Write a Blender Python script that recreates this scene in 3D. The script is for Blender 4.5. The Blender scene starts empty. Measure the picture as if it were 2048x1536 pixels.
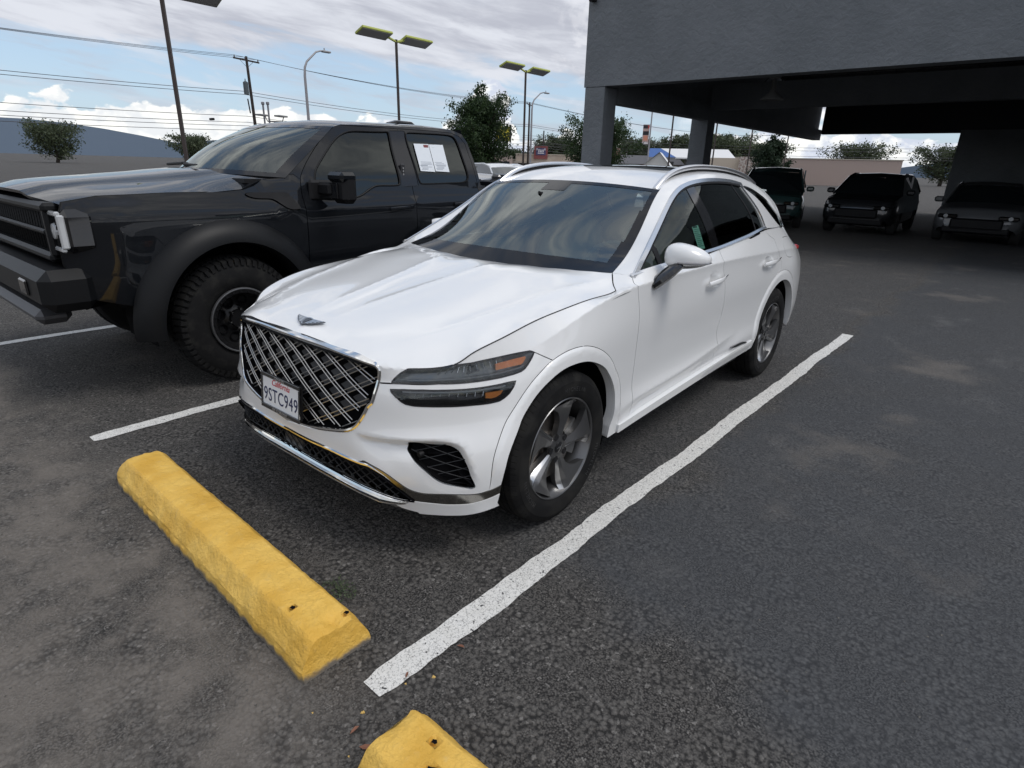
import bpy, math, random
import numpy as np
from mathutils import Vector, Matrix
from mathutils.geometry import delaunay_2d_cdt
sc = bpy.context.scene
COL = sc.collection
rad = math.radians

# ---------------------------------------------------------------- camera (a phone held at 1.59 m, 26 mm equivalent)
cam_data = bpy.data.cameras.new('camera'); cam = bpy.data.objects.new('camera', cam_data); COL.objects.link(cam)
PITCH, ROLL, YAW = 0.3541, 0.0270, -0.6937
fw = Vector((math.sin(YAW)*math.cos(PITCH), math.cos(YAW)*math.cos(PITCH), -math.sin(PITCH)))
r0 = fw.cross(Vector((0, 0, 1))).normalized(); u0 = r0.cross(fw)
rt = math.cos(ROLL)*r0+math.sin(ROLL)*u0; up = -math.sin(ROLL)*r0+math.cos(ROLL)*u0
M = Matrix((rt, up, -fw)).transposed().to_4x4(); M.translation = (2.318, -2.049, 1.590)
cam.matrix_world = M
cam_data.sensor_width = 36; cam_data.lens = 1177.5/2048*36
cam_data.clip_start = 0.05; cam_data.clip_end = 6000
sc.camera = cam
sc.view_settings.view_transform = 'Standard'; sc.view_settings.look = 'None'
sc.view_settings.exposure = 0.50; sc.view_settings.gamma = 1
try:
    sc.cycles.use_denoising = True
    sc.cycles.max_bounces = 8; sc.cycles.transparent_max_bounces = 12
except Exception: pass

# ---------------------------------------------------------------- sky: Nishita blue, a high veil and cumulus near the horizon
SUN_EL, SUN_AZ = rad(58), rad(75)       # azimuth measured from +Y towards +X
W = bpy.data.worlds.new('World'); sc.world = W; W.use_nodes = True
nt = W.node_tree; N = nt.nodes; Lk = nt.links; N.clear()
def nd(tree, typ, **kw):
    n = tree.nodes.new(typ)
    for k, v in kw.items():
        if k.startswith('i_'):
            n.inputs[int(k[2:]) if k[2:].isdigit() else k[2:].replace('_', ' ')].default_value = v
        else: setattr(n, k, v)
    return n
out = nd(nt, 'ShaderNodeOutputWorld')
sky = nd(nt, 'ShaderNodeTexSky', sky_type='NISHITA', sun_disc=False, sun_elevation=SUN_EL, sun_rotation=SUN_AZ)
bg = nd(nt, 'ShaderNodeBackground'); bg.inputs[1].default_value = 0.105
Lk.new(sky.outputs[0], bg.inputs[0])
tc = nd(nt, 'ShaderNodeTexCoord'); sep = nd(nt, 'ShaderNodeSeparateXYZ'); Lk.new(tc.outputs['Generated'], sep.inputs[0])
def math_(op, a, b=None, tree=nt, clamp=False):
    n = tree.nodes.new('ShaderNodeMath'); n.operation = op; n.use_clamp = clamp
    for i, v in enumerate((a, b)):
        if v is None: continue
        if isinstance(v, (int, float)): n.inputs[i].default_value = v
        else: tree.links.new(v, n.inputs[i])
    return n.outputs[0]
def sstep(x, a, b, tree=nt):
    n = tree.nodes.new('ShaderNodeMapRange'); n.interpolation_type = 'SMOOTHSTEP'
    tree.links.new(x, n.inputs[0]); n.inputs[1].default_value = a; n.inputs[2].default_value = b
    return n.outputs[0]
def mixc(f, a, b, tree=nt):
    n = tree.nodes.new('ShaderNodeMix'); n.data_type = 'RGBA'
    for i, v in ((0, f), (6, a), (7, b)):
        if isinstance(v, (int, float)): n.inputs[i].default_value = v
        elif isinstance(v, tuple): n.inputs[i].default_value = v if len(v) == 4 else v+(1,)
        else: tree.links.new(v, n.inputs[i])
    return n.outputs[2]
X_, Y_, Z_ = sep.outputs[0], sep.outputs[1], sep.outputs[2]
zc = math_('MAXIMUM', Z_, 0.02); den = math_('ADD', zc, 0.13)
cv = nd(nt, 'ShaderNodeCombineXYZ'); Lk.new(math_('DIVIDE', X_, den), cv.inputs[0]); Lk.new(math_('DIVIDE', Y_, den), cv.inputs[1])
def noise_w(vec, scale, detail, rough, off, dist=0.0, sc_=(1, 1, 1), rot=0.0):
    m = nd(nt, 'ShaderNodeMapping'); m.inputs[1].default_value = off; m.inputs[2].default_value = (0, 0, rot); m.inputs[3].default_value = sc_
    Lk.new(vec, m.inputs[0])
    n = nd(nt, 'ShaderNodeTexNoise'); n.inputs['Scale'].default_value = scale; n.inputs['Detail'].default_value = detail
    n.inputs['Roughness'].default_value = rough; n.inputs['Distortion'].default_value = dist
    Lk.new(m.outputs[0], n.inputs['Vector']); return n.outputs['Fac']
A_ = math_('ARCTAN2', X_, Y_)                                   # bearing from +Y towards +X, radians
tilt = math_('ADD', Z_, math_('MULTIPLY', A_, 0.13))            # streaks run down to the right
sv = nd(nt, 'ShaderNodeCombineXYZ'); Lk.new(math_('MULTIPLY', A_, 1.0), sv.inputs[0]); Lk.new(math_('MULTIPLY', tilt, 5.5), sv.inputs[1])
pv = nd(nt, 'ShaderNodeCombineXYZ'); Lk.new(A_, pv.inputs[0]); Lk.new(math_('MULTIPLY', Z_, 1.5), pv.inputs[1])
st1 = noise_w(sv.outputs[0], 4.0, 9, 0.58, (3.1, 1.7, 0), 0.4); st2 = noise_w(sv.outputs[0], 9.0, 8, 0.60, (8.3, 2.2, 0), 0.5); st3 = noise_w(pv.outputs[0], 11.0, 9, 0.60, (1.3, 7.2, 0), 0.6)
rightw = sstep(A_, -0.72, -0.40)                                # the deck comes lower towards the right
bound = math_('SUBTRACT', 0.137, math_('MULTIPLY', rightw, 0.085))
lowdeck = sstep(math_('ADD', math_('SUBTRACT', Z_, bound), math_('MULTIPLY', math_('SUBTRACT', st1, 0.5), 0.16)), -0.012, 0.022)
hi_n = math_('ADD', math_('MULTIPLY', noise_w(cv.outputs[0], 2.2, 9, 0.62, (3.1, 1.7, 0), 0.6, (1, .55, 1), rad(25)), 0.75), math_('MULTIPLY', noise_w(cv.outputs[0], 5.5, 8, 0.62, (8.3, 2.2, 0), 0.7, (1, .5, 1), rad(25)), 0.25))
high = sstep(Z_, 0.20, 0.36)
highmask = sstep(hi_n, 0.40, 0.53)
lowmask = math_('MAXIMUM', lowdeck, math_('MULTIPLY', sstep(st2, 0.42, 0.66), 0.55))
veil_mask = math_('ADD', math_('MULTIPLY', lowmask, math_('SUBTRACT', 1, high)), math_('MULTIPLY', highmask, high))
tone_low = math_('ADD', math_('MULTIPLY', st1, 0.70), math_('MULTIPLY', math_('ADD', math_('MULTIPLY', st2, math_('SUBTRACT', 1, rightw)), math_('MULTIPLY', st3, rightw)), 0.30))
tlo = mixc(sstep(tone_low, 0.40, 0.62), (0.36, 0.375, 0.43), (0.54, 0.56, 0.61))
tlo = mixc(math_('MULTIPLY', sstep(st3, 0.53, 0.62), math_('MULTIPLY', rightw, 0.85)), tlo, (0.78, 0.78, 0.80))
thi = mixc(sstep(hi_n, 0.47, 0.66), (0.42, 0.44, 0.49), (0.88, 0.88, 0.88))
veil_col = mixc(high, tlo, thi)
# cumulus along the horizon with rounded tops, one taller tower
puff = noise_w(pv.outputs[0], 26.0, 10, 0.55, (0.3, 0.9, 0.0), 0.15); puffb = noise_w(pv.outputs[0], 7.0, 4, 0.5, (4.3, 2.9, 1.0), 0.0)
tow = math_('SUBTRACT', 1, sstep(math_('ABSOLUTE', math_('SUBTRACT', A_, -0.735)), 0.0, 0.055))
topz = math_('ADD', math_('ADD', math_('ADD', 0.040, math_('MULTIPLY', tow, 0.055)), math_('MULTIPLY', math_('SUBTRACT', 1, sstep(A_, -1.02, -0.88)), 0.014)), math_('MULTIPLY', math_('SUBTRACT', puffb, 0.42), 0.17))
depth = math_('SUBTRACT', math_('ADD', topz, math_('MULTIPLY', math_('SUBTRACT', puff, 0.5), 0.055)), Z_)
cm = sstep(depth, 0.0, 0.006)
leftw = math_('SUBTRACT', 1, sstep(A_, -1.05, -0.75))
cus = math_('ADD', math_('MULTIPLY', puff, 0.6), math_('MULTIPLY', noise_w(pv.outputs[0], 14.0, 8, 0.6, (2.0, 0.2, 0.35), 0.3), 0.5))
cu_dark = mixc(leftw, (0.47, 0.51, 0.60), (0.62, 0.64, 0.66))
cu_col = mixc(math_('MULTIPLY', sstep(cus, 0.49, 0.62), math_('SUBTRACT', 1, sstep(depth, 0.03, 0.085))), cu_dark, (0.80, 0.80, 0.765))
haze_blue = nd(nt, 'ShaderNodeBackground'); haze_blue.inputs[0].default_value = (0.34, 0.455, 0.60, 1); haze_blue.inputs[1].default_value = 1.0
mb_ = nd(nt, 'ShaderNodeMixShader'); Lk.new(math_('ADD', math_('MULTIPLY', math_('SUBTRACT', 1, sstep(Z_, 0.05, 0.5)), 0.32), 0.28), mb_.inputs[0]); Lk.new(bg.outputs[0], mb_.inputs[1]); Lk.new(haze_blue.outputs[0], mb_.inputs[2])
b2 = nd(nt, 'ShaderNodeBackground'); Lk.new(veil_col, b2.inputs[0]); b2.inputs[1].default_value = 1.0
b3 = nd(nt, 'ShaderNodeBackground'); Lk.new(cu_col, b3.inputs[0]); b3.inputs[1].default_value = 1.0
m1 = nd(nt, 'ShaderNodeMixShader'); Lk.new(veil_mask, m1.inputs[0]); Lk.new(mb_.outputs[0], m1.inputs[1]); Lk.new(b2.outputs[0], m1.inputs[2])
m2 = nd(nt, 'ShaderNodeMixShader'); Lk.new(cm, m2.inputs[0]); Lk.new(m1.outputs[0], m2.inputs[1]); Lk.new(b3.outputs[0], m2.inputs[2])
Lk.new(m2.outputs[0], out.inputs[0])
sd = bpy.data.lights.new('sun', 'SUN'); sd.energy = 1.15; sd.angle = rad(24); sd.color = (1.0, 0.97, 0.93)
sun = bpy.data.objects.new('sun', sd); COL.objects.link(sun)
sdir = Vector((math.sin(SUN_AZ)*math.cos(SUN_EL), math.cos(SUN_AZ)*math.cos(SUN_EL), math.sin(SUN_EL)))
sun.rotation_euler = sdir.to_track_quat('Z', 'Y').to_euler()

# ---------------------------------------------------------------- smooth surfaces through hand-set points
def nat_spline(t, Y):
    """natural cubic spline; returns f(x) for Y of shape (n, ...)."""
    t = np.asarray(t, float); Y = np.asarray(Y, float); n = len(t)
    h = np.diff(t); A = np.zeros((n, n)); R = np.zeros_like(Y)
    A[0, 0] = A[-1, -1] = 1
    for i in range(1, n-1):
        A[i, i-1] = h[i-1]; A[i, i] = 2*(h[i-1]+h[i]); A[i, i+1] = h[i]
        R[i] = 6*((Y[i+1]-Y[i])/h[i]-(Y[i]-Y[i-1])/h[i-1])
    M = np.linalg.solve(A, R.reshape(n, -1)).reshape(Y.shape)
    def f(x):
        x = np.clip(np.asarray(x, float), t[0], t[-1])
        i = np.clip(np.searchsorted(t, x, side='right')-1, 0, n-2)
        hh = h[i]; a = (t[i+1]-x)/hh; b = (x-t[i])/hh
        ex = (Ellipsis,)+(None,)*(Y.ndim-1)
        a = a[ex]; b = b[ex]; hh = hh[ex]
        return a*Y[i]+b*Y[i+1]+((a**3-a)*M[i]+(b**3-b)*M[i+1])*hh**2/6
    return f

class Net:
    """rows[j][k] = control points; u along k (metres-like), v = row number; creases = rows where the slope may break."""
    def __init__(s, P, creases=(), sym0=True):
        P = np.array(P, float); s.P = P; R, K, _ = P.shape; s.R = R
        d = np.linalg.norm(np.diff(P, axis=1), axis=2).mean(0)
        s.t = np.concatenate([[0], np.cumsum(d)])
        if sym0:                      # reflect across X=0 so the centre line has no kink
            Q = np.concatenate([P[:, 3:0:-1]*np.array([-1, 1, 1]), P], 1)
            t = np.concatenate([-s.t[3:0:-1], s.t])
            s.f = nat_spline(t, Q.transpose(1, 0, 2))
        else:
            s.f = nat_spline(s.t, P.transpose(1, 0, 2))
        s.cr = set(creases)
        dv = np.linalg.norm(np.diff(P, axis=0), axis=2)
    def __call__(s, u, v):
        u = np.asarray(u, float); v = np.clip(np.asarray(v, float), 0, s.R-1)
        C = s.f(u)                    # (n, R, 3)
        R = s.R; ch = np.linalg.norm(np.diff(C, axis=-2), axis=-1)+1e-4
        i = np.clip(np.floor(v).astype(int), 0, R-2); w = (v-i)[..., None]
        # tangents per unit length (non uniform Catmull-Rom), one sided at creases
        def tan(j, side):
            T = None
            jm = np.clip(j-1, 0, R-1); jp = np.clip(j+1, 0, R-1)
            g = lambda A, k: np.take_along_axis(A, k[..., None, None].repeat(3, -1) if A.ndim == C.ndim else k[..., None], -2 if A.ndim == C.ndim else -1)
            Cj = g(C, j)[..., 0, :]; Cm = g(C, jm)[..., 0, :]; Cp = g(C, jp)[..., 0, :]
            hm = np.linalg.norm(Cj-Cm, axis=-1)[..., None]+1e-6; hp = np.linalg.norm(Cp-Cj, axis=-1)[..., None]+1e-6
            sm = (Cj-Cm)/hm; sp = (Cp-Cj)/hp
            mid = (sm*hp+sp*hm)/(hm+hp)
            one = np.isin(j, list(s.cr)) if s.cr else np.zeros(j.shape, bool)
            lo = (j == 0) | (one & (side > 0)); hi = (j == R-1) | (one & (side < 0))
            T = np.where(lo[..., None], sp, np.where(hi[..., None], sm, mid))
            return Cj, T
        A, TA = tan(i, 1); B, TB = tan(i+1, -1)
        h = np.linalg.norm(B-A, axis=-1)[..., None]
        w2 = w*w; w3 = w2*w
        return (2*w3-3*w2+1)*A+(w3-2*w2+w)*h*TA+(-2*w3+3*w2)*B+(w3-w2)*h*TB
    def inv(s, Q, n=(500, 90), it=12):
        """nearest (u, v) of 3D points Q."""
        if not hasattr(s, 'grid'):
            U, V = np.meshgrid(np.linspace(0, s.t[-1], n[0]), np.linspace(0, s.R-1, n[1]), indexing='ij')
            s.grid = (U.ravel(), V.ravel(), s(U.ravel(), V.ravel()))
        out = []
        gu, gv, gp = s.grid
        for q in np.atleast_2d(Q):
            k = np.argmin(((gp-q)**2).sum(1)); x = np.array([gu[k], gv[k]])
            for _ in range(it):
                p0, pu, pv = s(np.array([x[0], x[0]+1e-4, x[0]]), np.array([x[1], x[1], x[1]+(1e-4 if x[1] < s.R-1.001 else -1e-4)]))
                J = np.stack([(pu-p0)/1e-4, (pv-p0)/(1e-4 if x[1] < s.R-1.001 else -1e-4)], 1)
                A = J.T@J+np.eye(2)*1e-9
                x = x+np.clip(np.linalg.solve(A, J.T@(q-p0)), -.2, .2)
                x = np.clip(x, [0, 0], [s.t[-1], s.R-1])
            out.append(x)
        return np.array(out)

def X3(*a): return [list(p) for p in a]
RA = X3((0,-.80,.287),(.27,-.79,.277),(.50,-.757,.257),(.65,-.70,.240),(.76,-.62,.232),(.85,-.53,.232),(.92,-.43,.26),(.935,-.2,.27),(.935,0,.27),(.93,.3,.275),(.925,.62,.285),(.925,1.1,.30),(.925,1.7,.32),(.925,2.3,.33),(.93,2.85,.33),(.93,3.25,.34),(.90,3.55,.36),(.84,3.72,.38),(.70,3.82,.38),(.4,3.85,.38),(0,3.86,.38))
RB = X3((0,-.825,.36),(.27,-.82,.36),(.50,-.79,.36),(.65,-.735,.36),(.775,-.645,.36),(.87,-.54,.365),(.94,-.42,.38),(.945,-.22,.40),(.945,0,.40),(.943,.3,.40),(.938,.62,.40),(.94,1.1,.41),(.945,1.7,.43),(.95,2.3,.44),(.955,2.85,.45),(.95,3.25,.48),(.915,3.55,.5),(.855,3.74,.52),(.70,3.85,.52),(.4,3.9,.52),(0,3.91,.52))
RC = X3((0,-.83,.50),(.27,-.825,.50),(.50,-.797,.50),(.65,-.745,.50),(.77,-.655,.50),(.865,-.54,.505),(.93,-.41,.51),(.945,-.22,.52),(.948,0,.52),(.945,.3,.52),(.925,.62,.50),(.922,1.1,.50),(.928,1.7,.51),(.94,2.3,.54),(.957,2.85,.56),(.95,3.25,.58),(.915,3.55,.6),(.855,3.74,.62),(.70,3.86,.62),(.4,3.9,.62),(0,3.91,.62))
RD = X3((0,-.82,.62),(.27,-.812,.62),(.50,-.775,.62),(.645,-.715,.62),(.755,-.618,.62),(.845,-.50,.625),(.905,-.38,.64),(.94,-.21,.66),(.952,0,.67),(.948,.3,.66),(.928,.62,.65),(.922,1.1,.65),(.928,1.7,.66),(.94,2.3,.68),(.957,2.85,.71),(.95,3.25,.72),(.91,3.55,.75),(.85,3.73,.77),(.70,3.85,.78),(.4,3.89,.78),(0,3.90,.78))
RE = X3((0,-.80,.74),(.27,-.792,.74),(.50,-.757,.74),(.64,-.70,.742),(.75,-.60,.745),(.835,-.48,.755),(.885,-.36,.775),(.925,-.2,.80),(.95,0,.84),(.95,.3,.85),(.938,.62,.85),(.937,1.1,.85),(.942,1.7,.86),(.948,2.3,.86),(.955,2.85,.87),(.942,3.25,.88),(.89,3.55,.89),(.83,3.71,.9),(.68,3.82,.9),(.4,3.87,.9),(0,3.88,.9))
RF = X3((0,-.785,.80),(.27,-.777,.80),(.50,-.742,.80),(.635,-.685,.80),(.745,-.585,.805),(.822,-.465,.83),(.865,-.345,.86),(.898,-.18,.90),(.920,0,.95),(.925,.3,1.032),(.937,.62,1.056),(.937,1.1,1.062),(.937,1.7,1.067),(.938,2.3,1.05),(.932,2.85,1.033),(.905,3.25,1.018),(.85,3.53,1.0),(.79,3.68,.99),(.64,3.76,.98),(.4,3.8,.98),(0,3.82,.98))
RG = X3((0,-.78,.880),(.27,-.768,.875),(.50,-.742,.862),(.64,-.665,.850),(.758,-.542,.862),(.802,-.475,.905),(.838,-.36,.945),(.857,-.18,.985),(.866,.0,1.006),(.870,.3,1.024),(.880,.605,1.086),(.882,1.1,1.108),(.882,1.7,1.134),(.878,2.3,1.18),(.848,2.85,1.20),(.80,3.22,1.18),(.73,3.45,1.13),(.65,3.58,1.1),(.5,3.66,1.08),(.3,3.71,1.08),(0,3.73,1.08))
for _r in (RA, RB, RC, RD, RE, RF, RG):          # one more station at the rear hood corner
    _r.insert(10, [round((p+q)/2, 4) for p, q in zip(_r[9], _r[10])])
RG[10] = [.873, .46, 1.034]; RF[10] = [.932, .46, 1.050]
for _r in (RA, RB, RC, RD, RE, RF, RG):          # ease small unevenness along the flanks
    _y = [p[1] for p in _r]; _x = [p[0] for p in _r]; _z = [p[2] for p in _r]
    for _k in range(8, 16):
        _w = (_y[_k]-_y[_k-1])/(_y[_k+1]-_y[_k-1]); _r[_k][0] = round(.55*_x[_k]+.45*(_x[_k-1]*(1-_w)+_x[_k+1]*_w), 4)
        if _r is not RG: _r[_k][2] = round(.6*_z[_k]+.4*(_z[_k-1]*(1-_w)+_z[_k+1]*_w), 4)
BODY = Net([RA, RB, RC, RD, RE, RF, RG], creases=(5,))

# outlines measured on the body (metres)
FEAT = {
    'grille': [[0.039,-0.78,0.88],[0.15,-0.775,0.878],[0.255,-0.769,0.875],[0.356,-0.764,0.87],[0.445,-0.754,0.864],[0.502,-0.741,0.856],[0.529,-0.733,0.851],[0.541,-0.728,0.841],[0.544,-0.727,0.827],[0.542,-0.729,0.805],[0.539,-0.736,0.777],[0.534,-0.746,0.746],[0.523,-0.757,0.706],[0.513,-0.761,0.697],[0.493,-0.772,0.658],[0.472,-0.782,0.621],[0.459,-0.789,0.602],[0.44,-0.796,0.585],[0.408,-0.804,0.57],[0.359,-0.813,0.558],[0.285,-0.821,0.543],[0.174,-0.827,0.522],[0.053,-0.83,0.503]],
    'fog': [[0.682,-0.708,0.564],[0.748,-0.653,0.559],[0.797,-0.604,0.553],[0.816,-0.587,0.543],[0.833,-0.575,0.526],[0.849,-0.565,0.493],[0.863,-0.553,0.448],[0.871,-0.543,0.404],[0.875,-0.533,0.365],[0.838,-0.581,0.372],[0.812,-0.612,0.384],[0.781,-0.646,0.406],[0.749,-0.678,0.447],[0.713,-0.706,0.488],[0.691,-0.717,0.519],[0.679,-0.72,0.536],[0.679,-0.716,0.548]],
    'shelf': [[0.452,-0.794,0.579],[0.482,-0.789,0.572],[0.53,-0.777,0.569],[0.593,-0.754,0.571],[0.681,-0.705,0.574],[0.739,-0.654,0.575],[0.779,-0.614,0.572],[0.816,-0.576,0.561],[0.841,-0.557,0.54],[0.857,-0.55,0.509],[0.872,-0.54,0.454],[0.884,-0.521,0.359]],
    'hl_up': [[0.597,-0.708,0.793],[0.607,-0.699,0.81],[0.624,-0.683,0.832],[0.645,-0.661,0.849],[0.66,-0.647,0.85],[0.708,-0.599,0.851],[0.759,-0.54,0.862],[0.807,-0.479,0.868],[0.848,-0.382,0.877],[0.875,-0.294,0.881],[0.893,-0.228,0.881],[0.9,-0.208,0.874],[0.902,-0.225,0.855],[0.903,-0.251,0.832],[0.903,-0.269,0.819],[0.899,-0.289,0.811],[0.89,-0.321,0.806],[0.871,-0.377,0.801],[0.837,-0.455,0.798],[0.796,-0.522,0.796],[0.738,-0.596,0.798],[0.67,-0.66,0.798]],
    'amber_up': [[0.852,-0.388,0.853],[0.855,-0.378,0.855],[0.892,-0.251,0.865],[0.895,-0.249,0.857],[0.896,-0.268,0.841],[0.894,-0.278,0.836],[0.857,-0.391,0.829]],
    'hl_lo': [[0.598,-0.716,0.767],[0.644,-0.688,0.771],[0.703,-0.641,0.772],[0.754,-0.587,0.77],[0.801,-0.527,0.769],[0.842,-0.46,0.77],[0.877,-0.383,0.773],[0.899,-0.32,0.776],[0.899,-0.335,0.755],[0.896,-0.356,0.733],[0.89,-0.378,0.719],[0.883,-0.4,0.71],[0.869,-0.431,0.707],[0.83,-0.502,0.707],[0.773,-0.58,0.708],[0.724,-0.636,0.711],[0.685,-0.672,0.713],[0.658,-0.693,0.719],[0.641,-0.702,0.729],[0.622,-0.71,0.744],[0.607,-0.714,0.757]],
    'amber_lo': [[0.854,-0.447,0.747],[0.885,-0.376,0.748],[0.883,-0.389,0.733],[0.876,-0.41,0.724],[0.868,-0.429,0.722],[0.857,-0.45,0.726]],
    'nose': [[0.539,-0.734,0.785],[0.596,-0.71,0.79]],
    'fseam': [[0.899,-0.21,0.876],[0.933,-0.117,0.825]],
    'arch_out': [[0.911,-0.481,0.353],[0.915,-0.469,0.461],[0.912,-0.435,0.545],[0.908,-0.389,0.615],[0.911,-0.356,0.652],[0.918,-0.306,0.704],[0.924,-0.241,0.76],[0.93,-0.171,0.802],[0.933,-0.117,0.825],[0.939,-0.019,0.846],[0.947,0.115,0.842],[0.951,0.218,0.808],[0.946,0.351,0.723],[0.937,0.451,0.607],[0.933,0.494,0.51],[0.94,0.492,0.425],[0.938,0.49,0.367]],
    'arch_in': [[0.934,-0.436,0.365],[0.937,-0.426,0.423],[0.935,-0.388,0.515],[0.931,-0.337,0.588],[0.929,-0.316,0.62],[0.932,-0.26,0.678],[0.936,-0.205,0.719],[0.941,-0.128,0.756],[0.946,-0.051,0.777],[0.949,0.033,0.781],[0.951,0.119,0.771],[0.95,0.216,0.736],[0.946,0.299,0.684],[0.942,0.363,0.614],[0.938,0.409,0.534],[0.939,0.418,0.468],[0.94,0.414,0.383],[0.936,0.405,0.341]],
    'lg_top': [[0.082,-0.831,0.453],[0.167,-0.83,0.451],[0.333,-0.823,0.457],[0.499,-0.799,0.453],[0.503,-0.798,0.457],[0.544,-0.787,0.448],[0.595,-0.77,0.43],[0.639,-0.747,0.4],[0.667,-0.728,0.375],[0.687,-0.713,0.36],[0.707,-0.698,0.351],[0.732,-0.679,0.345],[0.775,-0.642,0.343],[0.829,-0.585,0.338],[0.879,-0.523,0.334],[0.908,-0.484,0.344],[0.934,-0.435,0.362]],
    'lg_in': [[0.08,-0.832,0.441],[0.166,-0.831,0.441],[0.331,-0.823,0.444],[0.497,-0.799,0.436],[0.524,-0.792,0.436],[0.56,-0.781,0.423],[0.598,-0.766,0.403],[0.634,-0.745,0.373],[0.662,-0.726,0.346],[0.682,-0.707,0.321],[0.695,-0.694,0.304]],
    'lg_bot': [[0.017,-0.826,0.364],[0.2,-0.822,0.358],[0.361,-0.813,0.359],[0.459,-0.791,0.331],[0.513,-0.773,0.313],[0.576,-0.748,0.292],[0.633,-0.728,0.301],[0.695,-0.694,0.303]],
    'lip_top': [[0.695,-0.694,0.303],[0.743,-0.657,0.298],[0.789,-0.613,0.29],[0.821,-0.578,0.288],[0.853,-0.543,0.288],[0.885,-0.506,0.298],[0.913,-0.466,0.312],[0.931,-0.431,0.324]],
    'lip_in': [[0.591,-0.741,0.29],[0.599,-0.734,0.277],[0.636,-0.712,0.258],[0.692,-0.677,0.244]],
    'plate_cover': [[0.008,-0.832,0.438],[0.152,-0.831,0.446],[0.136,-0.827,0.374],[0.003,-0.828,0.376]],
    'fdoor_f': [[0.883,0.597,1.08],[0.926,0.564,1.055],[0.938,0.586,0.971],[0.94,0.603,0.887],[0.937,0.61,0.77],[0.931,0.618,0.647],[0.927,0.618,0.534],[0.935,0.626,0.448],[0.934,0.617,0.339]],
    'rdoor_f': [[0.891,1.678,1.12],[0.937,1.658,1.051],[0.941,1.701,0.953],[0.933,1.757,0.711],[0.928,1.728,0.62],[0.928,1.751,0.537],[0.935,1.767,0.492],[0.942,1.725,0.453]],
    'rdoor_r': [[0.857,2.59,1.195],[0.873,2.627,1.16],[0.886,2.746,1.12],[0.92,2.76,1.051],[0.942,2.85,0.938],[0.947,2.844,0.898]],
    'fuel': [[0.883,2.955,1.105],[0.873,3.017,1.117],[0.862,3.134,1.113],[0.86,3.223,1.092],[0.895,3.191,1.048],[0.921,3.184,0.987],[0.928,3.174,0.968],[0.934,3.11,0.96],[0.935,3.033,0.967],[0.932,2.975,0.99],[0.911,2.926,1.056]],
    'sill_top': [[0.934,0.409,0.328],[0.933,0.611,0.335],[0.934,0.905,0.349],[0.936,1.241,0.364],[0.941,1.768,0.387],[0.944,1.992,0.398],[0.945,2.24,0.404]],
    'sill_black': [[0.948,1.982,0.436],[0.949,2.078,0.439],[0.949,2.217,0.432],[0.947,2.305,0.411],[0.948,2.228,0.417],[0.948,2.106,0.42]],
    'crease_lo': [[0.935,0.779,0.436],[0.936,1.218,0.452],[0.933,1.746,0.496],[0.938,2.165,0.54]],
    'handle_f': [[0.94,1.417,0.95],[0.939,1.425,0.967],[0.939,1.566,0.985],[0.94,1.672,0.978],[0.941,1.669,0.965],[0.94,1.589,0.953],[0.94,1.446,0.941]],
    'cup_f': [[0.939,1.463,0.971],[0.938,1.475,1.001],[0.938,1.518,1.01],[0.939,1.579,0.989],[0.941,1.604,0.948],[0.941,1.586,0.917],[0.941,1.54,0.915],[0.94,1.5,0.934]],
    'handle_r': [[0.942,2.407,0.966],[0.94,2.426,0.986],[0.936,2.596,0.998],[0.935,2.727,0.989],[0.938,2.718,0.97],[0.94,2.623,0.963],[0.942,2.433,0.957]],
    'cup_r': [[0.939,2.455,0.99],[0.937,2.469,1.013],[0.935,2.519,1.02],[0.935,2.584,1.006],[0.94,2.623,0.963],[0.943,2.619,0.932],[0.944,2.559,0.928],[0.942,2.493,0.951]],
    'cut': [[0.761,-0.539,0.863],[0.799,-0.481,0.902],[0.833,-0.383,0.939],[0.856,-0.193,0.983],[0.867,0.098,1.014],[0.874,0.454,1.033]],
    'mirror_base': [[0.937,0.74,1.034],[0.91,0.879,1.088]],
}
# ---------------------------------------------------------------- materials
MATS = {}
def mat(name, base=(0.5, 0.5, 0.5), rough=0.5, metal=0.0, coat=0.0, spec=0.5, coat_rough=0.03, bump=None, var=None, alpha=None, emit=None, trans=None, ior=1.5):
    """bump=(scale, strength, distance); var=(scale, second colour, lo, hi)"""
    if name in MATS: return MATS[name]
    m = bpy.data.materials.new(name); m.use_nodes = True; t = m.node_tree; p = t.nodes['Principled BSDF']
    p.inputs['Base Color'].default_value = (*base, 1); p.inputs['Roughness'].default_value = rough
    p.inputs['Metallic'].default_value = metal; p.inputs['Coat Weight'].default_value = coat; p.inputs['Coat Roughness'].default_value = coat_rough
    p.inputs['Specular IOR Level'].default_value = spec; p.inputs['IOR'].default_value = ior
    if trans: p.inputs['Transmission Weight'].default_value = trans
    if emit: p.inputs['Emission Color'].default_value = (*emit[0], 1); p.inputs['Emission Strength'].default_value = emit[1]
    tcn = nd(t, 'ShaderNodeTexCoord')
    if var:
        n = nd(t, 'ShaderNodeTexNoise'); n.inputs['Scale'].default_value = var[0]; n.inputs['Detail'].default_value = 8; n.inputs['Roughness'].default_value = .6
        t.links.new(tcn.outputs['Object'], n.inputs['Vector'])
        t.links.new(mixc(sstep(n.outputs['Fac'], var[2], var[3], t), tuple(base), tuple(var[1]), t), p.inputs['Base Color'])
    if bump:
        n = nd(t, 'ShaderNodeTexNoise'); n.inputs['Scale'].default_value = bump[0]; n.inputs['Detail'].default_value = 6
        t.links.new(tcn.outputs['Object'], n.inputs['Vector'])
        b = nd(t, 'ShaderNodeBump'); b.inputs['Strength'].default_value = bump[1]; b.inputs['Distance'].default_value = bump[2]
        t.links.new(n.outputs['Fac'], b.inputs['Height']); t.links.new(b.outputs[0], p.inputs['Normal'])
    MATS[name] = m; return m
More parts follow.
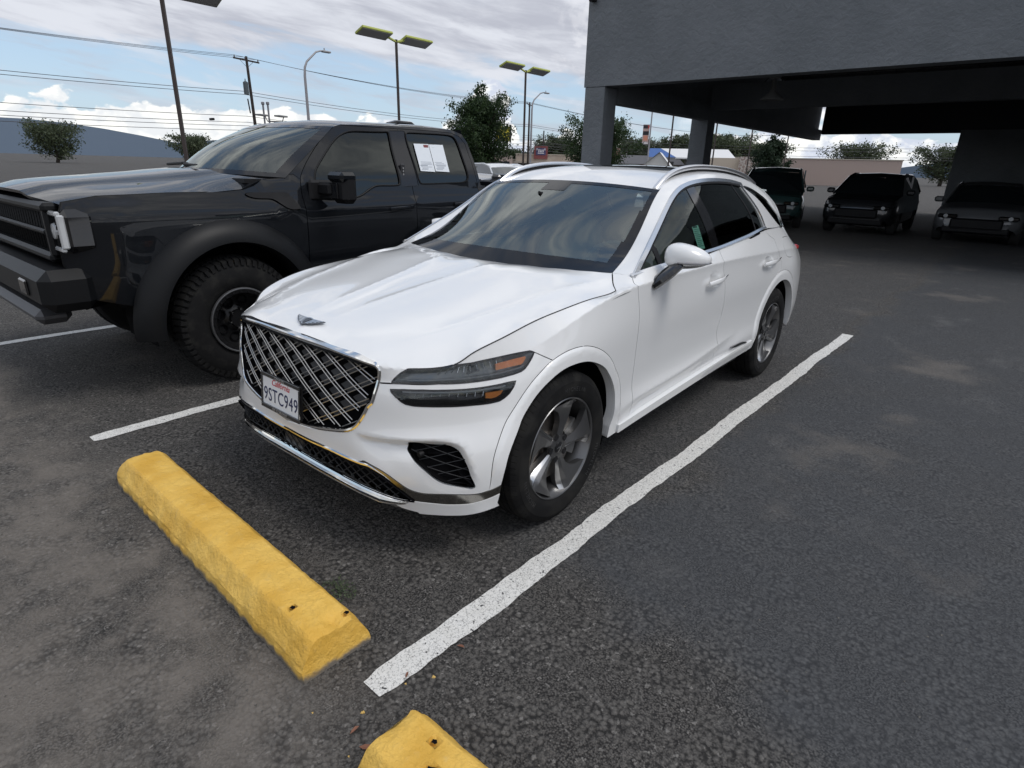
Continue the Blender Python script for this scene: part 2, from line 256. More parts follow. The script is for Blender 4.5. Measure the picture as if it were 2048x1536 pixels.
def glass_mat(name, tint, opacity=0.0, refl=1.0, ior=1.5):
    """thin pane: what is behind shows through a tint, Fresnel reflection on top"""
    if name in MATS: return MATS[name]
    m = bpy.data.materials.new(name); m.use_nodes = True; t = m.node_tree; t.nodes.clear()
    o = nd(t, 'ShaderNodeOutputMaterial'); tr = nd(t, 'ShaderNodeBsdfTransparent'); tr.inputs[0].default_value = (*tint, 1)
    gl = nd(t, 'ShaderNodeBsdfGlossy'); gl.inputs['Roughness'].default_value = 0.0; gl.inputs[0].default_value = (refl*.94, refl, refl*.97, 1)
    fr = nd(t, 'ShaderNodeFresnel'); fr.inputs[0].default_value = ior
    mx = nd(t, 'ShaderNodeMixShader'); t.links.new(fr.outputs[0], mx.inputs[0]); t.links.new(tr.outputs[0], mx.inputs[1]); t.links.new(gl.outputs[0], mx.inputs[2])
    t.links.new(mx.outputs[0], o.inputs[0]); MATS[name] = m; return m

# ---------------------------------------------------------------- object helpers
def link(o, parent=None):
    COL.objects.link(o)
    if parent is not None: o.parent = parent
    return o
def tag(o, label=None, cat=None, group=None, kind=None):
    if label: o['label'] = label
    if cat: o['category'] = cat
    if group: o['group'] = group
    if kind: o['kind'] = kind
    return o
def empty(name, loc=(0, 0, 0), rz=0.0):
    o = bpy.data.objects.new(name, None); o.empty_display_size = .2; o.location = loc; o.rotation_euler = (0, 0, rz); COL.objects.link(o); return o
def mesh(name, V, F, m, parent=None, smooth=True, angle=None, mats=None, midx=None):
    me = bpy.data.meshes.new(name)
    me.from_pydata([tuple(map(float, v)) for v in V], [], [tuple(int(i) for i in f) for f in F]); me.validate()
    for mm in (mats or [m]): me.materials.append(mm)
    if midx is not None and len(midx) == len(me.polygons): me.polygons.foreach_set('material_index', np.array(midx, dtype=np.int32))
    if smooth: me.polygons.foreach_set('use_smooth', [True]*len(me.polygons))
    if smooth and angle: me.set_sharp_from_angle(angle=rad(angle))
    me.update()
    return link(bpy.data.objects.new(name, me), parent)
class MB:
    """collects simple shapes into one mesh"""
    def __init__(s): s.V = []; s.F = []; s.I = []; s.mi = 0
    def add(s, V, F):
        o = len(s.V); s.V += [tuple(map(float, v)) for v in V]; s.F += [tuple(int(i)+o for i in f) for f in F]; s.I += [s.mi]*len(F); return s
    def box(s, c, d, rz=0.0, ch=0.0, M=None):
        x, y, z = [q/2 for q in d]
        if ch <= 0:
            V = [(a*x, b*y, e*z) for e in (-1, 1) for b in (-1, 1) for a in (-1, 1)]
            F = [(0, 2, 3, 1), (4, 5, 7, 6), (0, 1, 5, 4), (2, 6, 7, 3), (0, 4, 6, 2), (1, 3, 7, 5)]
        else:
            V = []; 
            for e, k in ((-1, 1), (-1, 0), (1, 0), (1, 1)):
                zz = e*(z if k else z-ch); i = ch if k else 0
                V += [(-x+i, -y+ch, zz), (-x+ch, -y+i, zz), (x-ch, -y+i, zz), (x-i, -y+ch, zz), (x-i, y-ch, zz), (x-ch, y-i, zz), (-x+ch, y-i, zz), (-x+i, y-ch, zz)] if not k else [(-x+i, -y+ch, zz), (-x+ch, -y+i, zz), (x-ch, -y+i, zz), (x-i, -y+ch, zz), (x-i, y-ch, zz), (x-ch, y-i, zz), (-x+ch, y-i, zz), (-x+i, y-ch, zz)]
            F = [tuple(range(7, -1, -1)), tuple(range(24, 32))]
            for r in range(3):
                for k in range(8): F.append((r*8+k, r*8+(k+1) % 8, r*8+8+(k+1) % 8, r*8+8+k))
        ca, sa = math.cos(rz), math.sin(rz)
        V = [(p[0]*ca-p[1]*sa+c[0], p[0]*sa+p[1]*ca+c[1], p[2]+c[2]) for p in V]
        if M is not None: V = [tuple(M@Vector(p)) for p in V]
        return s.add(V, F)
    def tube(s, pts, r, n=8, cap=True, flat=None):
        """round tube along points; r number or list; flat=(a,b) scales the section"""
        P = [Vector(p) for p in pts]; m = len(P); V = []; F = []
        rr = r if hasattr(r, '__len__') else [r]*m
        up_ = None
        for i in range(m):
            t = (P[min(i+1, m-1)]-P[max(i-1, 0)]).normalized()
            if up_ is None:
                up_ = Vector((0, 0, 1)) if abs(t.z) < .9 else Vector((1, 0, 0))
            up_ = (up_-t*up_.dot(t)).normalized(); sd_ = t.cross(up_)
            for k in range(n):
                a = 2*math.pi*k/n
                V.append(P[i]+(up_*math.cos(a)*(flat[0] if flat else 1)+sd_*math.sin(a)*(flat[1] if flat else 1))*rr[i])
        for i in range(m-1):
            for k in range(n): F.append((i*n+k, i*n+(k+1) % n, (i+1)*n+(k+1) % n, (i+1)*n+k))
        if cap: F += [tuple(range(n-1, -1, -1)), tuple((m-1)*n+k for k in range(n))]
        return s.add(V, F)
    def lathe(s, prof, n=32, axis='x', c=(0, 0, 0), a0=0.0, a1=None):
        """prof: (axial, radius) pairs"""
        V = []; F = []; m = len(prof); full = a1 is None; nn = n if full else n+1
        for j in range(nn):
            a = 2*math.pi*j/n if full else a0+(a1-a0)*j/n
            for ax, r in prof:
                p = {'x': (ax, r*math.cos(a), r*math.sin(a)), 'y': (r*math.sin(a), ax, r*math.cos(a)), 'z': (r*math.cos(a), r*math.sin(a), ax)}[axis]
                V.append((p[0]+c[0], p[1]+c[1], p[2]+c[2]))
        for j in range(n):
            k = (j+1) % nn
            for i in range(m-1): F.append((j*m+i, k*m+i, k*m+i+1, j*m+i+1))
        return s.add(V, F)
    def prism(s, poly, d, M=None, cap=True):
        """poly in local xy, extruded d along local z"""
        n = len(poly); V = [(p[0], p[1], 0) for p in poly]+[(p[0], p[1], d) for p in poly]
        F = [(k, (k+1) % n, n+(k+1) % n, n+k) for k in range(n)]
        if cap: F += [tuple(range(n-1, -1, -1)), tuple(range(n, 2*n))]
        if M is not None: V = [tuple(M@Vector(p)) for p in V]
        return s.add(V, F)
    def build(s, name, m, parent=None, smooth=False, angle=35, mats=None):
        return mesh(name, s.V, s.F, m, parent, smooth=smooth, angle=angle if smooth else None, mats=mats, midx=s.I if mats else None)
def rot_axes(o, x, y, z):
    M_ = Matrix((x, y, z)).transposed().to_4x4(); M_.translation = o; return M_
def text_mesh(name, body, size, M, m, parent, extrude=0.0006, align='CENTER', sx=1.0, font_shear=0.0, spacing=1.0):
    c = bpy.data.curves.new(name, 'FONT'); c.body = body; c.size = size; c.extrude = extrude; c.align_x = align; c.align_y = 'CENTER'
    c.shear = font_shear; c.space_character = spacing; c.resolution_u = 3
    o = bpy.data.objects.new(name, c); COL.objects.link(o)
    dg = bpy.context.evaluated_depsgraph_get(); me = bpy.data.meshes.new_from_object(o.evaluated_get(dg))
    bpy.data.objects.remove(o); 
    me.transform(M@Matrix.Diagonal((sx, 1, 1, 1))); me.materials.clear(); me.materials.append(m)
    ob = bpy.data.objects.new(name, me); return link(ob, parent)
def join_meshes(name, objs, parent=None):
    """merge mesh objects built here into one"""
    V = []; F = []; mats = []; I = []
    for o in objs:
        me = o.data; off = len(V); V += [tuple(v.co) for v in me.vertices]
        base = len(mats); mats += list(me.materials) or [None]
        for p in me.polygons: F.append(tuple(i+off for i in p.vertices)); I.append(base+p.material_index)
        bpy.data.objects.remove(o)
    return mesh(name, V, F, None, parent, smooth=False, mats=mats, midx=I)

# ---------------------------------------------------------------- trimmed surfaces
def inpoly(P, poly):
    P = np.asarray(P, float); poly = np.asarray(poly, float); x, y = P[:, 0], P[:, 1]; r = np.zeros(len(P), bool)
    for i in range(len(poly)):
        x1, y1 = poly[i]; x2, y2 = poly[(i+1) % len(poly)]
        if y1 == y2: continue
        c = ((y1 > y) != (y2 > y)) & (x < (x2-x1)*(y-y1)/(y2-y1)+x1); r ^= c
    return r
def resample(L, step, closed=False):
    L = [np.asarray(p, float) for p in L]
    if closed: L = L+[L[0]]
    o = []
    for a, b in zip(L[:-1], L[1:]):
        n = max(1, int(math.ceil(np.linalg.norm(b-a)/step)))
        o += [a+(b-a)*k/n for k in range(n)]
    if not closed: o.append(L[-1])
    return np.array(o)
def smooth_poly(L, step, closed=False):
    """spline through the points (rounded outline)"""
    L = np.array(L, float)
    Q = np.concatenate([L[-3:], L, L[:4]]) if closed else L
    t = np.concatenate([[0], np.cumsum(np.sqrt(np.linalg.norm(np.diff(Q, axis=0), axis=1))+1e-6)])
    f = nat_spline(t, Q); a, b = (t[3], t[3+len(L)]) if closed else (t[0], t[-1])
    n = max(4, int(np.linalg.norm(np.diff(Q, axis=0), axis=1).sum()/step))
    x = f(np.linspace(a, b, n+1)); return x[:-1] if closed else x
def cdt(domain, lines, step, extra=None):
    """triangulate the polygon `domain` with polylines `lines` as edges and a grid of points; returns P2, T"""
    pts = []; edges = []
    def put(L, closed):
        o = len(pts)
        for p in L: pts.append(Vector((float(p[0]), float(p[1]))))
        n = len(L)
        for k in range(n-1+(1 if closed else 0)): edges.append((o+k, o+(k+1) % n))
    put(domain, True)
    for L, cl in lines: put(L, cl)
    fixed = np.array([[p.x, p.y] for p in pts])
    lo = np.min(domain, 0); hi = np.max(domain, 0)
    X, Y = np.meshgrid(np.arange(lo[0]+step*.5, hi[0], step), np.arange(lo[1]+step*.5, hi[1], step), indexing='ij')
    X = X+(np.arange(Y.shape[1]) % 2)[None, :]*step*.5
    G = np.stack([X.ravel(), Y.ravel()], 1); G = G[inpoly(G, domain)]
    # drop grid points close to a fixed one
    cell = {}
    for p in fixed: cell.setdefault((int(p[0]//step), int(p[1]//step)), []).append(p)
    keep = []
    for g in G:
        cx, cy = int(g[0]//step), int(g[1]//step); ok = True
        for i in (-1, 0, 1):
            for j in (-1, 0, 1):
                for p in cell.get((cx+i, cy+j), ()):
                    if (p[0]-g[0])**2+(p[1]-g[1])**2 < (.45*step)**2: ok = False
        if ok: keep.append(g)
    pts += [Vector((float(g[0]), float(g[1]))) for g in keep]
    if extra is not None: pts += [Vector((float(g[0]), float(g[1]))) for g in extra]
    v, e, f, *_ = delaunay_2d_cdt(pts, edges, [], 0, 1e-6)
    P = np.array([[p.x, p.y] for p in v]); T = np.array([t for t in f if len(t) == 3])
    c = P[T].mean(1); T = T[inpoly(c, domain)]
    a = P[T]; ar = (a[:, 1, 0]-a[:, 0, 0])*(a[:, 2, 1]-a[:, 0, 1])-(a[:, 1, 1]-a[:, 0, 1])*(a[:, 2, 0]-a[:, 0, 0])
    T[ar < 0] = T[ar < 0][:, ::-1]; T = T[np.abs(ar) > 1e-10]
    return P, T
def panel(name, P, T, m, parent, flange=.012, mirror=False, weld=1e-4, smooth_angle=None, both=False, off=0.0, want_out=None, nrm=None, closed_mid=True, gap=0.0):
    """one body panel from 3D points P and triangles T (counter-clockwise seen from outside).
    mirror: weld with its own reflection; both: also build the reflected twin; flange: inward return along free edges"""
    T = np.asarray(T); used, inv_ = np.unique(T, return_inverse=True); Q = P[used].copy(); T = inv_.reshape(T.shape)
    if mirror:
        n = len(Q); Q2 = Q*np.array([-1, 1, 1]); T = np.concatenate([T, T[:, ::-1]+n]); Q = np.concatenate([Q, Q2])
    key = np.round(Q/weld).astype(np.int64); _, idx, inv2 = np.unique(key, axis=0, return_index=True, return_inverse=True)
    inv2 = inv2.ravel(); Q = Q[idx]; T = inv2[T]; T = T[(T[:, 0] != T[:, 1]) & (T[:, 1] != T[:, 2]) & (T[:, 0] != T[:, 2])]
    fn = np.cross(Q[T[:, 1]]-Q[T[:, 0]], Q[T[:, 2]]-Q[T[:, 0]]); vn = np.zeros_like(Q)
    for k in range(3): np.add.at(vn, T[:, k], fn)
    vn /= np.linalg.norm(vn, axis=1)[:, None]+1e-12
    if gap:
        ec0 = set()
        for t in T:
            for a_, b_ in ((t[0], t[1]), (t[1], t[2]), (t[2], t[0])): ec0.add((a_, b_))
        mv = np.zeros_like(Q); cnt = np.zeros(len(Q))
        for a_, b_ in [e_ for e_ in ec0 if (e_[1], e_[0]) not in ec0]:
            e3 = Q[b_]-Q[a_]; l_ = np.linalg.norm(e3)
            if l_ < 1e-9: continue
            w_ = np.cross(vn[a_], e3/l_)
            mv[a_] += w_; mv[b_] += w_; cnt[a_] += 1; cnt[b_] += 1
        k_ = cnt > 0; mv[k_] /= np.maximum(cnt[k_], 1)[:, None]; Q = Q+mv*gap
    if off: Q = Q+vn*off
    V = [tuple(q) for q in Q]; F = [tuple(t) for t in T]
    if flange:
        ec = {}
        for t in T:
            for a, b in ((t[0], t[1]), (t[1], t[2]), (t[2], t[0])): ec[(a, b)] = 1
        bd = [(a, b) for (a, b) in ec if (b, a) not in ec]
        mp = {}
        for a, b in bd:
            for q in (a, b):
                if q not in mp:
                    o = len(V); V.append(tuple(Q[q]-vn[q]*.0)); V.append(tuple(Q[q]-vn[q]*flange)); mp[q] = (o, o+1)
            F.append((mp[b][0], mp[a][0], mp[a][1], mp[b][1]))
    # area weighted normals of the skin itself, so that slivers and the folded edge do not disturb the shading
    NV = np.zeros((len(V), 3)); NV[:len(Q)] = vn
    def fin(o_, nv):
        if len(o_.data.vertices) == len(nv): o_.data.normals_split_custom_set_from_vertices([tuple(q) for q in nv])
        return o_
    o = fin(mesh(name, V, F, m, parent, smooth=True, angle=smooth_angle), NV)
    if both:
        V2 = [(-x, y, z) for x, y, z in V]; F2 = [f[::-1] for f in F]
        return o, fin(mesh(name, V2, F2, m, parent, smooth=True, angle=smooth_angle), NV*[-1, 1, 1])
    return o
def tps(P, Z, smooth=0.0):
    """thin plate spline z(x, y)"""
    P = np.asarray(P, float); Z = np.asarray(Z, float); n = len(P)
    def ker(r2): return np.where(r2 > 0, .5*r2*np.log(np.maximum(r2, 1e-300)), 0)
    K = ker(((P[:, None]-P[None])**2).sum(-1))+np.diag(np.broadcast_to(smooth, n))
    A = np.zeros((n+3, n+3)); A[:n, :n] = K; A[:n, n] = 1; A[:n, n+1:] = P; A[n, :n] = 1; A[n+1:, :n] = P.T
    w = np.linalg.solve(A, np.concatenate([Z, np.zeros((3,)+Z.shape[1:])]))
    def f(Q):
        Q = np.asarray(Q, float); o = []
        for i in range(0, len(Q), 4000):
            q = Q[i:i+4000]; o.append(ker(((q[:, None]-P[None])**2).sum(-1))@w[:n]+w[n]+q@w[n+1:])
        return np.concatenate(o)
    return f
def polydist(P, L):
    """signed distance to a polyline (positive on its left) in 2D"""
    P = np.asarray(P, float); best = np.full(len(P), 1e9); sg = np.ones(len(P))
    for a, b in zip(L[:-1], L[1:]):
        a = np.asarray(a); b = np.asarray(b); d = b-a; l2 = d@d+1e-12
        t = np.clip(((P-a)@d)/l2, 0, 1); q = P-(a+t[:, None]*d); r = np.hypot(q[:, 0], q[:, 1])
        s_ = d[0]*(P[:, 1]-a[1])-d[1]*(P[:, 0]-a[0]); up_ = r < best
        best = np.where(up_, r, best); sg = np.where(up_, np.sign(s_), sg)
    return best*sg
def strip3(name, path, w, h, m, parent, normals, closed=False, both=False, prof=None, name2=None, taper=None):
    """moulding swept along a 3D path; normals point outwards; prof = list of (across, out) points"""
    P = np.asarray(path, float); Nn = np.asarray(normals, float); n = len(P)
    prof = prof or [(-w/2, 0), (-w/2*.8, h), (w/2*.8, h), (w/2, 0)]
    if closed: T = np.roll(P, -1, 0)-np.roll(P, 1, 0)
    else:
        T = np.gradient(P, axis=0)
    T /= np.linalg.norm(T, axis=1)[:, None]+1e-12
    Nn = Nn-(Nn*T).sum(1)[:, None]*T; Nn /= np.linalg.norm(Nn, axis=1)[:, None]+1e-12
    S = np.cross(T, Nn); m_ = len(prof)
    tp = taper if taper is not None else np.ones(n)
    V = [tuple(P[i]+S[i]*a*tp[i]+Nn[i]*b*tp[i]) for i in range(n) for a, b in prof]; F = []
    for i in range(n if closed else n-1):
        j = (i+1) % n
        for k in range(m_-1): F.append((i*m_+k, i*m_+k+1, j*m_+k+1, j*m_+k))
    if not closed:
        F.append(tuple(range(m_-1, -1, -1))); F.append(tuple((n-1)*m_+k for k in range(m_)))
    o = mesh(name, V, F, m, parent, smooth=True, angle=40)
    if both:
        return o, mesh(name2 or name, [(-x, y, z) for x, y, z in V], [f[::-1] for f in F], m, parent, smooth=True, angle=40)
    return o

# ---------------------------------------------------------------- the white crossover
SV = .15; GAP = .0022
def uvs(name_or_pts):
    P = FEAT[name_or_pts] if isinstance(name_or_pts, str) else name_or_pts
    q = BODY.inv(np.array(P, float)); return np.stack([q[:, 0], q[:, 1]*SV], 1)
def bnorm(u, v):
    e = 1e-3; s_ = np.where(v > BODY.R-1.01, -e, e)
    p = BODY(u, v); a = BODY(u+e, v)-p; b = (BODY(u, v+s_)-p)*np.sign(s_)[:, None]
    n = np.cross(a, b); n[u < 1e-6, 0] = 0; return p, n/(np.linalg.norm(n, axis=1)[:, None]+1e-12)
paint = mat('white_paint', (0.77, 0.775, 0.775), rough=0.30, coat=1.0, coat_rough=0.015, spec=0.5)
black_gloss = mat('black_gloss', (0.008, 0.008, 0.009), rough=0.08, coat=0.5)
black_matt = mat('black_plastic', (0.007, 0.007, 0.008), rough=0.55, spec=.25)
black_void = mat('dark_cavity', (0.004, 0.004, 0.005), rough=0.9, spec=.1)
chrome = mat('chrome', (0.82, 0.82, 0.81), rough=0.06, metal=1.0)
chrome_dark = mat('dark_chrome', (0.33, 0.32, 0.30), rough=0.12, metal=1.0)
alu = mat('brushed_aluminium', (.80, .80, .81), rough=.30, metal=1.0)
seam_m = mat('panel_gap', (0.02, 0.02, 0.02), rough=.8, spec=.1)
def seg_poly(*a): return np.concatenate([np.atleast_2d(x) for x in a])

def build_car():
    car = empty('parked_car'); tag(car, 'shiny white crossover with a black diamond grille, parked behind the yellow wheel stop', 'car')
    tmax = BODY.t[-1]; vmax = (BODY.R-1)*SV
    st = .022
    gr = uvs('grille'); grc = smooth_poly(gr[1:-1], .012); g0 = np.array([0, gr[0][1]]); g1 = np.array([0, gr[-1][1]])
    gr_line = seg_poly([g0], resample(seg_poly([g0], grc, [g1]), .02))
    fog = smooth_poly(uvs('fog'), .015, True)
    hu = resample(uvs('hl_up'), .02, True); hl = resample(uvs('hl_lo'), .02, True)
    au = resample(uvs('amber_up'), .02, True); al = resample(uvs('amber_lo'), .02, True)
    ai = smooth_poly(uvs('arch_in'), .02); ao = smooth_poly(uvs('arch_out'), .02)
    def close_arch(a): return seg_poly([[a[0][0], -.3]], a, [[a[-1][0]-.0, -.3]])
    ai_p = close_arch(ai); ao_p = close_arch(ao)
    # rear arch as circles about the rear hub, lifted to the surface
    def circ(R, zc=.385, yc=2.895, a0=-.10*math.pi, a1=1.06*math.pi, n=60):
        L = []
        for k in range(n+1):
            a = a1-(a1-a0)*k/n; L.append([.95, yc+R*math.cos(a), zc+R*math.sin(a)])
        return uvs(L)
    ri = circ(.418); ro = circ(.492, a0=-.16*math.pi, a1=1.0*math.pi)
    ri_p = close_arch(ri); ro_p = close_arch(ro)
    lgt = uvs('lg_top'); lgi = uvs('lg_in'); lgb = uvs('lg_bot'); lip = uvs('lip_top'); lin = uvs('lip_in')
    for L in (lgt, lgi): L[0][0] = 0.0
    lgt = smooth_poly(lgt, .02); lgi = smooth_poly(lgi, .02); lgi[-1] = lip[0]; lgb = smooth_poly(uvs([[0, -.826, .366], [.2, -.822, .362], [.36, -.81, .352], [.46, -.79, .338], [.58, -.75, .316], [.64, -.72, .306], [.695, -.694, .302]]), .02); lgb[0][0] = 0; lgb[-1] = lip[0]
    lg_p = seg_poly(lgi, lgb[::-1])                                    # lower grille opening
    lgt2 = lgt[lgt[:, 0] < ai_p[1][0]+.05]
    band_p = seg_poly(lgt, [[lgt[-1][0]+.05, lip[-1][1]]], lip[::-1], lgi[::-1])    # bright band sweeping to the wheel arch
    skid_p = seg_poly(lgb, [lin[0]], resample(lin, .02), [[lin[-1][0], -.2]], [[0, -.2]])
    seamf = uvs('fseam'); nose = uvs('nose')
    cutf = uvs([FEAT['cut'][0]])[0]
    fd = smooth_poly(uvs('fdoor_f'), .03); rd = smooth_poly(uvs('rdoor_f'), .03)
    rr = uvs('rdoor_r'); 
    sl = uvs('sill_top'); sl = seg_poly(sl, uvs([[.95, 2.45, .41]]))
    cup = [smooth_poly(uvs(k), .012, True) for k in ('cup_f', 'cup_r')]
    fuel = smooth_poly(uvs('fuel'), .02, True)
    sh = smooth_poly(uvs('shelf'), .02)
    vt = vmax
    bump_line = seg_poly([[nose[0][0]-.05, nose[0][1]]], nose, [hu[0]+[.02, .002]], [uvs([[.86, -.35, .84]])[0]], seamf)
    ext = lambda L, dn=True, upw=True: seg_poly(*([[L[0]+[0, .3]]] if upw else []), L, *([[L[-1]-[0, .3]]] if dn else []))
    fd_e = ext(fd); rd_e = ext(rd)
    rr_e = seg_poly([rr[0]+[0, .3]], rr, [[ro[0][0]+.30, rr[-1][1]-.05]], [[ro[0][0]+.2, .0]])
    sp = BODY.t[-1]
    def between(a, b, f):
        return np.array([p+(b[np.argmin(((b-p)**2).sum(1))]-p)*f for p in a])
    ao1, ao2 = between(ao, ai, .14), between(ao, ai, .30); ro1, ro2 = between(ro, ri, .14), between(ro, ri, .30)
    shn = np.gradient(sh, axis=0); shn = np.stack([shn[:, 1], -shn[:, 0]], 1)/np.linalg.norm(shn, axis=1)[:, None]   # to the right of the line: down
    sh1, sh2, sh3 = sh+shn*.008, sh+shn*.018, sh+shn*.032
    clo = smooth_poly(uvs([[.935, .50, .420]]+FEAT['crease_lo']), .03)
    # constraint edges
    dom_top = resample([[tmax*.985, vmax], [0, vmax]], .015); 
    dom = seg_poly(resample([[0, 0], [tmax*.985, 0]], .03)[:-1], resample([[tmax*.985, 0], [tmax*.985, vmax]], .03)[:-1], dom_top[:-1], resample([[0, vmax], [0, 0]], .03)[:-1])
    clip = lambda L: np.array([p for p in L if 0.002 < p[1] < vmax-.002 and p[0] > .002])
    crl = np.array([[x, 5*SV] for x in np.arange(.8, 5.9, .03)])
    lines = [(clip(gr_line), False), (fog, True), (hu, True), (hl, True), (au, True), (al, True), (clip(ai), False), (clip(ao), False), (clip(ri), False), (clip(ro), False),
             (clip(resample(lgt, .02)), False), (clip(resample(lgi, .02)), False), (clip(resample(lgb, .02)), False), (clip(resample(lip, .02)), False), (clip(resample(lin, .02)), False),
             (clip(resample(bump_line, .02)), False), (clip(resample(fd_e, .02)), False), (clip(resample(rd_e, .02)), False), (clip(resample(rr_e, .02)), False),
             (clip(resample(sl, .02)), False), (cup[0], True), (cup[1], True), (fuel, True), (clip(sh), False), (sh1, False), (sh2, False), (sh3, False), (crl, False)]
    for L in (ao1, ao2, ro1, ro2, clo): lines.append((clip(L), False))
    crl2 = crl-[0, .010*SV/.2]; crl3 = crl-[0, .030*SV/.2]; lines += [(crl2[5:], False), (crl3[5:], False)]
    for L in (ai_p, ao_p, ri_p, ro_p):
        for q in ((L[1], L[0]), (L[-2], L[-1])): lines.append((clip(resample([q[0]-[0, .001], [q[0][0], .004]], .02)), False))
    P2, T = cdt(dom, [l for l in lines if len(l[0]) > 1], st)
    u, v = P2[:, 0], P2[:, 1]/SV
    P, Nn = bnorm(u, v)
    # displacement: undercut below the shelf of the bumper, flared arch mouldings
    d = np.zeros(len(P2))
    s_d = polydist(P2, sh)            # positive on the left of the line (towards +v as u grows): above
    below = (s_d < 0) & (P2[:, 1] < sh[0][1]+.02) & (P2[:, 0] < sh[-1][0]+.0)
    q = -s_d
    tq = np.clip(q/.032, 0, 1); und = tq*tq*(3-2*tq)*np.exp(-np.clip(q-.032, 0, 9)/.07)
    fadeu = np.clip((P2[:, 0]-sh[0][0])/.16, 0, 1)
    lowlim = np.clip((P2[:, 1]-np.interp(P2[:, 0], lgt[:, 0], lgt[:, 1])+.005)/.06, 0, 1)
    d -= np.where(below, .038*und*fadeu*lowlim, 0)
    ridge = np.exp(-np.abs(s_d)/.03)*.004*fadeu*np.where((P2[:, 0] < sh[-1][0]+.02) & (s_d >= -1e-4), 1, 0)
    d += ridge
    for poly, line, cen in ((ao_p, ao, (0, .37)), (ro_p, ro, (2.9, .385))):
        r = np.hypot(P[:, 1]-cen[0], P[:, 2]-cen[1]); near = (np.abs(P[:, 0]) > .6) & (r < .60)
        inl = ai if line is ao else ri
        dd = np.abs(polydist(P2, line)); di = np.abs(polydist(P2, inl)); inside = inpoly(P2, poly); tq = np.clip(dd/(dd+di+1e-6)/.30, 0, 1)
        d += np.where(near & inside, .010*tq*tq*(3-2*tq), 0)
    d *= np.where(P[:, 1] < 1.0, np.clip((P[:, 2]-.36)/.08, 0, 1), 1)
    sillb = inpoly(P2, seg_poly(sl, [[sl[-1][0], -.2], [sl[0][0], -.2]]))
    xb = np.clip((5*SV-P2[:, 1])/SV*.20, 0, 9); d -= np.where(P2[:, 1] < 5*SV+1e-6, .007*(1-np.exp(-xb/.035))*np.exp(-xb/.10)*np.clip((P[:, 1]-.50)/.6, 0, 1)*np.clip((3.3-P[:, 1])/.3, 0, 1), 0)
    cd_ = polydist(P2, clo); win = np.clip((P[:, 1]-.50)/.25, 0, 1)*np.clip((2.12-P[:, 1])/.30, 0, 1)
    d0 = d.copy()
    d += np.where(np.abs(P[:, 0]) > .8, np.where(cd_ < 0, -.014*np.clip(-cd_/.085, 0, 1), 0)*win + .004*np.exp(-np.abs(cd_)/.06)*win, 0)
    for c_ in cup:
        ins = inpoly(P2, c_); dd = np.abs(polydist(P2, np.concatenate([c_, c_[:1]])))
        d -= np.where(ins, np.minimum(.016, dd*.9), 0)
    Psill = P+Nn*d0[:, None]; P = P+Nn*d[:, None]
    c = P2[T].mean(1)
    lab = np.full(len(T), 'none', dtype=object)
    I = lambda poly: inpoly(c, poly)
    big = 9.
    # from the back to the front: later wins
    lab[:] = 'quarter'
    lab[I(seg_poly([[-1, -1]], [[-1, big]], [[rr_e[0][0], big]], rr_e, [[rr_e[-1][0], -1]]))] = 'rear_door'
    lab[I(seg_poly([[-1, -1]], [[-1, big]], [[rd_e[0][0], big]], rd_e, [[rd_e[-1][0], -1]]))] = 'front_door'
    lab[I(seg_poly([[-1, -1]], [[-1, big]], [[fd_e[0][0], big]], fd_e, [[fd_e[-1][0], -1]]))] = 'fender'
    lab[I(seg_poly([[-1, -1]], [[-1, big]], [[cutf[0], big]], [[cutf[0], hu[0][1]+.01]], [[cutf[0], -1]]))] = 'hood'
    lab[I(seg_poly([[-1, -1]], [[-1, bump_line[0][1]]], bump_line, [[bump_line[-1][0], -1]]))] = 'bumper'
    lab[I(seg_poly(sl, [[sl[-1][0], -1], [sl[0][0], -1]]))] = 'sill'
    lab[I(ao_p)] = 'arch_front'; lab[I(ro_p)] = 'arch_rear'
    lab[I(band_p)] = 'band'
    lipmask = I(seg_poly(resample(lip, .02), [[lip[-1][0]+.1, -.3]], [[lin[-1][0], -.3]], lin[::-1], [lgb[-1]])); lab[lipmask] = 'lip'
    lab[I(skid_p)] = 'skid'
    lab[I(lg_p)] = 'lower_grille'
    lab[I(fuel)] = 'fuel'
    for c_ in cup: pass
    lab[I(seg_poly([[-1, g0[1]]], gr_line, [[-1, g1[1]]]))] = 'grille'
    lab[I(fog)] = 'fog'; lab[I(hu)] = 'hu'; lab[I(hl)] = 'hl'
    amb_u = I(au); amb_l = I(al)
    lab[I(ai_p)] = 'none'; lab[I(ri_p)] = 'none'
    S = lambda *n: T[np.isin(lab, n)]
    # ----- hood: height field inside the cut line
    ev = BODY.inv(np.array([RG[4]]))[0][0]
    Tu = P2[(np.abs(P2[:, 1]-vmax) < 1e-6)]; Tu = Tu[np.argsort(Tu[:, 0])]
    Tc = BODY(Tu[:, 0], np.full(len(Tu), BODY.R-1.)); e_corner = np.argmax(Tc[:, 1] > .605) if (Tc[:, 1] > .605).any() else len(Tc)
    kk = [i for i in range(len(Tc)) if Tc[i, 1] <= .605 and i < 250]; Tc = Tc[kk]
    wsb = np.array([[0, .45, 1.083], [.2, .458, 1.084], [.4, .483, 1.087], [.6, .525, 1.091], [.72, .558, 1.094], [.776, .581, 1.095]])
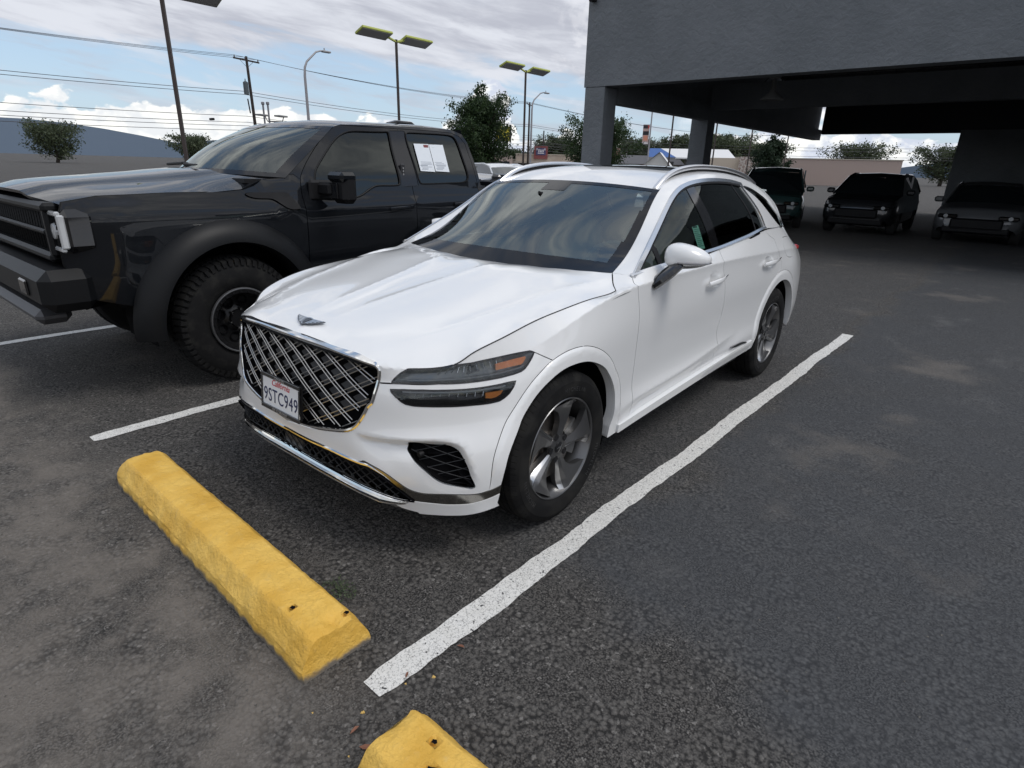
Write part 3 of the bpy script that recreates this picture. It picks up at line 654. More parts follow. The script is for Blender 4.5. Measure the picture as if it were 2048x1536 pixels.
    ctl = np.array([(0, -.75, .901), (.27, -.738, .897), (.5, -.705, .884), (.63, -.625, .878), (0, -.685, .921), (.28, -.67, .917), (.50, -.62, .908), (.65, -.54, .902), (.76, -.45, .913),
                    (0, -.55, .950), (.3, -.54, .948), (.52, -.50, .940), (.68, -.42, .935), (.79, -.33, .949), (0, -.3, .996), (.3, -.3, .995), (.54, -.27, .986), (.71, -.22, .978), (.81, -.15, .984),
                    (0, 0, 1.046), (.32, 0, 1.045), (.56, .02, 1.035), (.74, .04, 1.022), (.82, .08, 1.017), (0, .2, 1.081), (.32, .2, 1.079), (.57, .22, 1.068), (.755, .26, 1.046), (.83, .3, 1.030),
                    (0, .345, 1.101), (.33, .36, 1.100), (.58, .41, 1.092), (.74, .47, 1.072), (.82, .50, 1.050)])
    A = np.concatenate([Tc[::3], ctl, wsb, [[.85, .59, 1.088]]]); A = np.concatenate([A, A[A[:, 0] > .01]*[-1, 1, 1]])
    A = A[np.unique(np.round(A[:, :2], 3), axis=0, return_index=True)[1]]
    ck = {(round(abs(q_[0]), 3), round(q_[1], 3)) for q_ in ctl}; sm_ = np.array([2e-3 if (round(abs(q_[0]), 3), round(q_[1], 3)) in ck else 1e-5 for q_ in A])
    hz = tps(A[:, :2], A[:, 2], sm_)
    rear = resample(np.concatenate([[[.880, .605]], wsb[::-1, :2]]), .02)
    hdom = seg_poly(Tc[:, :2], rear[1:], resample([[0, .45], [0, Tc[0, 1]]], .02)[1:-1])
    bul = resample([[.085, -.62], [.115, -.3], [.15, 0], [.189, .268], [.20, .33]], .02); oc = smooth_poly([[.50, -.60], [.565, -.50], [.64, -.30], [.70, 0], [.745, .3], [.772, .52]], .02)
    cutl = smooth_poly([[.8745, .458], [.865, .470], [.835, .500], [.800, .545], [.776, .579]], .012)
    H2, HT = cdt(hdom, [(bul, False), (oc, False), (cutl[1:-1], False)], .024)
    z = hz(H2)
    endfade = lambda yy, a, b: np.clip((yy-a)/.25, 0, 1)*np.clip((b-yy)/.10, 0, 1)
    z += .0060*np.exp(-np.abs(polydist(H2, bul))/.045)*endfade(H2[:, 1], -.66, .40)
    z += .012*np.exp(-np.abs(polydist(H2, oc))/.055)*endfade(H2[:, 1], -.64, .58)*np.clip((.58-H2[:, 1])/.2, 0, 1)
    HP = np.column_stack([H2, z])
    # snap the boundary to the body's top edge
    for i, p in enumerate(HP):
        dd_ = np.abs(Tc[:, 0]-p[0])+np.abs(Tc[:, 1]-p[1]); k = np.argmin(dd_)
        if dd_[k] < 1e-5: HP[i] = Tc[k]
    hc = H2[HT].mean(1); tri = inpoly(hc, seg_poly(cutl, [[.776, .70], [.95, .70], [.95, .458]]))
    nb = len(P); PP = np.concatenate([P, HP])
    hoodT = np.concatenate([S('hood'), HT[~tri]+nb]); fendT = np.concatenate([S('fender'), HT[tri]+nb])
    panel('hood', PP, hoodT, paint, car, mirror=True, weld=4e-4, flange=.02, gap=.0040)
    fl = panel('front_fender', PP, fendT, paint, car, both=True, weld=4e-4, gap=GAP)
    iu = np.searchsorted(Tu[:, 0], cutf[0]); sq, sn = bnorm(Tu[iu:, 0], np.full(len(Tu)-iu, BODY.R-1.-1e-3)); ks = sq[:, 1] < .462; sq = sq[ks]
    for sg in (1, -1): MB().tube([tuple(p_) for p_ in (sq+sn[ks]*.0006)*[sg, 1, 1]], .0024, 6).build('hood_gap_shade', seam_m, car, smooth=True)  # dark tube along the cut line, standing for the shade inside the gap
    nuse = lambda lb, nm, m_=paint, **k: panel(nm, P, S(lb), m_, car, **k)
    nuse('bumper', 'front_bumper', mirror=True, flange=.012, gap=GAP)
    f_d = nuse('front_door', 'front_door', both=True, gap=GAP); r_d = nuse('rear_door', 'rear_door', both=True, gap=GAP)
    nuse('quarter', 'rear_quarter_panel', mirror=True, gap=GAP); nuse('fuel', 'fuel_flap', flange=.006, gap=.0012)
    panel('sill_moulding', Psill, S('sill'), paint, car, both=True, off=.012, gap=.001, flange=.04)
    blk = smooth_poly(np.array([(p[1], p[2]) for p in FEAT['sill_black']]), .03, True); q = MB(); q.prism([(a_, b_) for a_, b_ in blk], .012, rot_axes(Vector((.944, 0, 0)), Vector((0, 1, 0)), Vector((0, 0, 1)), Vector((1, 0, 0)))); q.build('sill_garnish', black_gloss, car)
    nuse('arch_front', 'wheel_arch_moulding', both=True, flange=.05, gap=.0008); nuse('arch_rear', 'wheel_arch_moulding', both=True, flange=.05)
    nuse('band', 'bumper_trim', chrome_dark, both=True, off=.003); nuse('lip', 'bumper_lip', paint, both=True, off=.005, flange=.02)
    nuse('skid', 'skid_plate', mat('skid_chrome', (0.55, 0.55, 0.54), rough=.10, metal=1.0), mirror=True, off=-.004)
    # ----- inner shell that closes the gaps, cavities behind the openings
    keep = ~np.isin(lab, ['none', 'grille', 'fog', 'lower_grille', 'hu', 'hl'])
    panel('inner_shell', PP-np.concatenate([Nn*.016, np.zeros_like(HP)+[0, 0, .018]]), np.concatenate([T[keep], HT+nb]), seam_m, car, mirror=True, weld=4e-4, flange=0)
    # ----- lamps
    lens = glass_mat('lamp_lens', (.93, .94, .95), ior=1.6); bowl = mat('lamp_bowl', (.24, .25, .26), rough=.3, metal=.2); amber = mat('amber_reflector', (1.0, .33, .07), rough=.22, coat=.6)
    amber2 = mat('amber_reflector_dark', (.85, .28, .02), rough=.2, coat=.6); fin = mat('lamp_fin', (.55, .57, .6), rough=.15, metal=.8); bowl2 = mat('lamp_bowl_dark', (.010, .010, .012), rough=.2)
    for lb, poly, am, bm, am_m in (('hu', hu, amb_u, bowl, amber), ('hl', hl, amb_l, bowl2, amber2)):
        tt = T[lab == lb]
        left, right = panel('headlight', P, tt, lens, car, both=True, flange=0, off=.001)
        dpt = np.minimum(np.abs(polydist(P2, np.concatenate([poly, poly[:1]]))), .022)
        for k, side in enumerate((left, right)):
            sg = 1 if k == 0 else -1
            Pb = (P-Nn*(dpt*.9+.004)[:, None])*[sg, 1, 1]
            o1 = panel('lamp_bowl', Pb, tt if sg > 0 else tt[:, ::-1], bm, side, flange=0)
            ta = T[(lab == lb) & am]
            Pa = (P-Nn*.006)*[sg, 1, 1]
            panel('turn_signal', Pa, ta if sg > 0 else ta[:, ::-1], am_m, side, flange=.01)
            # rim bead and light guides
            cl = smooth_poly(poly, .02) if False else poly
            pp, nn_ = bnorm(cl[:, 0], cl[:, 1]/SV)
            strip3('bezel', pp*[sg, 1, 1], .008, .002, black_gloss, side, nn_*[sg, 1, 1], closed=True, prof=[(-.004, .0015), (.004, .0015)] if sg < 0 else [(-.004, .0015), (.004, .0015)])
            lo, hi = poly[:, 0].min(), poly[:, 0].max()
            fb = MB()
            def yrange(x):
                ys = []
                for a, b in zip(poly, np.roll(poly, -1, 0)):
                    if (a[0] > x) != (b[0] > x): ys.append(a[1]+(b[1]-a[1])*(x-a[0])/(b[0]-a[0]))
                return (min(ys), max(ys)) if len(ys) > 1 else (poly[:, 1].mean(),)*2
            n_f = 10 if lb == 'hu' else 9
            for j in range(n_f):
                x = lo+(hi-lo)*(.26+.42*j/(n_f-1)) if lb == 'hu' else lo+(hi-lo)*(.20+.50*j/(n_f-1)); y0, y1 = yrange(x)
                ya, yb = (y0+(y1-y0)*.55, y0+(y1-y0)*.86) if lb == 'hu' else (y0+(y1-y0)*.42, y0+(y1-y0)*.66)
                q_, n_ = bnorm(np.array([x, x+.002]), np.array([ya, yb])/SV); q_ = (q_-n_*.008)*[sg, 1, 1]; n2 = n_[0]*[sg, 1, 1]
                fb.tube([q_[0], q_[1]], .0018, 5)
            fb.build('lamp_fin', fin, side)
            gb = []
            for x in np.linspace(lo+(hi-lo)*.10, lo+(hi-lo)*.90, 24):
                y0, y1 = yrange(x); gb.append([x, (y0+(y1-y0)*(.20 if lb == 'hu' else .80))])
            gb = np.array(gb); q_, n_ = bnorm(gb[:, 0], gb[:, 1]/SV); q_ = (q_-n_*.006)*[sg, 1, 1]
            MB().tube(q_, .0045, 8).build('light_guide', mat('light_guide', (.28, .29, .31), rough=.3), side, smooth=True)
    # ----- grille
    gp, gn = bnorm(gr_line[:, 0], gr_line[:, 1]/SV)
    gp[0, 0] = gp[-1, 0] = 0; full = np.concatenate([gp, (gp*[-1, 1, 1])[::-1][1:]]); fulln = np.concatenate([gn, (gn*[-1, 1, 1])[::-1][1:]])
    _, ix = np.unique(np.round(full, 4), axis=0, return_index=True); ix = sorted(ix); full, fulln = full[ix], fulln[ix]
    grl = empty('grille'); grl.parent = car
    wtop = lambda p: 1
    strip3('grille_frame', full, .014, .006, chrome, grl, fulln, closed=True, prof=[(.002, .0), (.000, .005), (-.007, .006), (-.013, .002), (-.016, -.03)])
    front = P2[(P2[:, 0] < .75)][::3]; fp_ = BODY(front[:, 0], front[:, 1]/SV); sel = (fp_[:, 2] > .38) & (fp_[:, 2] < .93); fp_ = fp_[sel][::3]
    fy = tps(np.concatenate([fp_[:, [0, 2]], fp_[:, [0, 2]]*[-1, 1]])+np.random.RandomState(1).rand(2*len(fp_), 2)*1e-4, np.concatenate([fp_[:, 1]]*2), 1e-4)
    gxz = full[:, [0, 2]]; cen_ = gxz.mean(0)
    def clipseg(a, b, poly, n=90):
        t = np.linspace(0, 1, n); q_ = a+(b-a)*t[:, None]; ins = inpoly(q_, poly); segs = []; cur = []
        for p, k in zip(q_, ins):
            if k: cur.append(p)
            else:
                if len(cur) > 2: segs.append(np.array(cur))
                cur = []
        if len(cur) > 2: segs.append(np.array(cur))
        return segs
    def lattice(poly, dx, slope, off_, w_, dbl, mt, name, par, depth, x0=0, z0=.825, lim=1.1):
        mb = MB()
        for sgn in (1, -1):
            for k in range(-24, 25):
                for o_ in ((-dbl/2, dbl/2) if dbl else (0,)):
                    xa = x0+k*dx+o_
                    a = np.array([xa-lim, z0-sgn*slope*lim]); b = np.array([xa+lim, z0+sgn*slope*lim])
                    for sg in clipseg(a, b, poly, 160):
                        y = fy(sg)+depth+(.002 if sgn > 0 else 0)
                        q_ = np.column_stack([sg[:, 0], y, sg[:, 1]])[::2]
                        if len(q_) > 1: mb.tube(q_, w_, 5, cap=False, flat=(1, 1))
        mb.build(name, mt, par)
    gpoly = (gxz-cen_)*.99+cen_
    lat_m = mat('grille_chrome', (.50, .49, .47), rough=.30, metal=.85)
    lattice(gpoly, .146, .53, 0, .0024, .034, lat_m, 'grille_mesh', grl, .014)
    # grey plates between the bars and the dark back
    mb = MB(); r_ = 0
    z = .845
    while z > .46:
        for k in range(-5, 6):
            x = (k+(.5 if r_ % 2 else 0))*.146; s_ = .030
            pl_ = np.array([[x-.046, z], [x, z-.027], [x+.046, z], [x, z+.027]])
            if inpoly(pl_, gpoly).all():
                y = fy(pl_)+.040; mb.add([(p[0], yy, p[1]) for p, yy in zip(pl_, y)], [(0, 1, 2, 3)])
        z -= .0385; r_ += 1
    mb.build('grille_shutter', mat('grille_shutter', (.030, .032, .036), rough=.4), grl)
    gt = T[lab == 'grille']; panel('grille_back', P-Nn*.075, gt, black_void, grl, mirror=True, flange=-.08)
    # lower and side intakes
    lgr = empty('lower_grille'); lgr.parent = car
    lt = T[lab == 'lower_grille']; panel('grille_back', P-Nn*.05, lt, black_void, lgr, mirror=True, flange=-.06)
    lq, ln_ = bnorm(lg_p[:, 0], lg_p[:, 1]/SV); lxz = lq[:, [0, 2]]; lfull = np.concatenate([lxz, (lxz*[-1, 1])[::-1]])
    bar_m = mat('intake_mesh', (.014, .015, .017), rough=.55, spec=.25)
    lattice(lfull, .052, .75, 0, .0026, 0, bar_m, 'grille_mesh', lgr, .016, z0=.40)
    cvr = uvs('plate_cover'); cvr_q, _ = bnorm(cvr[:, 0], cvr[:, 1]/SV)
    MB().box((.0, -.808, .402), (.15, .012, .072), ch=.005).build('sensor_cover', mat('sensor_cover', (.035, .035, .037), rough=.5), lgr)
    ft = T[lab == 'fog']
    fq, fn_ = bnorm(fog[:, 0], fog[:, 1]/SV); fxz = fq[:, [0, 2]]
    for sg in (1, -1):
        fe = empty('side_intake'); fe.parent = car
        Pb = (P-Nn*.045)*[sg, 1, 1]; panel('intake_back', Pb, ft if sg > 0 else ft[:, ::-1], black_void, fe, flange=-.05)
        # strands laid on the recessed surface
        mb = MB(); yy = tps(fq[:, [0, 2]]+np.random.RandomState(2).rand(len(fq), 2)*1e-4, fq[:, 1], 1e-4)
        fp2 = fxz
        for sn, sl_ in ((1, .30), (-1, .55)):
            for k in range(-16, 17):
                z0 = .46+k*.040
                a = np.array([.62, z0+sn*sl_*-.12]); b = np.array([.92, z0+sn*sl_*.18])
                for s2 in clipseg(a, b, fp2, 60):
                    q_ = np.column_stack([s2[:, 0]*sg, yy(s2)+.028, s2[:, 1]])[::3]
                    if len(q_) > 1: mb.tube(q_, .0019, 4, cap=False)
        mb.build('intake_mesh', bar_m, fe)
        MB().lathe([(0, .0), (0, .011), (.004, .013), (.02, .013)], 16, 'y', (.715*sg, -.685, .515)).build('parking_sensor', black_matt, fe, smooth=True)
    # chrome strip above the lower grille, splitter bars below
    def fullpath(L, n=60):
        L = L[L[:, 0] >= 0]; L = resample(L, .02); q_, n_ = bnorm(L[:, 0], L[:, 1]/SV); q_ = q_.copy(); q_[0, 0] = 0
        return np.concatenate([(q_*[-1, 1, 1])[::-1], q_[1:]]), np.concatenate([(n_*[-1, 1, 1])[::-1], n_[1:]])
    mid = (lgt[:len(lgi)]+0) if False else lgi+[0, .006]
    q_, n_ = fullpath(mid[mid[:, 0] < .70]); tp_ = np.clip((.70-np.abs(q_[:, 0]))/.16, .12, 1); strip3('grille_trim', q_, .012, .006, chrome, lgr, n_, taper=tp_, prof=[(-.010, 0), (-.006, .006), (.004, .005), (.006, -.01)])
    bl = lgb[lgb[:, 0] < .72]; q_, n_ = fullpath(bl); tp_ = np.clip((.70-np.abs(q_[:, 0]))/.14, .05, 1)**.7
    strip3('splitter_bar', q_, .03, .02, chrome, lgr, n_, taper=tp_, prof=[(-.004, -.02), (-.002, .004), (.009, .013), (.011, .012), (.013, .005), (.021, .006), (.023, .017), (.047, .011), (.051, .013), (.056, .011), (.060, -.01)])
    # ----- number plate
    pe = empty('number_plate'); pe.parent = car
    C0 = Vector((0, -.851, .6135)); ax = Vector((1, 0, 0)); zz = Vector((0, .10, 1)).normalized(); nn = ax.cross(zz) * 1.0   # nn points forwards (-Y)
    Mp = rot_axes(C0, ax, zz, nn)
    fr_m = mat('plate_frame', (.13, .13, .13), rough=.25, metal=.9); pw = mat('plate_white', (.78, .79, .80), rough=.35); navy = mat('plate_navy', (.01, .015, .07), rough=.5); redm = mat('plate_red', (.55, .02, .03), rough=.5)
    MB().box((0, 0, -.012), (.300, .150, .010), M=Mp).build('plate_bracket', black_matt, pe)
    MB().box((0, 0, -.030), (.20, .11, .03), M=Mp).build('plate_mount', black_matt, pe)
    MB().box((0, 0, 0), (.300, .152, .003), ch=.001, M=Mp).build('plate_sheet', pw, pe)
    fb = MB()
    for cx, cy, w_, h_ in ((0, .0745, .316, .017), (0, -.0735, .316, .019), (-.1545, 0, .007, .130), (.1545, 0, .007, .130)): fb.box((cx, cy, .004), (w_, h_, .008), ch=.002, M=Mp)
    fb.build('plate_surround', fr_m, pe)
    text_mesh('plate_number', '9STC949', .088, Mp@Matrix.Translation((0, -.016, .0022)), navy, pe, sx=.80, spacing=1.08)
    text_mesh('plate_state', 'California', .040, Mp@Matrix.Translation((0, .048, .0022)), redm, pe, sx=.95, font_shear=.35)
    gold = mat('plate_lettering', (.42, .41, .40), rough=.4, metal=.6)
    text_mesh('frame_lettering', 'GENESIS', .015, Mp@Matrix.Translation((0, .0742, .0084)), gold, pe, sx=1.5)
    text_mesh('frame_lettering', 'OF CORONA', .016, Mp@Matrix.Translation((0, -.0738, .0084)), gold, pe, sx=1.3)
    # ----- winged badge on the nose of the hood
    zb = float(hz(np.array([[0, -.685]]))[0]); sl_ = float((hz(np.array([[0, -.665]]))-hz(np.array([[0, -.705]])))[0])/.04
    yb = Vector((0, 1, sl_)).normalized(); Mb = rot_axes(Vector((0, -.690, zb+.004)), Vector((1, 0, 0)), yb, Vector((1, 0, 0)).cross(yb))@Matrix.Diagonal((1.0, 1.22, 1.2, 1))
    eb = empty('badge'); eb.parent = car
    shield = [(-.020, .020), (0, .023), (.020, .020), (.018, 0), (.009, -.017), (0, -.023), (-.009, -.017), (-.018, 0)]
    wg = [(0, .020), (.022, .019), (.060, .021), (.104, .024), (.098, .014), (.088, .008), (.076, .003), (.060, -.006), (.040, -.014), (.018, -.018), (.006, -.026), (0, -.028)]
    MB().prism(([(-a, b) for a, b in wg[1:-1]][::-1]+wg)[::1], .0022, Mb).build('badge_outline', mat('badge_dark', (.10, .11, .125), rough=.3, metal=.5), eb)
    mb = MB(); mb.prism(shield[::-1], .004, Mb@Matrix.Translation((0, 0, 0))); 
    for sg in (1, -1):
        for a, b, y0, y1, hh in ((.024, .096, .0155, .0195, .0026), (.024, .084, .0085, .0115, .0024), (.022, .070, .0015, .0040, .0024), (.018, .052, -.0060, -.0045, .0024), (.014, .036, -.0125, -.0120, .0020)):
            pl_ = [(a*sg, y0+hh), (b*sg, y1+hh), ((b-.004)*sg, y1-hh), (a*sg, y0-hh)]
            mb.prism(pl_[::-1] if sg > 0 else pl_, .0042, Mb)
    mb.build('badge_wings', chrome, eb)
    MB().prism([(x*.8, y*.8) for x, y in shield][::-1], .0015, Mb@Matrix.Translation((0, 0, .0035))).build('badge_shield', black_gloss, eb)
    # ----- handles on the doors
    for nm, dn, k in (('handle_f', f_d, 0), ('handle_r', r_d, 1)):
        hp_ = np.array(FEAT[nm]); y0, y1 = hp_[:, 1].min(), hp_[:, 1].max(); z0 = hp_[hp_[:, 1] < (y0+y1)/2][:, 2].mean()+.0; z1 = hp_[hp_[:, 1] > (y0+y1)/2][:, 2].mean()
        xs = hp_[:, 0].mean()
        for sg, dr in ((1, dn[0]), (-1, dn[1])):
            pts = []
            for t in np.linspace(0, 1, 13): pts.append(((xs+.018+.016*math.sin(math.pi*t))*sg, y0+(y1-y0)*t, z0+(z1-z0)*t))
            MB().tube(pts, [.009+.006*math.sin(math.pi*min(1, t*1.3+.1)) for t in np.linspace(0, .85, 13)], 10, flat=(1.15, .75)).build('door_handle', paint, dr, smooth=True)
            MB().tube([(p[0]+.006*sg, p[1]+.01, p[2]+.012) for p in pts[9:]], .0035, 6).build('handle_trim', chrome, dr, smooth=True)
    return car, P, P2, T, lab, PP, d

# ---------------------------------------------------------------- glasshouse, roof, cabin, wheels of the crossover
BELT = X3((.880,.605,1.086),(.881,.80,1.096),(.882,1.1,1.108),(.882,1.40,1.121),(.882,1.7,1.134),(.880,2.0,1.156),(.876,2.3,1.183),(.868,2.52,1.205),(.850,2.85,1.200),(.800,3.22,1.185),(.73,3.45,1.13))
DTOP = X3((.880,.605,1.086),(.828,.80,1.186),(.752,1.10,1.348),(.701,1.37,1.490),(.691,1.62,1.535),(.686,1.95,1.545),(.681,2.25,1.534),(.677,2.52,1.505),(.712,2.86,1.418),(.795,3.17,1.215),(.73,3.45,1.13))
REDG = X3((.776,.581,1.095),(.742,.765,1.160),(.690,1.03,1.328),(.638,1.283,1.488),(.618,1.50,1.548),(.605,1.80,1.582),(.600,2.15,1.588),(.592,2.50,1.568),(.585,2.85,1.530),(.60,3.18,1.455),(.60,3.30,1.42))
def curve3(P, n):
    P = np.array(P); t = np.concatenate([[0], np.cumsum(np.linalg.norm(np.diff(P, axis=0), axis=1))]); return nat_spline(t, P)(np.linspace(0, t[-1], n))
def patch(rows, n, m):
    """grid patch through row curves: rows (list of (n,3) arrays), m rows out"""
    R = [np.asarray(r) for r in rows]; A = np.stack(R)            # (r, n, 3)
    t = np.linspace(0, 1, len(R)); return nat_spline(t, A)(np.linspace(0, 1, m))
def grid_faces(m, n, flip=False):
    F = []
    for i in range(m-1):
        for j in range(n-1):
            f = (i*n+j, i*n+j+1, (i+1)*n+j+1, (i+1)*n+j); F.append(f[::-1] if flip else f)
    return F
def tri_grid(G):
    m, n, _ = G.shape; T = []
    for f in grid_faces(m, n): T += [(f[0], f[1], f[2]), (f[0], f[2], f[3])]
    return G.reshape(-1, 3), np.array(T)
def build_greenhouse(car):
    n = 90
    be, dt, re = curve3(BELT, n), curve3(DTOP, n), curve3(REDG, n)
    # side glass surface x(y, z)
    pts = np.concatenate([be[::3], dt[::3]]); mid = (be+dt)/2; mid[:, 0] += .018*np.clip((dt[:, 2]-be[:, 2])/.35, 0, 1)
    A = np.concatenate([pts, mid[8:-8:4]]); A = A[np.unique(np.round(A[:, 1:], 3), axis=0, return_index=True)[1]]
    sx = tps(A[:, 1:], A[:, 0], 2e-5)
    def g3(L, off=0.0):
        L = np.asarray(L, float); return np.column_stack([sx(L)+off, L])
    # outlines in (y, z)
    top = dt[:, 1:]; bel = be[:, 1:]
    yt = lambda y: np.interp(y, top[:60, 0], top[:60, 1])
    yb = lambda y: np.interp(y, bel[:, 0], bel[:, 1])
    def outl(ys): return
    dlo_b = [(y, yb(y)) for y in np.linspace(.605, 2.55, 50)]
    # top curve up to the quarter glass tip
    kq = np.argmax(top[:, 0] > 2.46)
    DL = seg_poly(dlo_b, [(2.50, 1.34), (2.415, 1.46)], [tuple(p) for p in top[:kq][::-1]])
    glass_d = glass_mat('side_glass', (.55, .66, .62), ior=1.5); glass_p = glass_mat('privacy_glass', (.010, .010, .011), ior=1.52)
    chrome_t = mat('bright_trim', (.80, .80, .80), rough=.20, metal=1.0)
    fr = MB()
    # body skin of the pillar behind the rear door up to the quarter window
    dom = seg_poly(dlo_b[:-1], [(y, yb(y)) for y in np.linspace(2.55, 3.44, 30)], [tuple(p) for p in top[::-1] if p[0] > .61])
    dom = resample(dom, .03, True)
    seam_r = smooth_poly([(2.55, 1.207), (2.515, 1.33), (2.44, 1.44), (2.37, 1.517)], .02)
    qw = smooth_poly([(2.475, 1.492), (2.62, 1.480), (2.786, 1.437), (2.943, 1.377), (3.07, 1.292), (3.145, 1.222), (3.10, 1.195), (3.015, 1.198), (2.909, 1.240), (2.776, 1.327), (2.64, 1.428)], .02, True)
    bp_f = [(1.475, 1.10), (1.40, 1.30), (1.345, 1.46), (1.335, 1.49)]; bp_f = smooth_poly([(1.595, 1.129), (1.55, 1.28), (1.50, 1.42), (1.475, 1.51)], .03)
    bp_r = smooth_poly([(1.70, 1.136), (1.665, 1.30), (1.61, 1.44), (1.575, 1.526)], .03)
    sp_f = smooth_poly([(.895, 1.103), (.89, 1.16), (.885, 1.222)], .02); sp_r = sp_f+[.045, 0]
    lp_f = smooth_poly([(2.36, 1.187), (2.33, 1.33), (2.25, 1.45), (2.19, 1.535)], .03); lp_r = lp_f+[.02, 0]
    inset = lambda L: L
    P2, T = cdt(dom, [(seam_r[1:-1], False), (qw, True), (bp_f[1:-1], False), (bp_r[1:-1], False), (sp_f[1:-1], False), (sp_r[1:-1], False), (lp_f[1:-1], False), (lp_r[1:-1], False)], .035)
    P = g3(P2); T = T[:, ::-1] if np.cross(P[T[0, 1]]-P[T[0, 0]], P[T[0, 2]]-P[T[0, 0]])[0] < 0 else T
    c = P2[T].mean(1); lab = np.full(len(T), 'pillar', dtype=object)
    def before(L): return inpoly(c, seg_poly([[-1, 0]], [[L[0][0], 0]], L, [[L[-1][0], 3]], [[-1, 3]]))
    lab[before(seam_r)] = 'rglass'
    lab[before(lp_r) ] = 'lpost'; lab[before(lp_f)] = 'rglass'; lab[before(bp_r)] = 'bpost'; lab[before(bp_f)] = 'fglass'
    lab[before(sp_r)] = 'spost'; lab[before(sp_f)] = 'vent'
    lab[inpoly(c, qw)] = 'qglass'
    S = lambda *n_: T[np.isin(lab, n_)]
    panel('rear_pillar', P, S('pillar'), paint, car, both=True, flange=.01)
    panel('front_window', P, S('fglass'), glass_d, car, both=True, flange=0, off=-.006); panel('vent_window', P, S('vent'), glass_d, car, both=True, flange=0, off=-.006)
    panel('rear_window', P, S('rglass'), glass_p, car, both=True, flange=0, off=-.006); panel('quarter_window', P, S('qglass'), glass_p, car, both=True, flange=0, off=-.004)
    panel('window_post', P, S('bpost'), black_gloss, car, both=True, flange=.01, off=-.003); panel('window_post', P, S('spost', 'lpost'), black_matt, car, both=True, flange=.01, off=-.004)
    # white sun visor band is not there; rubber and bright trims
    def nrm3(L):
        q = np.asarray(L, float); e = 1e-3; p = g3(q); a = (g3(q+[e, 0])-p)/e; b = (g3(q+[0, e])-p)/e; n_ = np.cross(a, b); n_ *= np.sign(n_[:, :1]); return p, n_/np.linalg.norm(n_, axis=1)[:, None]
    lowL = np.array([(y, yb(y)+.006) for y in np.linspace(.60, 2.565, 60)]); p, n_ = nrm3(lowL)
    strip3('belt_trim', p, .018, .008, chrome_t, car, n_, both=True, prof=[(-.014, -.004), (-.012, .003), (.004, .012), (.007, .001)])
    p2 = p-[0, 0, .0195]+[.003, 0, 0]; strip3('belt_rubber', p2[26:-4], .018, .004, black_gloss, car, n_[26:-4], both=True, prof=[(-.006, .0), (-.005, .003), (.006, .003), (.007, -.001)])
    tl = np.array([tuple(q) for q in top[:kq]]); tl2 = tl.copy(); 
    p, n_ = nrm3(tl-[0, .006])
    strip3('window_trim', p, .022, .008, chrome_t, car, n_, both=True, prof=[(-.013, -.004), (-.011, .006), (.013, .006), (.015, .0)])
    p, n_ = nrm3(tl-[0, .022]+[.004, 0]); strip3('window_rubber', p[3:], .012, .004, black_matt, car, n_[3:], both=True, prof=[(-.008, -.004), (-.006, .003), (.006, .003), (.008, -.004)])
    rl = smooth_poly([(2.556, 1.222), (2.53, 1.33), (2.455, 1.44), (2.40, 1.50)], .03); p, n_ = nrm3(rl)
    strip3('window_trim', p, .018, .008, chrome_t, car, n_, both=True, prof=[(-.010, -.003), (-.008, .006), (.008, .006), (.010, -.003)])
    p, n_ = nrm3(qw); strip3('quarter_rubber', p, .012, .004, black_gloss, car, n_, closed=True, both=True, prof=[(-.006, -.002), (-.005, .002), (.005, .002), (.006, -.002)])
    # cant rail and pillar skin between the side glass and the windscreen / roof
    midr = (dt+re)/2; w_ = np.linalg.norm(dt-re, axis=1)[:, None]; midr += np.array([.55, -.0, .85])*w_*(.02+.08*np.clip((np.arange(n)-30)/25, 0, 1))[:, None]
    G = patch([dt, midr, re], n, 7); Pg, Tg = tri_grid(G); 
    nn = np.cross(Pg[Tg[:, 1]]-Pg[Tg[:, 0]], Pg[Tg[:, 2]]-Pg[Tg[:, 0]]).sum(0)
    if nn[0] < 0: Tg = Tg[:, ::-1]
    panel('roof_rail_panel', Pg, Tg, paint, car, both=True, flange=.012)
    # windscreen
    k0 = np.argmin(np.abs(re[:, 1]-1.283)); edge = re[:k0+1]
    m = 48; tt = np.linspace(0, 1, m); te = np.concatenate([[0], np.cumsum(np.linalg.norm(np.diff(edge, axis=0), axis=1))]); te /= te[-1]
    E3 = np.stack([np.interp(tt, te, edge[:, i]) for i in range(3)], 1)
    c0 = np.array([0, .445, 1.083]); c1 = np.array([0, 1.195, 1.514]); C3 = c0+(c1-c0)*tt[:, None]; C3 += np.array([0, -.5, .85])*(.020*np.sin(math.pi*tt))[:, None]
    k = 60; ss = np.linspace(0, 1, k); rows = []
    for i in range(m):
        s_ = ss[:, None]; q = C3[i]*(1-s_**2.1)+E3[i]*s_**2.1; q[:, 0] = E3[i][0]*ss; rows.append(q)
    G = np.stack(rows); Pg, Tg = tri_grid(G); nn = np.cross(Pg[Tg[:, 1]]-Pg[Tg[:, 0]], Pg[Tg[:, 2]]-Pg[Tg[:, 0]]).sum(0)
    if nn[2] < 0: Tg = Tg[:, ::-1]
    wsg = glass_mat('windscreen_glass', (.74, .86, .80), ior=2.6)
    ws = panel('windscreen', Pg, Tg, wsg, car, mirror=True, flange=0)
    # printed black border: strips lying 2 mm above the pane
    bw = lambda i, j: 0
    frit = []; ds, dtt = .045/.7, .05/.85
    cell = np.arange(len(Tg))//2; ci = (cell % (k-1)+.5)/(k-1); ri_ = (cell//(k-1)+.5)/(m-1)
    Fb = Tg[(ci > .955-.05*(1-ri_)) | (ri_ > .965) | (ri_ < .13) | ((ri_ > .86) & (ci < .13))]
    frm = mat('glass_border', (.006, .006, .007), rough=.06, spec=.8)
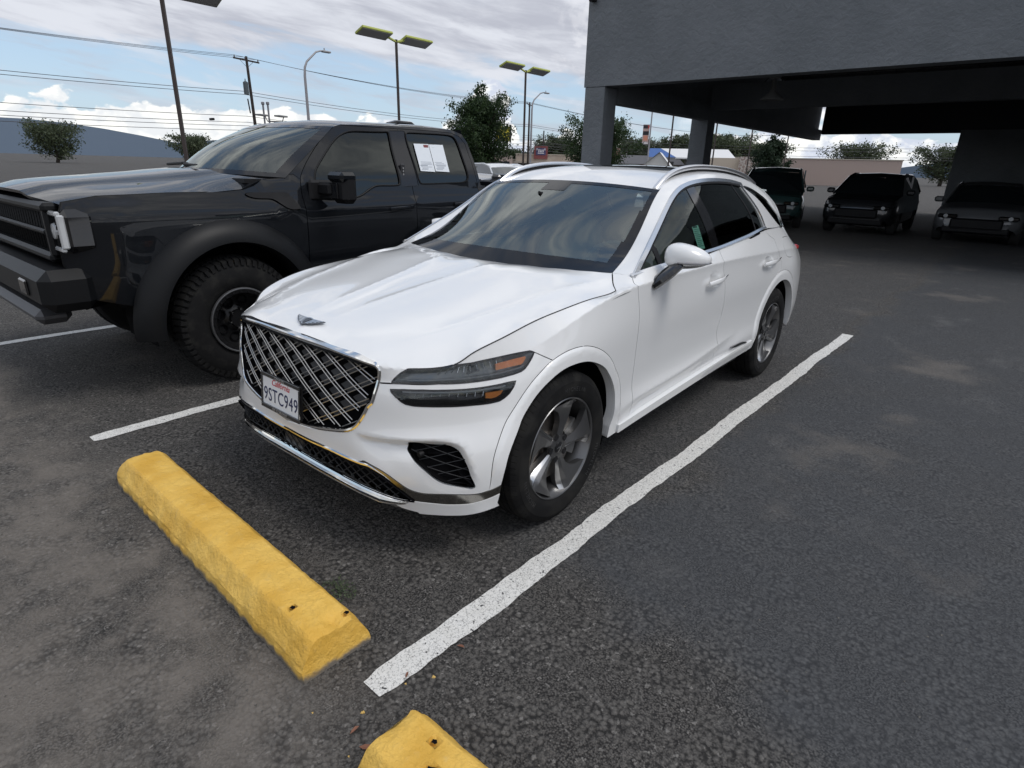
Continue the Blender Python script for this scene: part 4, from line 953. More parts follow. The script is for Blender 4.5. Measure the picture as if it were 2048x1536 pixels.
    panel('glass_border', Pg, Fb, frm, car, mirror=True, flange=0, off=.0015)
    # cowl
    cw = []; 
    for i, y_ in enumerate(ss): cw.append(G[0, i])
    cw = np.array(cw); lowc = cw-[0, .02, .03]; Vc = np.concatenate([cw+[0, .0, -.002], lowc-[0, .10, .02]]); Fc = [(i, i+1, k+i+1, k+i) for i in range(k-1)]
    Vm = np.concatenate([Vc, Vc*[-1, 1, 1]]); mesh('cowl', Vm, Fc+[tuple(2*k+q for q in f[::-1]) for f in Fc], black_matt, car)
    # roof
    rr_ = re[k0:]; cent = np.array([(0, 1.195, 1.514), (0, 1.32, 1.554), (0, 1.5, 1.590), (0, 1.7, 1.611), (0, 2.0, 1.622), (0, 2.35, 1.618), (0, 2.7, 1.600), (0, 3.05, 1.560), (0, 3.30, 1.515), (0, 3.42, 1.47)])
    A = [rr_[::2]]
    fe = G[-1][:, :]; A.append(fe[::4]); A.append(cent)
    for f_, dz in ((.45, .0), (.8, 0)):
        for q in cent[2:-1]:
            ez = np.interp(q[1], rr_[:, 1], rr_[:, 2]); ex = np.interp(q[1], rr_[:, 1], rr_[:, 0]); A.append(np.array([[ex*f_, q[1], q[2]-(q[2]-ez)*f_**2.4]]))
    A = np.concatenate(A); A = np.concatenate([A, A[A[:, 0] > .01]*[-1, 1, 1]]); A = A[np.unique(np.round(A[:, :2], 3), axis=0, return_index=True)[1]]
    rz_ = tps(A[:, :2], A[:, 2], 2e-5)
    dom = seg_poly(fe[:, :2][::2], rr_[1:, :2], resample([[.60, 3.30], [.45, 3.40], [0, 3.42]], .03)[1:], resample([[0, 3.42], [0, 1.195]], .03)[1:-1])
    sun_l = smooth_poly([(0, 1.62), (.25, 1.62), (.42, 1.635), (.475, 1.68), (.485, 1.9), (.48, 2.6), (.45, 2.72), (.25, 2.75), (0, 2.75)], .03)
    sun_l[:, 0] = np.maximum(sun_l[:, 0], 0); sun_i = sun_l[(sun_l[:, 0] > .003)]
    R2, RT = cdt(dom, [(sun_i, False)], .035); RP = np.column_stack([R2, rz_(R2)])
    if np.cross(RP[RT[0, 1]]-RP[RT[0, 0]], RP[RT[0, 2]]-RP[RT[0, 0]])[2] < 0: RT = RT[:, ::-1]
    sm = inpoly(R2[RT].mean(1), seg_poly([[-.1, 1.62]], sun_l, [[-.1, 2.75]]))
    panel('roof', RP, RT[~sm], paint, car, mirror=True, flange=.01)
    panel('sunroof', RP, RT[sm], mat('sunroof_glass', (.02, .022, .024), rough=.03, coat=.5), car, mirror=True, flange=.004, off=.001)
    # roof rails
    rp = np.array([(.607, 1.27, 1.490), (.604, 1.34, 1.530), (.600, 1.43, 1.568), (.592, 1.56, 1.598), (.586, 1.73, 1.618), (.581, 2.05, 1.627), (.579, 2.28, 1.622), (.576, 2.55, 1.604), (.572, 2.75, 1.580), (.568, 2.93, 1.545), (.566, 3.05, 1.512)])
    rc = curve3(rp, 60); rn = np.tile([.25, 0, 1.], (60, 1))
    strip3('roof_rail', rc, .03, .02, alu, car, rn, both=True, prof=[(-.012, -.020), (-.014, -.004), (-.010, .004), (.004, .006), (.014, .001), (.016, -.012), (.013, -.020), (-.012, -.020)])
    strip3('rail_base', rc, .01, .01, black_matt, car, rn, both=True, prof=[(-.006, -.07), (-.006, -.018), (.008, -.018), (.008, -.07)])
    # shark fin, rear lamp, tail glass (seen only from elsewhere)
    fin = MB(); z0 = float(rz_(np.array([[0, 2.95]]))[0])-.004
    V = []; 
    for t in np.linspace(0, 1, 9):
        y_ = 2.84+.17*t; w_ = .028*math.sin(math.pi*min(1, t*.8+.12)); h_ = .062*(t**1.3)+.002
        V += [(-w_, y_, z0-.02), (-w_*.45, y_, z0+h_*.75), (0, y_, z0+h_), (w_*.45, y_, z0+h_*.75), (w_, y_, z0-.02)]
    fin.add(V, [(i*5+j, i*5+j+1, i*5+j+6, i*5+j+5) for i in range(8) for j in range(4)]+[(44, 43, 42, 41, 40), (0, 1, 2, 3, 4)]); fin.build('antenna', paint, car, smooth=True, angle=50)
    tg = [(-.60, 3.29, 1.42), (.60, 3.29, 1.42), (.70, 3.62, 1.07), (-.70, 3.62, 1.07)]
    tgm = np.array([(-.58, 3.32, 1.46), (0, 3.38, 1.50), (.58, 3.32, 1.46), (.66, 3.56, 1.09), (0, 3.70, 1.09), (-.66, 3.56, 1.09)]); mesh('tailgate_glass', tgm, [(0, 1, 4, 5), (1, 2, 3, 4)], glass_p, car)
    MB().tube([(-.86, 3.50, 1.0), (-.5, 3.72, 1.02), (0, 3.80, 1.02), (.5, 3.72, 1.02), (.86, 3.50, 1.0)], .02, 6).build('rear_lamp', mat('tail_red', (.35, .01, .01), rough=.15, coat=1), car)
    # cabin: floor, dash, seats, wheel
    beige = mat('beige_leather', (.66, .65, .57), rough=.5, bump=(60, .1, .002)); dark = mat('dash_plastic', (.13, .14, .125), rough=.6)
    mb = MB(); mb.box((0, 2.0, 1.47), (1.08, 1.4, .02)); mb.build('headliner', beige, car)
    for sg in (1, -1): MB().box((.84*sg, 1.75, .82), (.04, 2.1, .48), ch=.015).build('door_card', beige, car)
    mb = MB(); mb.box((0, 1.9, .42), (1.66, 2.6, .05)); mb.box((0, 3.05, .80), (1.5, .7, .70)); mb.build('cabin_floor', mat('cabin_dark', (.02, .02, .02), rough=.8), car)
    V = []; 
    sec = [(.52, 1.03), (.66, 1.055), (.95, 1.045), (1.08, 1.01), (1.13, .93), (1.10, .80), (1.05, .60)]
    for x in np.linspace(-.76, .76, 9):
        for y_, z_ in sec: V.append((x, y_+.12*(x/.76)**2, z_+(-.02 if abs(x) > .7 else 0)))
    mesh('dashboard', V, [(i*7+j, i*7+j+1, i*7+j+8, i*7+j+7) for i in range(8) for j in range(6)], dark, car, angle=40)
    for x in (.37, -.37):
        se = empty('seat'); se.parent = car
        def soft(name, c, d, tilt, m_):
            M_ = Matrix.Translation(c)@Matrix.Rotation(tilt, 4, 'X'); q = MB()
            for i in range(9):                      # rounded cushion by superellipse slices
                t = -1+2*i/8; s_ = max(.25, (1-abs(t)**4)**.25) if abs(t) < 1 else .55; ring = []
                for a in np.linspace(0, 2*math.pi, 24, endpoint=False):
                    ca, sa = math.cos(a), math.sin(a); ring.append(M_@Vector((d[0]/2*s_*math.copysign(abs(ca)**.45, ca), d[1]/2*s_*math.copysign(abs(sa)**.45, sa), d[2]/2*t)))
                q.V += [tuple(p) for p in ring]
            for i in range(8):
                for j in range(24): q.F.append((i*24+j, i*24+(j+1) % 24, (i+1)*24+(j+1) % 24, (i+1)*24+j)); q.I.append(0)
            q.F += [tuple(range(23, -1, -1)), tuple(range(8*24, 9*24))]; q.I += [0, 0]
            return q.build(name, m_, se, smooth=True, angle=70)
        soft('seat_cushion', (x, 1.45, .62), (.54, .54, .18), 0, beige); soft('seat_back', (x, 1.80, .95), (.53, .15, .66), rad(-20), beige)
        soft('headrest', (x, 1.93, 1.355), (.27, .10, .19), rad(-15), beige)
        q = MB(); 
        for s_ in (-.06, .06): q.tube([(x+s_, 1.90, 1.22), (x+s_, 1.925, 1.30)], .006, 6)
        q.build('headrest_post', chrome, se)
        if x > 0:
            pass
    rs = MB(); rs.box((0, 2.62, .70), (1.30, .5, .2), ch=.05); rs.box((0, 2.88, 1.0), (1.30, .16, .55), ch=.05); rs.build('rear_bench', beige, car)
    sw = empty('steering_wheel'); sw.parent = car
    Ms = Matrix.Translation((.37, 1.20, 1.00))@Matrix.Rotation(rad(62), 4, 'X')
    ring = [Ms@Vector((.185*math.cos(a), .175*math.sin(a), 0)) for a in np.linspace(0, 2*math.pi, 33)]
    MB().tube(ring, .014, 8, cap=False).build('rim', mat('wheel_leather', (.30, .30, .27), rough=.45), sw, smooth=True)
    q = MB(); q.box((0, -.01, -.02), (.13, .11, .05), ch=.015, M=Ms); q.box((0, -.0, -.01), (.34, .03, .015), M=Ms); q.box((0, -.09, -.01), (.03, .16, .015), M=Ms); q.build('hub', dark, sw)
    MB().tube([(-.06, 1.02, 1.44), (-.02, 1.10, 1.42), (.06, 1.10, 1.42)], .01, 6).box((0, 1.13, 1.405), (.23, .03, .06), ch=.01).build('rear_view_mirror', black_matt, car)
    # paper tag behind the driver's window
    tp = mat('tag_green', (.40, .68, .60), rough=.6)
    yy, zz_ = np.meshgrid([1.40, 1.50], [1.165, 1.315], indexing='ij')
    L = np.array([(1.425, 1.150), (1.515, 1.150), (1.485, 1.285), (1.400, 1.280)]); q = g3(L, -.014); mesh('window_tag', q, [(0, 1, 2, 3)], tp, car, smooth=False)
    L = np.array([(1.37, 1.115), (1.455, 1.115), (1.445, 1.155), (1.36, 1.15)]); q = g3(L, -.014); mesh('window_tag', q, [(0, 1, 2, 3)], tp, car, smooth=False)
    ln = MB(); dk_ = mat('tag_print', (.05, .12, .12), rough=.7)
    for i in range(11):
        z_ = 1.272-.0105*i; y_ = 1.408+.0022*i; a, b = (y_, y_+.066+(.004 if i % 3 else -.012)); q = g3(np.array([(a, z_), (b, z_), (b, z_+(.010 if i == 0 else .0028)), (a, z_+(.010 if i == 0 else .0028))]), -.0125); ln.add(q, [(0, 1, 2, 3)])
    ln.build('tag_print', dk_, car)
    # door mirrors
    for sg in (1, -1):
        me = empty('door_mirror'); me.parent = car
        def shell(name, m_, z0, z1, grow=0.0, x_in=0.0):
            q = MB(); nu, nv = 40, 22
            cx, cy, cz = (1.022, .895, 1.166) if sg > 0 else (.985, 1.01, 1.150); V = []
            for i in range(nv+1):
                ph = z0+(z1-z0)*i/nv
                for j in range(nu):
                    th = 2*math.pi*j/nu; ct, st_ = math.cos(th), math.sin(th); cp, sp_ = math.cos(ph), math.sin(ph)
                    ex = lambda v, p: math.copysign(abs(v)**p, v)
                    lx = ex(ct, .80)*ex(cp, .62); ly = ex(st_, .85)*ex(cp, .62); lz = ex(sp_, .80)
                    # tapers towards the outer tip, front swept back
                    t = (lx+1)/2; hz_ = .074*(1-.50*t**2.2)+grow
                    X = cx+(.114+grow)*lx; Y = cy+(.085+grow)*(ly if ly < 0 else ly*.35)+.05*t**2; Z = cz+hz_*lz-.010*t**2+.006
                    if lz < 0: Z = cz-.066*abs(lz)*(1-.50*t**2)-.010*t**2+.006
                    V.append((X*sg, Y, Z))
            F = [(i*nu+j, i*nu+(j+1) % nu, (i+1)*nu+(j+1) % nu, (i+1)*nu+j) for i in range(nv) for j in range(nu)]
            if z1 > 1.5 or True: F += [tuple(nv*nu+j for j in range(nu)), tuple(range(nu-1, -1, -1))]
            if sg < 0: F = [f[::-1] for f in F]
            q.add(V, F); return q.build(name, m_, me, smooth=True, angle=60)
        shell('mirror_cap', paint, -.62, math.pi/2)
        shell('mirror_base', black_gloss, -math.pi/2, -.60, grow=-.003)
        pts = []
        for t in np.linspace(0, 1, 12):
            th = -math.pi*.52+t*math.pi*.55; lx = math.copysign(abs(math.cos(th))**.8, math.cos(th)); ly = -abs(math.sin(th))**.85 if math.sin(th) < 0 else math.sin(th)*.3; tt_ = (lx+1)/2
            c3 = (1.022, .895, 1.150) if sg > 0 else (.985, 1.01, 1.139); pts.append(((c3[0]+.1155*lx)*sg, c3[1]+.0865*ly+.05*tt_**2, c3[2]-.004*tt_+.004*t))
        MB().tube(pts, [.0015+.0055*math.sin(math.pi*min(1, .15+.8*t)) for t in np.linspace(0, 1, 12)], 8).build('indicator', mat('indicator_lens', (.20, .20, .21), rough=.1, coat=1), me, smooth=True)
        q = MB(); q.tube([(.915*sg, .76, 1.030), (.94*sg, .775, 1.055), (.965*sg, .82, 1.090), (.99*sg, .87, 1.130)] if sg > 0 else [(.91*sg, .90, 1.03), (.93*sg, .93, 1.05), (.95*sg, .96, 1.08), (.97*sg, .99, 1.12)], [.036, .040, .040, .036], 10, flat=(.8, 1.7)); q.build('mirror_arm', black_gloss, me, smooth=True)
        mesh('mirror_glass', [((.945)*sg, .925, 1.13), (1.11*sg, .96, 1.14), (1.12*sg, .962, 1.19), (.945*sg, .925, 1.22)], [(0, 1, 2, 3)], mat('mirror_silver', (.8, .8, .8), rough=.01, metal=1), me, smooth=False)

def tyre_material():
    if 'tyre' in MATS: return MATS['tyre']
    m = mat('tyre', (.010, .010, .011), rough=.85, spec=.18); t = m.node_tree; p = t.nodes['Principled BSDF']
    tcn = nd(t, 'ShaderNodeTexCoord'); s_ = nd(t, 'ShaderNodeSeparateXYZ'); t.links.new(tcn.outputs['Object'], s_.inputs[0])
    an = math_('ARCTAN2', s_.outputs[1], s_.outputs[2], t); ax = math_('ABSOLUTE', s_.outputs[0], None, t)
    r = math_('SQRT', math_('ADD', math_('MULTIPLY', s_.outputs[1], s_.outputs[1], t), math_('MULTIPLY', s_.outputs[2], s_.outputs[2], t), t), None, t)
    w = math_('SINE', math_('ADD', math_('MULTIPLY', an, 78, t), math_('MULTIPLY', s_.outputs[0], 40, t), t), None, t)
    sip = sstep(w, .80, .97, t); tread = sstep(r, .342, .352, t)
    grv = sstep(math_('COSINE', math_('MULTIPLY', s_.outputs[0], 2*math.pi/.047, t), None, t), .80, .95, t)
    h = math_('SUBTRACT', 1.0, math_('MULTIPLY', tread, math_('MAXIMUM', sip, 0, t), t), t)
    n = nd(t, 'ShaderNodeTexNoise'); n.inputs['Scale'].default_value = 9; n.inputs['Detail'].default_value = 8; t.links.new(tcn.outputs['Object'], n.inputs[0])
    t.links.new(mixc(sstep(n.outputs['Fac'], .4, .7, t), (.0075, .0075, .008), (.019, .0185, .0175), t), p.inputs['Base Color'])
    b = nd(t, 'ShaderNodeBump'); b.inputs['Strength'].default_value = 1; b.inputs['Distance'].default_value = .004; t.links.new(h, b.inputs['Height']); t.links.new(b.outputs[0], p.inputs['Normal'])
    return m
def build_wheel(car, x, y, sg, rot, R=.368, W=.235, first=True):
    """axle along X; sg=+1 outer face towards +X. Geometry is built for +X and mirrored"""
    we = empty('wheel'); we.parent = car; we.location = (x, y, R-.003)
    f = lambda mb: mb
    hw = W/2
    # tyre section (axial from the middle, radius): tread with four grooves, shoulders, sidewall
    prof = [(-.095, .236), (-.112, .262), (-.118, .300), (-.112, .335), (-.100, .356)]
    tr = [(-.092, .3625)]
    for gx in (-.055, -.018, .018, .055): tr += [(gx-.0055, .368), (gx-.0045, .360), (gx+.0045, .360), (gx+.0055, .368)]
    tr += [(.092, .3625)]
    prof += tr+[(.100, .356), (.109, .342), (.1135, .330), (.1155, .328), (.118, .300), (.1145, .275), (.112, .262), (.104, .250), (.095, .240)]
    def mirror_(mb):
        if sg < 0: mb.V = [(-a, b, c) for a, b, c in mb.V]; mb.F = [q[::-1] for q in mb.F]
        return mb
    ty = MB(); ty.lathe([(a, r*R/.368) for a, r in prof][::-1], 96, 'x'); mirror_(ty).build('tyre', tyre_material(), we, smooth=True, angle=28)
    tyr = we.children[-1] if we.children else None
    txm = mat('tyre_lettering', (.024, .024, .025), rough=.5)
    objs = []
    for a0 in (-.25, 2.0, 4.15):
        for i, ch in enumerate('MICHELIN'):
            a = a0+rot-i*.073
            # letter's up points outwards along the radius
            up_ = Vector((0, math.sin(-a), math.cos(-a))); ri = Vector((0, -math.cos(-a), math.sin(-a)))*-1
            o_ = Vector((.1172, 0, 0))+up_*.292
            Mt = rot_axes(o_, ri, up_, Vector((1, 0, 0)))
            objs.append(text_mesh('letter', ch, .030, Mt, txm, we, extrude=.0012, sx=.95))
    o = join_meshes('tyre_lettering', objs, we)
    if sg < 0: o.scale.x = -1
    # rim
    grey = mat('wheel_grey', (.17, .17, .172), rough=.36, metal=.9, coat=.4); bright = mat('wheel_machined', (.60, .60, .60), rough=.30, metal=1)
    mb = MB(); mb.lathe([(.103, .250), (.107, .2465), (.104, .2415), (.090, .236), (.06, .224), (.0, .210), (-.09, .215), (-.105, .235)], 72, 'x'); mirror_(mb).build('rim_barrel', grey, we, smooth=True, angle=30)
    # five swept blades: stations along the radius, each with (trailing angle, trailing x), ridge, (leading angle, leading x)
    sp = MB()
    st = [(.040, -34, .070, -2, .076, 34, .070), (.070, -21, .073, 1, .080, 23, .070), (.100, -16, .075, 3, .085, 17, .067), (.130, -16, .078, 3, .089, 14.5, .063), (.160, -20, .083, 2, .093, 13.5, .060), (.190, -26, .089, 1, .096, 13, .061), (.214, -33, .094, 0, .099, 13, .068), (.240, -38, .099, 0, .102, 14, .090)]
    for k in range(5):
        c0 = 72*k+math.degrees(rot); V = []
        for r, a, xa, b, xb, c_, xc in st:
            for an, x_ in ((a, xa-.030), (a, xa), (b-.0, xb), ((b*.45+c_*.55), xb*.55+xc*.45), (c_, xc), (c_, xc-.03)):
                t = rad(c0+an); V.append((x_, r*math.sin(t), r*math.cos(t)))
        F = []; I = []
        for i in range(len(st)-1):
            for j in range(5):
                F.append((i*6+j, i*6+j+1, (i+1)*6+j+1, (i+1)*6+j)); I.append(1 if j in (3,) else 0)
        o_ = len(sp.V); sp.V += V; sp.F += [tuple(q+o_ for q in f_)[::-1] for f_ in F]; sp.I += I
    mirror_(sp)
    o = mesh('spokes', sp.V, sp.F, None, we, smooth=True, angle=24, mats=[grey, bright], midx=sp.I)
    hb = MB(); hb.lathe([(.060, .062), (.079, .060), (.081, .040), (.081, .0)], 40, 'x'); mirror_(hb).build('hub', grey, we, smooth=True, angle=30)
    cp = MB(); cp.lathe([(.080, .029), (.084, .028), (.0855, .025), (.0855, .0)], 32, 'x'); mirror_(cp).build('centre_cap', black_gloss, we, smooth=True, angle=30)
    cw = MB()
    for s2 in (-1, 1): cw.box((.0862, s2*.010, .001), (.001, .014, .004))
    cw.box((.0862, 0, 0), (.001, .006, .007)); mirror_(cw).build('cap_badge', chrome, we)
    lg = MB()
    for k in range(5):
        a = rad(72*k+36+math.degrees(rot)); lg.lathe([(.080, .0165), (.0826, .0165), (.0826, .0145), (.0815, .0140), (.0815, 0)], 16, 'x', c=(0, .0585*math.sin(a), .0585*math.cos(a)))
    mirror_(lg).build('lug_recess', black_gloss, we, smooth=True, angle=30)
    bd = MB(); bd.lathe([(.030, .07), (.032, .172), (.018, .173), (.0, .173), (.0, .06)], 48, 'x'); bd.lathe([(.035, .0), (.045, .04), (.045, .072), (.03, .075)], 32, 'x'); mirror_(bd).build('brake_disc', mat('brake_steel', (.23, .215, .20), rough=.35, metal=.9, var=(30, (.14, .10, .07), .5, .8)), we, smooth=True, angle=30)
    cl = MB(); V = []
    for x_ in (.0, .052):
        for r in (.095, .190):
            for a in np.linspace(62, 122, 9): t = rad(a); V.append((x_, r*math.sin(t), r*math.cos(t)))
    F = [(18+i, 18+i+1, 27+i+1, 27+i) for i in range(8)]+[(9+i, 9+i+1, 27+i+1, 27+i)[::-1] for i in range(8)]+[(i, i+1, 18+i+1, 18+i)[::1] for i in range(8)]+[(0, 9, 27, 18), (8, 17, 35, 26)]
    cl.add(V, F); mirror_(cl).build('brake_caliper', mat('caliper_grey', (.18, .18, .18), rough=.4, metal=.6), we, smooth=True, angle=30)
    return we
def build_wells(car):
    mb = MB()
    for sg in (1, -1):
        for y in (0, 2.875):
            for k in range(20):
                a0, a1 = rad(-20+220*k/20), rad(-20+220*(k+1)/20); R = .47
                p = [(.875*sg, y+R*math.cos(a), .37+R*math.sin(a)) for a in (a0, a1)]; q = [(.55*sg, b, c) for _, b, c in p]
                mb.add([p[0], p[1], q[1], q[0]], [(0, 1, 2, 3)]); c_ = (.55*sg, y, .37); mb.add([q[0], q[1], c_], [(0, 1, 2)])
    mb.build('wheel_well', black_void, car)
    mb = MB(); mb.box((0, 1.45, .27), (1.70, 2.0, .08)); mb.box((0, -.35, .30), (1.3, .7, .10)); mb.box((0, 3.3, .36), (1.4, .8, .14)); mb.build('underbody', mat('underbody', (.012, .012, .012), rough=.8), car)

# ---------------------------------------------------------------- the black pickup in the next bay (its own side faces the crossover)
def build_truck():
    tr = empty('pickup_truck'); tag(tr, 'large black pickup truck with sales papers in its rear window, beside the white crossover', 'pickup truck')
    CX = -3.03
    bp = mat('black_paint', (.006, .007, .009), rough=.45, spec=.05, coat=.75, coat_rough=.02); fl_m = mat('satin_flare', (.006, .0065, .0075), rough=.45, spec=.22)
    tint = glass_mat('truck_tint', (.012, .013, .015), ior=1.6)
    zs = [.55, .70, .82, 1.0, 1.12, 1.20, 1.25, 1.29, 1.36, 1.42, 1.60, 1.85, 1.90, 1.925]
    xv = [-2.085, -2.050, -2.035, -2.030, -2.026, -2.022, -2.026, -2.045, -2.070, -2.084, -2.149, -2.240, -2.263, -2.290]
    fx0 = nat_spline(zs, np.array(xv)[:, None])
    def P3(Q):
        Q = np.asarray(Q, float); x = fx0(Q[:, 1])[:, 0]
        # nose and tail draw in; the fender is a little fuller than the door
        x = x-.10*np.clip((-.55-Q[:, 0])/.5, 0, 1)**2+.020*np.exp(-((Q[:, 0]+.1)/.75)**2)*(Q[:, 1] < 1.45)
        x = np.where(Q[:, 0] > 2.66, -2.03-.02*np.clip((.9-Q[:, 1])/.3, 0, 1)+.01*np.exp(-((Q[:, 0]-3.58)/.8)**2), x)
        return np.column_stack([x, Q])
    outline = [(-.93, .72), (-1.04, .95), (-1.04, 1.18), (-.98, 1.32), (-.80, 1.355), (-.40, 1.370), (-.03, 1.372), (.12, 1.385), (.20, 1.41), (.279, 1.453), (.472, 1.462), (.66, 1.60), (.858, 1.743), (1.032, 1.857), (1.11, 1.882), (1.33, 1.893), (1.72, 1.906), (2.172, 1.920), (2.42, 1.915), (2.54, 1.880), (2.60, 1.80), (2.63, 1.639), (2.645, 1.40), (2.66, 1.395), (2.66, .62)]
    bottom = [(4.3, .78), (4.22, .62)]
    dom = resample(outline+[(.60, .62)]+[(.5, .62)]+[(-.62, .62)], .05, True)
    rc = lambda L: smooth_poly(L, .04, True)
    fwin = rc([(.72, 1.40), (.745, 1.50), (.812, 1.577), (.989, 1.735), (1.10, 1.805), (1.19, 1.832), (1.30, 1.840), (1.56, 1.850), (1.60, 1.845), (1.595, 1.70), (1.588, 1.43), (1.56, 1.405), (1.36, 1.402), (1.27, 1.385), (1.14, 1.325), (1.05, 1.310), (.80, 1.300), (.73, 1.33)])
    rwin = rc([(1.800, 1.84), (1.83, 1.857), (2.0, 1.862), (2.32, 1.864), (2.41, 1.848), (2.45, 1.80), (2.475, 1.65), (2.487, 1.51), (2.47, 1.455), (2.40, 1.428), (2.2, 1.420), (1.86, 1.414), (1.825, 1.43), (1.81, 1.6)])
    bpost = [(1.625, 1.86), (1.79, 1.868), (1.80, 1.40), (1.61, 1.392)]
    fd = smooth_poly([(1.05, 1.875), (.93, 1.79), (.70, 1.585), (.61, 1.475), (.585, 1.40), (.578, 1.2), (.578, 1.0), (.586, .76), (.60, .61)], .04)
    rd = smooth_poly([(1.715, 1.908), (1.722, 1.70), (1.724, 1.40), (1.722, 1.15), (1.715, .9), (1.71, .61)], .05)
    dtop = [(1.05, 1.875), (1.12, 1.878), (1.33, 1.880), (1.72, 1.885), (2.17, 1.890), (2.40, 1.884), (2.50, 1.855), (2.56, 1.79), (2.585, 1.64), (2.60, 1.40), (2.60, .9)]
    vent = rc([(.12, 1.352), (.30, 1.358), (.45, 1.352), (.475, 1.325), (.53, 1.245), (.515, 1.235), (.43, 1.240), (.35, 1.295), (.30, 1.315), (.17, 1.325)])
    arch = [(-.06+.60*math.cos(a), .47+.60*math.sin(a)) for a in np.linspace(0, math.pi, 40)]; archp = np.array(arch+[(-.70, .3), (.5, .3)])
    ap_in = [(.472, 1.462), (.66, 1.60), (.858, 1.743), (1.032, 1.857)]
    cowl_cut = [(.30, 1.456), (.20, 1.385), (.0, 1.362), (-.4, 1.357), (-.8, 1.345), (-1.02, 1.30)]
    P2, T = cdt(dom, [(resample(fwin, .05), True), (resample(rwin, .05), True), (resample(bpost, .05, True), True), (resample(fd[2:-2], .05), False), (resample(rd[2:-2], .05), False), (resample(dtop[1:-1], .05), False), (vent, True), (resample(arch, .05)[1:-1], False)], .06)
    P = P3(P2)
    # pressed shape: belt step and door scallop
    y, z = P2[:, 0], P2[:, 1]
    sc = lambda c, w, a: a*np.exp(-((z-c)/w)**2)
    P[:, 0] += np.where((y > .5) & (y < 2.66), sc(1.06, .10, .010)-sc(.80, .08, .014), 0)
    c = P2[T].mean(1); I = lambda p: inpoly(c, np.asarray(p)); lab = np.full(len(T), 'cab', dtype=object)
    door_all = seg_poly(np.array(dtop), [(2.60, .61), (.60, .61)], fd[::-1]); mid = rd[:, 0].mean()
    inn = I(door_all); rear = ~inpoly(c, seg_poly([[-3, 3]], [[rd[0][0], 3]], rd, [[rd[-1][0], -1]], [[-3, -1]]))
    lab[inn & ~rear] = 'fd'; lab[inn & rear] = 'rd'; lab[(c[:, 0] < .60) & ~inn & (c[:, 1] < 1.47)] = 'fender'
    lab[I(bpost)] = 'bpost'; lab[I(fwin)] = 'fwin'; lab[I(rwin)] = 'rwin'; lab[I(vent)] = 'vent'; lab[I(archp)] = 'none'
    if np.cross(P[T[0, 1]]-P[T[0, 0]], P[T[0, 2]]-P[T[0, 0]])[0] < 0: T = T[:, ::-1]
    def both(nm, lb, m_, flange=.015, off=0, gap=0.0, par=tr):
        t = T[np.isin(lab, lb)] if not isinstance(lb, np.ndarray) else lb
        a = panel(nm, P, t, m_, par, flange=flange, off=off, gap=gap)
        b = mesh(nm, [(2*CX-v.co.x, v.co.y, v.co.z) for v in a.data.vertices], [tuple(p.vertices)[::-1] for p in a.data.polygons], m_, par); return a, b
    both('front_fender', ['fender'], bp, gap=.003); both('cab_side', ['cab'], bp, gap=.002); dA = both('front_door', ['fd'], bp, gap=.003); both('rear_door', ['rd'], bp, gap=.003)
    both('door_post', ['bpost'], mat('post_gloss', (.01, .01, .012), rough=.15), off=-.004); both('front_window', ['fwin'], tint, flange=0, off=-.008); both('rear_window', ['rwin'], tint, flange=0, off=-.008)
    both('fender_vent', ['vent'], black_matt, off=.012, flange=.02)
    keep = ~np.isin(lab, ['none', 'fwin', 'rwin']); Tk = T[keep]
    sh = mesh('inner_shell', np.concatenate([P-[.02, 0, 0], (P-[.02, 0, 0])*[-1, 1, 1]+[2*CX, 0, 0]]), list(map(tuple, Tk))+[tuple(q+len(P) for q in t[::-1]) for t in Tk], seam_m, tr)
    # rubber round the windows
    for L in (fwin, rwin):
        q = P3(L); Rr = mesh  # seal
        for sg in (1, -1):
            q2 = q.copy(); 
            if sg < 0: q2[:, 0] = 2*CX-q2[:, 0]
            mb = MB(); mb.tube(list(map(tuple, np.concatenate([q2, q2[:2]]))), .008, 5, cap=False); mb.build('window_seal', black_matt, tr, smooth=True)
    # roof: height field; windscreen and back glass; hood
    side = np.array([(y_, z_) for y_, z_ in outline if z_ > 1.84 and 1.0 < y_ < 2.56]); sp3 = P3(side)
    ys = np.linspace(1.032, 2.54, 22); edge = np.stack([np.interp(ys, sp3[:, 1], sp3[:, i]) for i in range(3)], 1)
    G = []
    for t in np.linspace(0, 1, 21):
        s_ = abs(2*t-1); row = edge.copy(); row[:, 0] = edge[:, 0]+(CX-edge[:, 0])*2*t
        fwd = .16*(1-s_**2)*np.clip((2.2-ys)/1.1, 0, 1); row[:, 1] -= fwd*np.linspace(1, 0, 22)**1.0*.9
        row[:, 2] += (.045*(1-s_**3))*np.clip((ys-.95)/.35, .35, 1)*np.clip((2.62-ys)/.25, .3, 1); G.append(row)
    Pg, Tg = tri_grid(np.stack(G)); nn = np.cross(Pg[Tg[:, 1]]-Pg[Tg[:, 0]], Pg[Tg[:, 2]]-Pg[Tg[:, 0]]).sum(0); Tg = Tg if nn[2] > 0 else Tg[:, ::-1]
    panel('roof', Pg, Tg, bp, tr, flange=.01)
    front_edge = np.stack([g[0] for g in G]); 
    base_c = [( -2.085, .472, 1.462)]
    xs_ = front_edge[:, 0]; k = len(xs_); bx = np.linspace(-2.088, 2*CX+2.088, k); sb = np.abs(np.linspace(-1, 1, k)); base = np.column_stack([bx, .472-.30*(1-sb**2.0), 1.462+.02*(1-sb**2)])
    rows = []
    for t in np.linspace(0, 1, 16):
        r = base*(1-t)+front_edge*t; r[:, 1] -= .05*math.sin(math.pi*t)*(1-sb**3); r[:, 2] += .03*math.sin(math.pi*t)*(1-sb**3); rows.append(r)
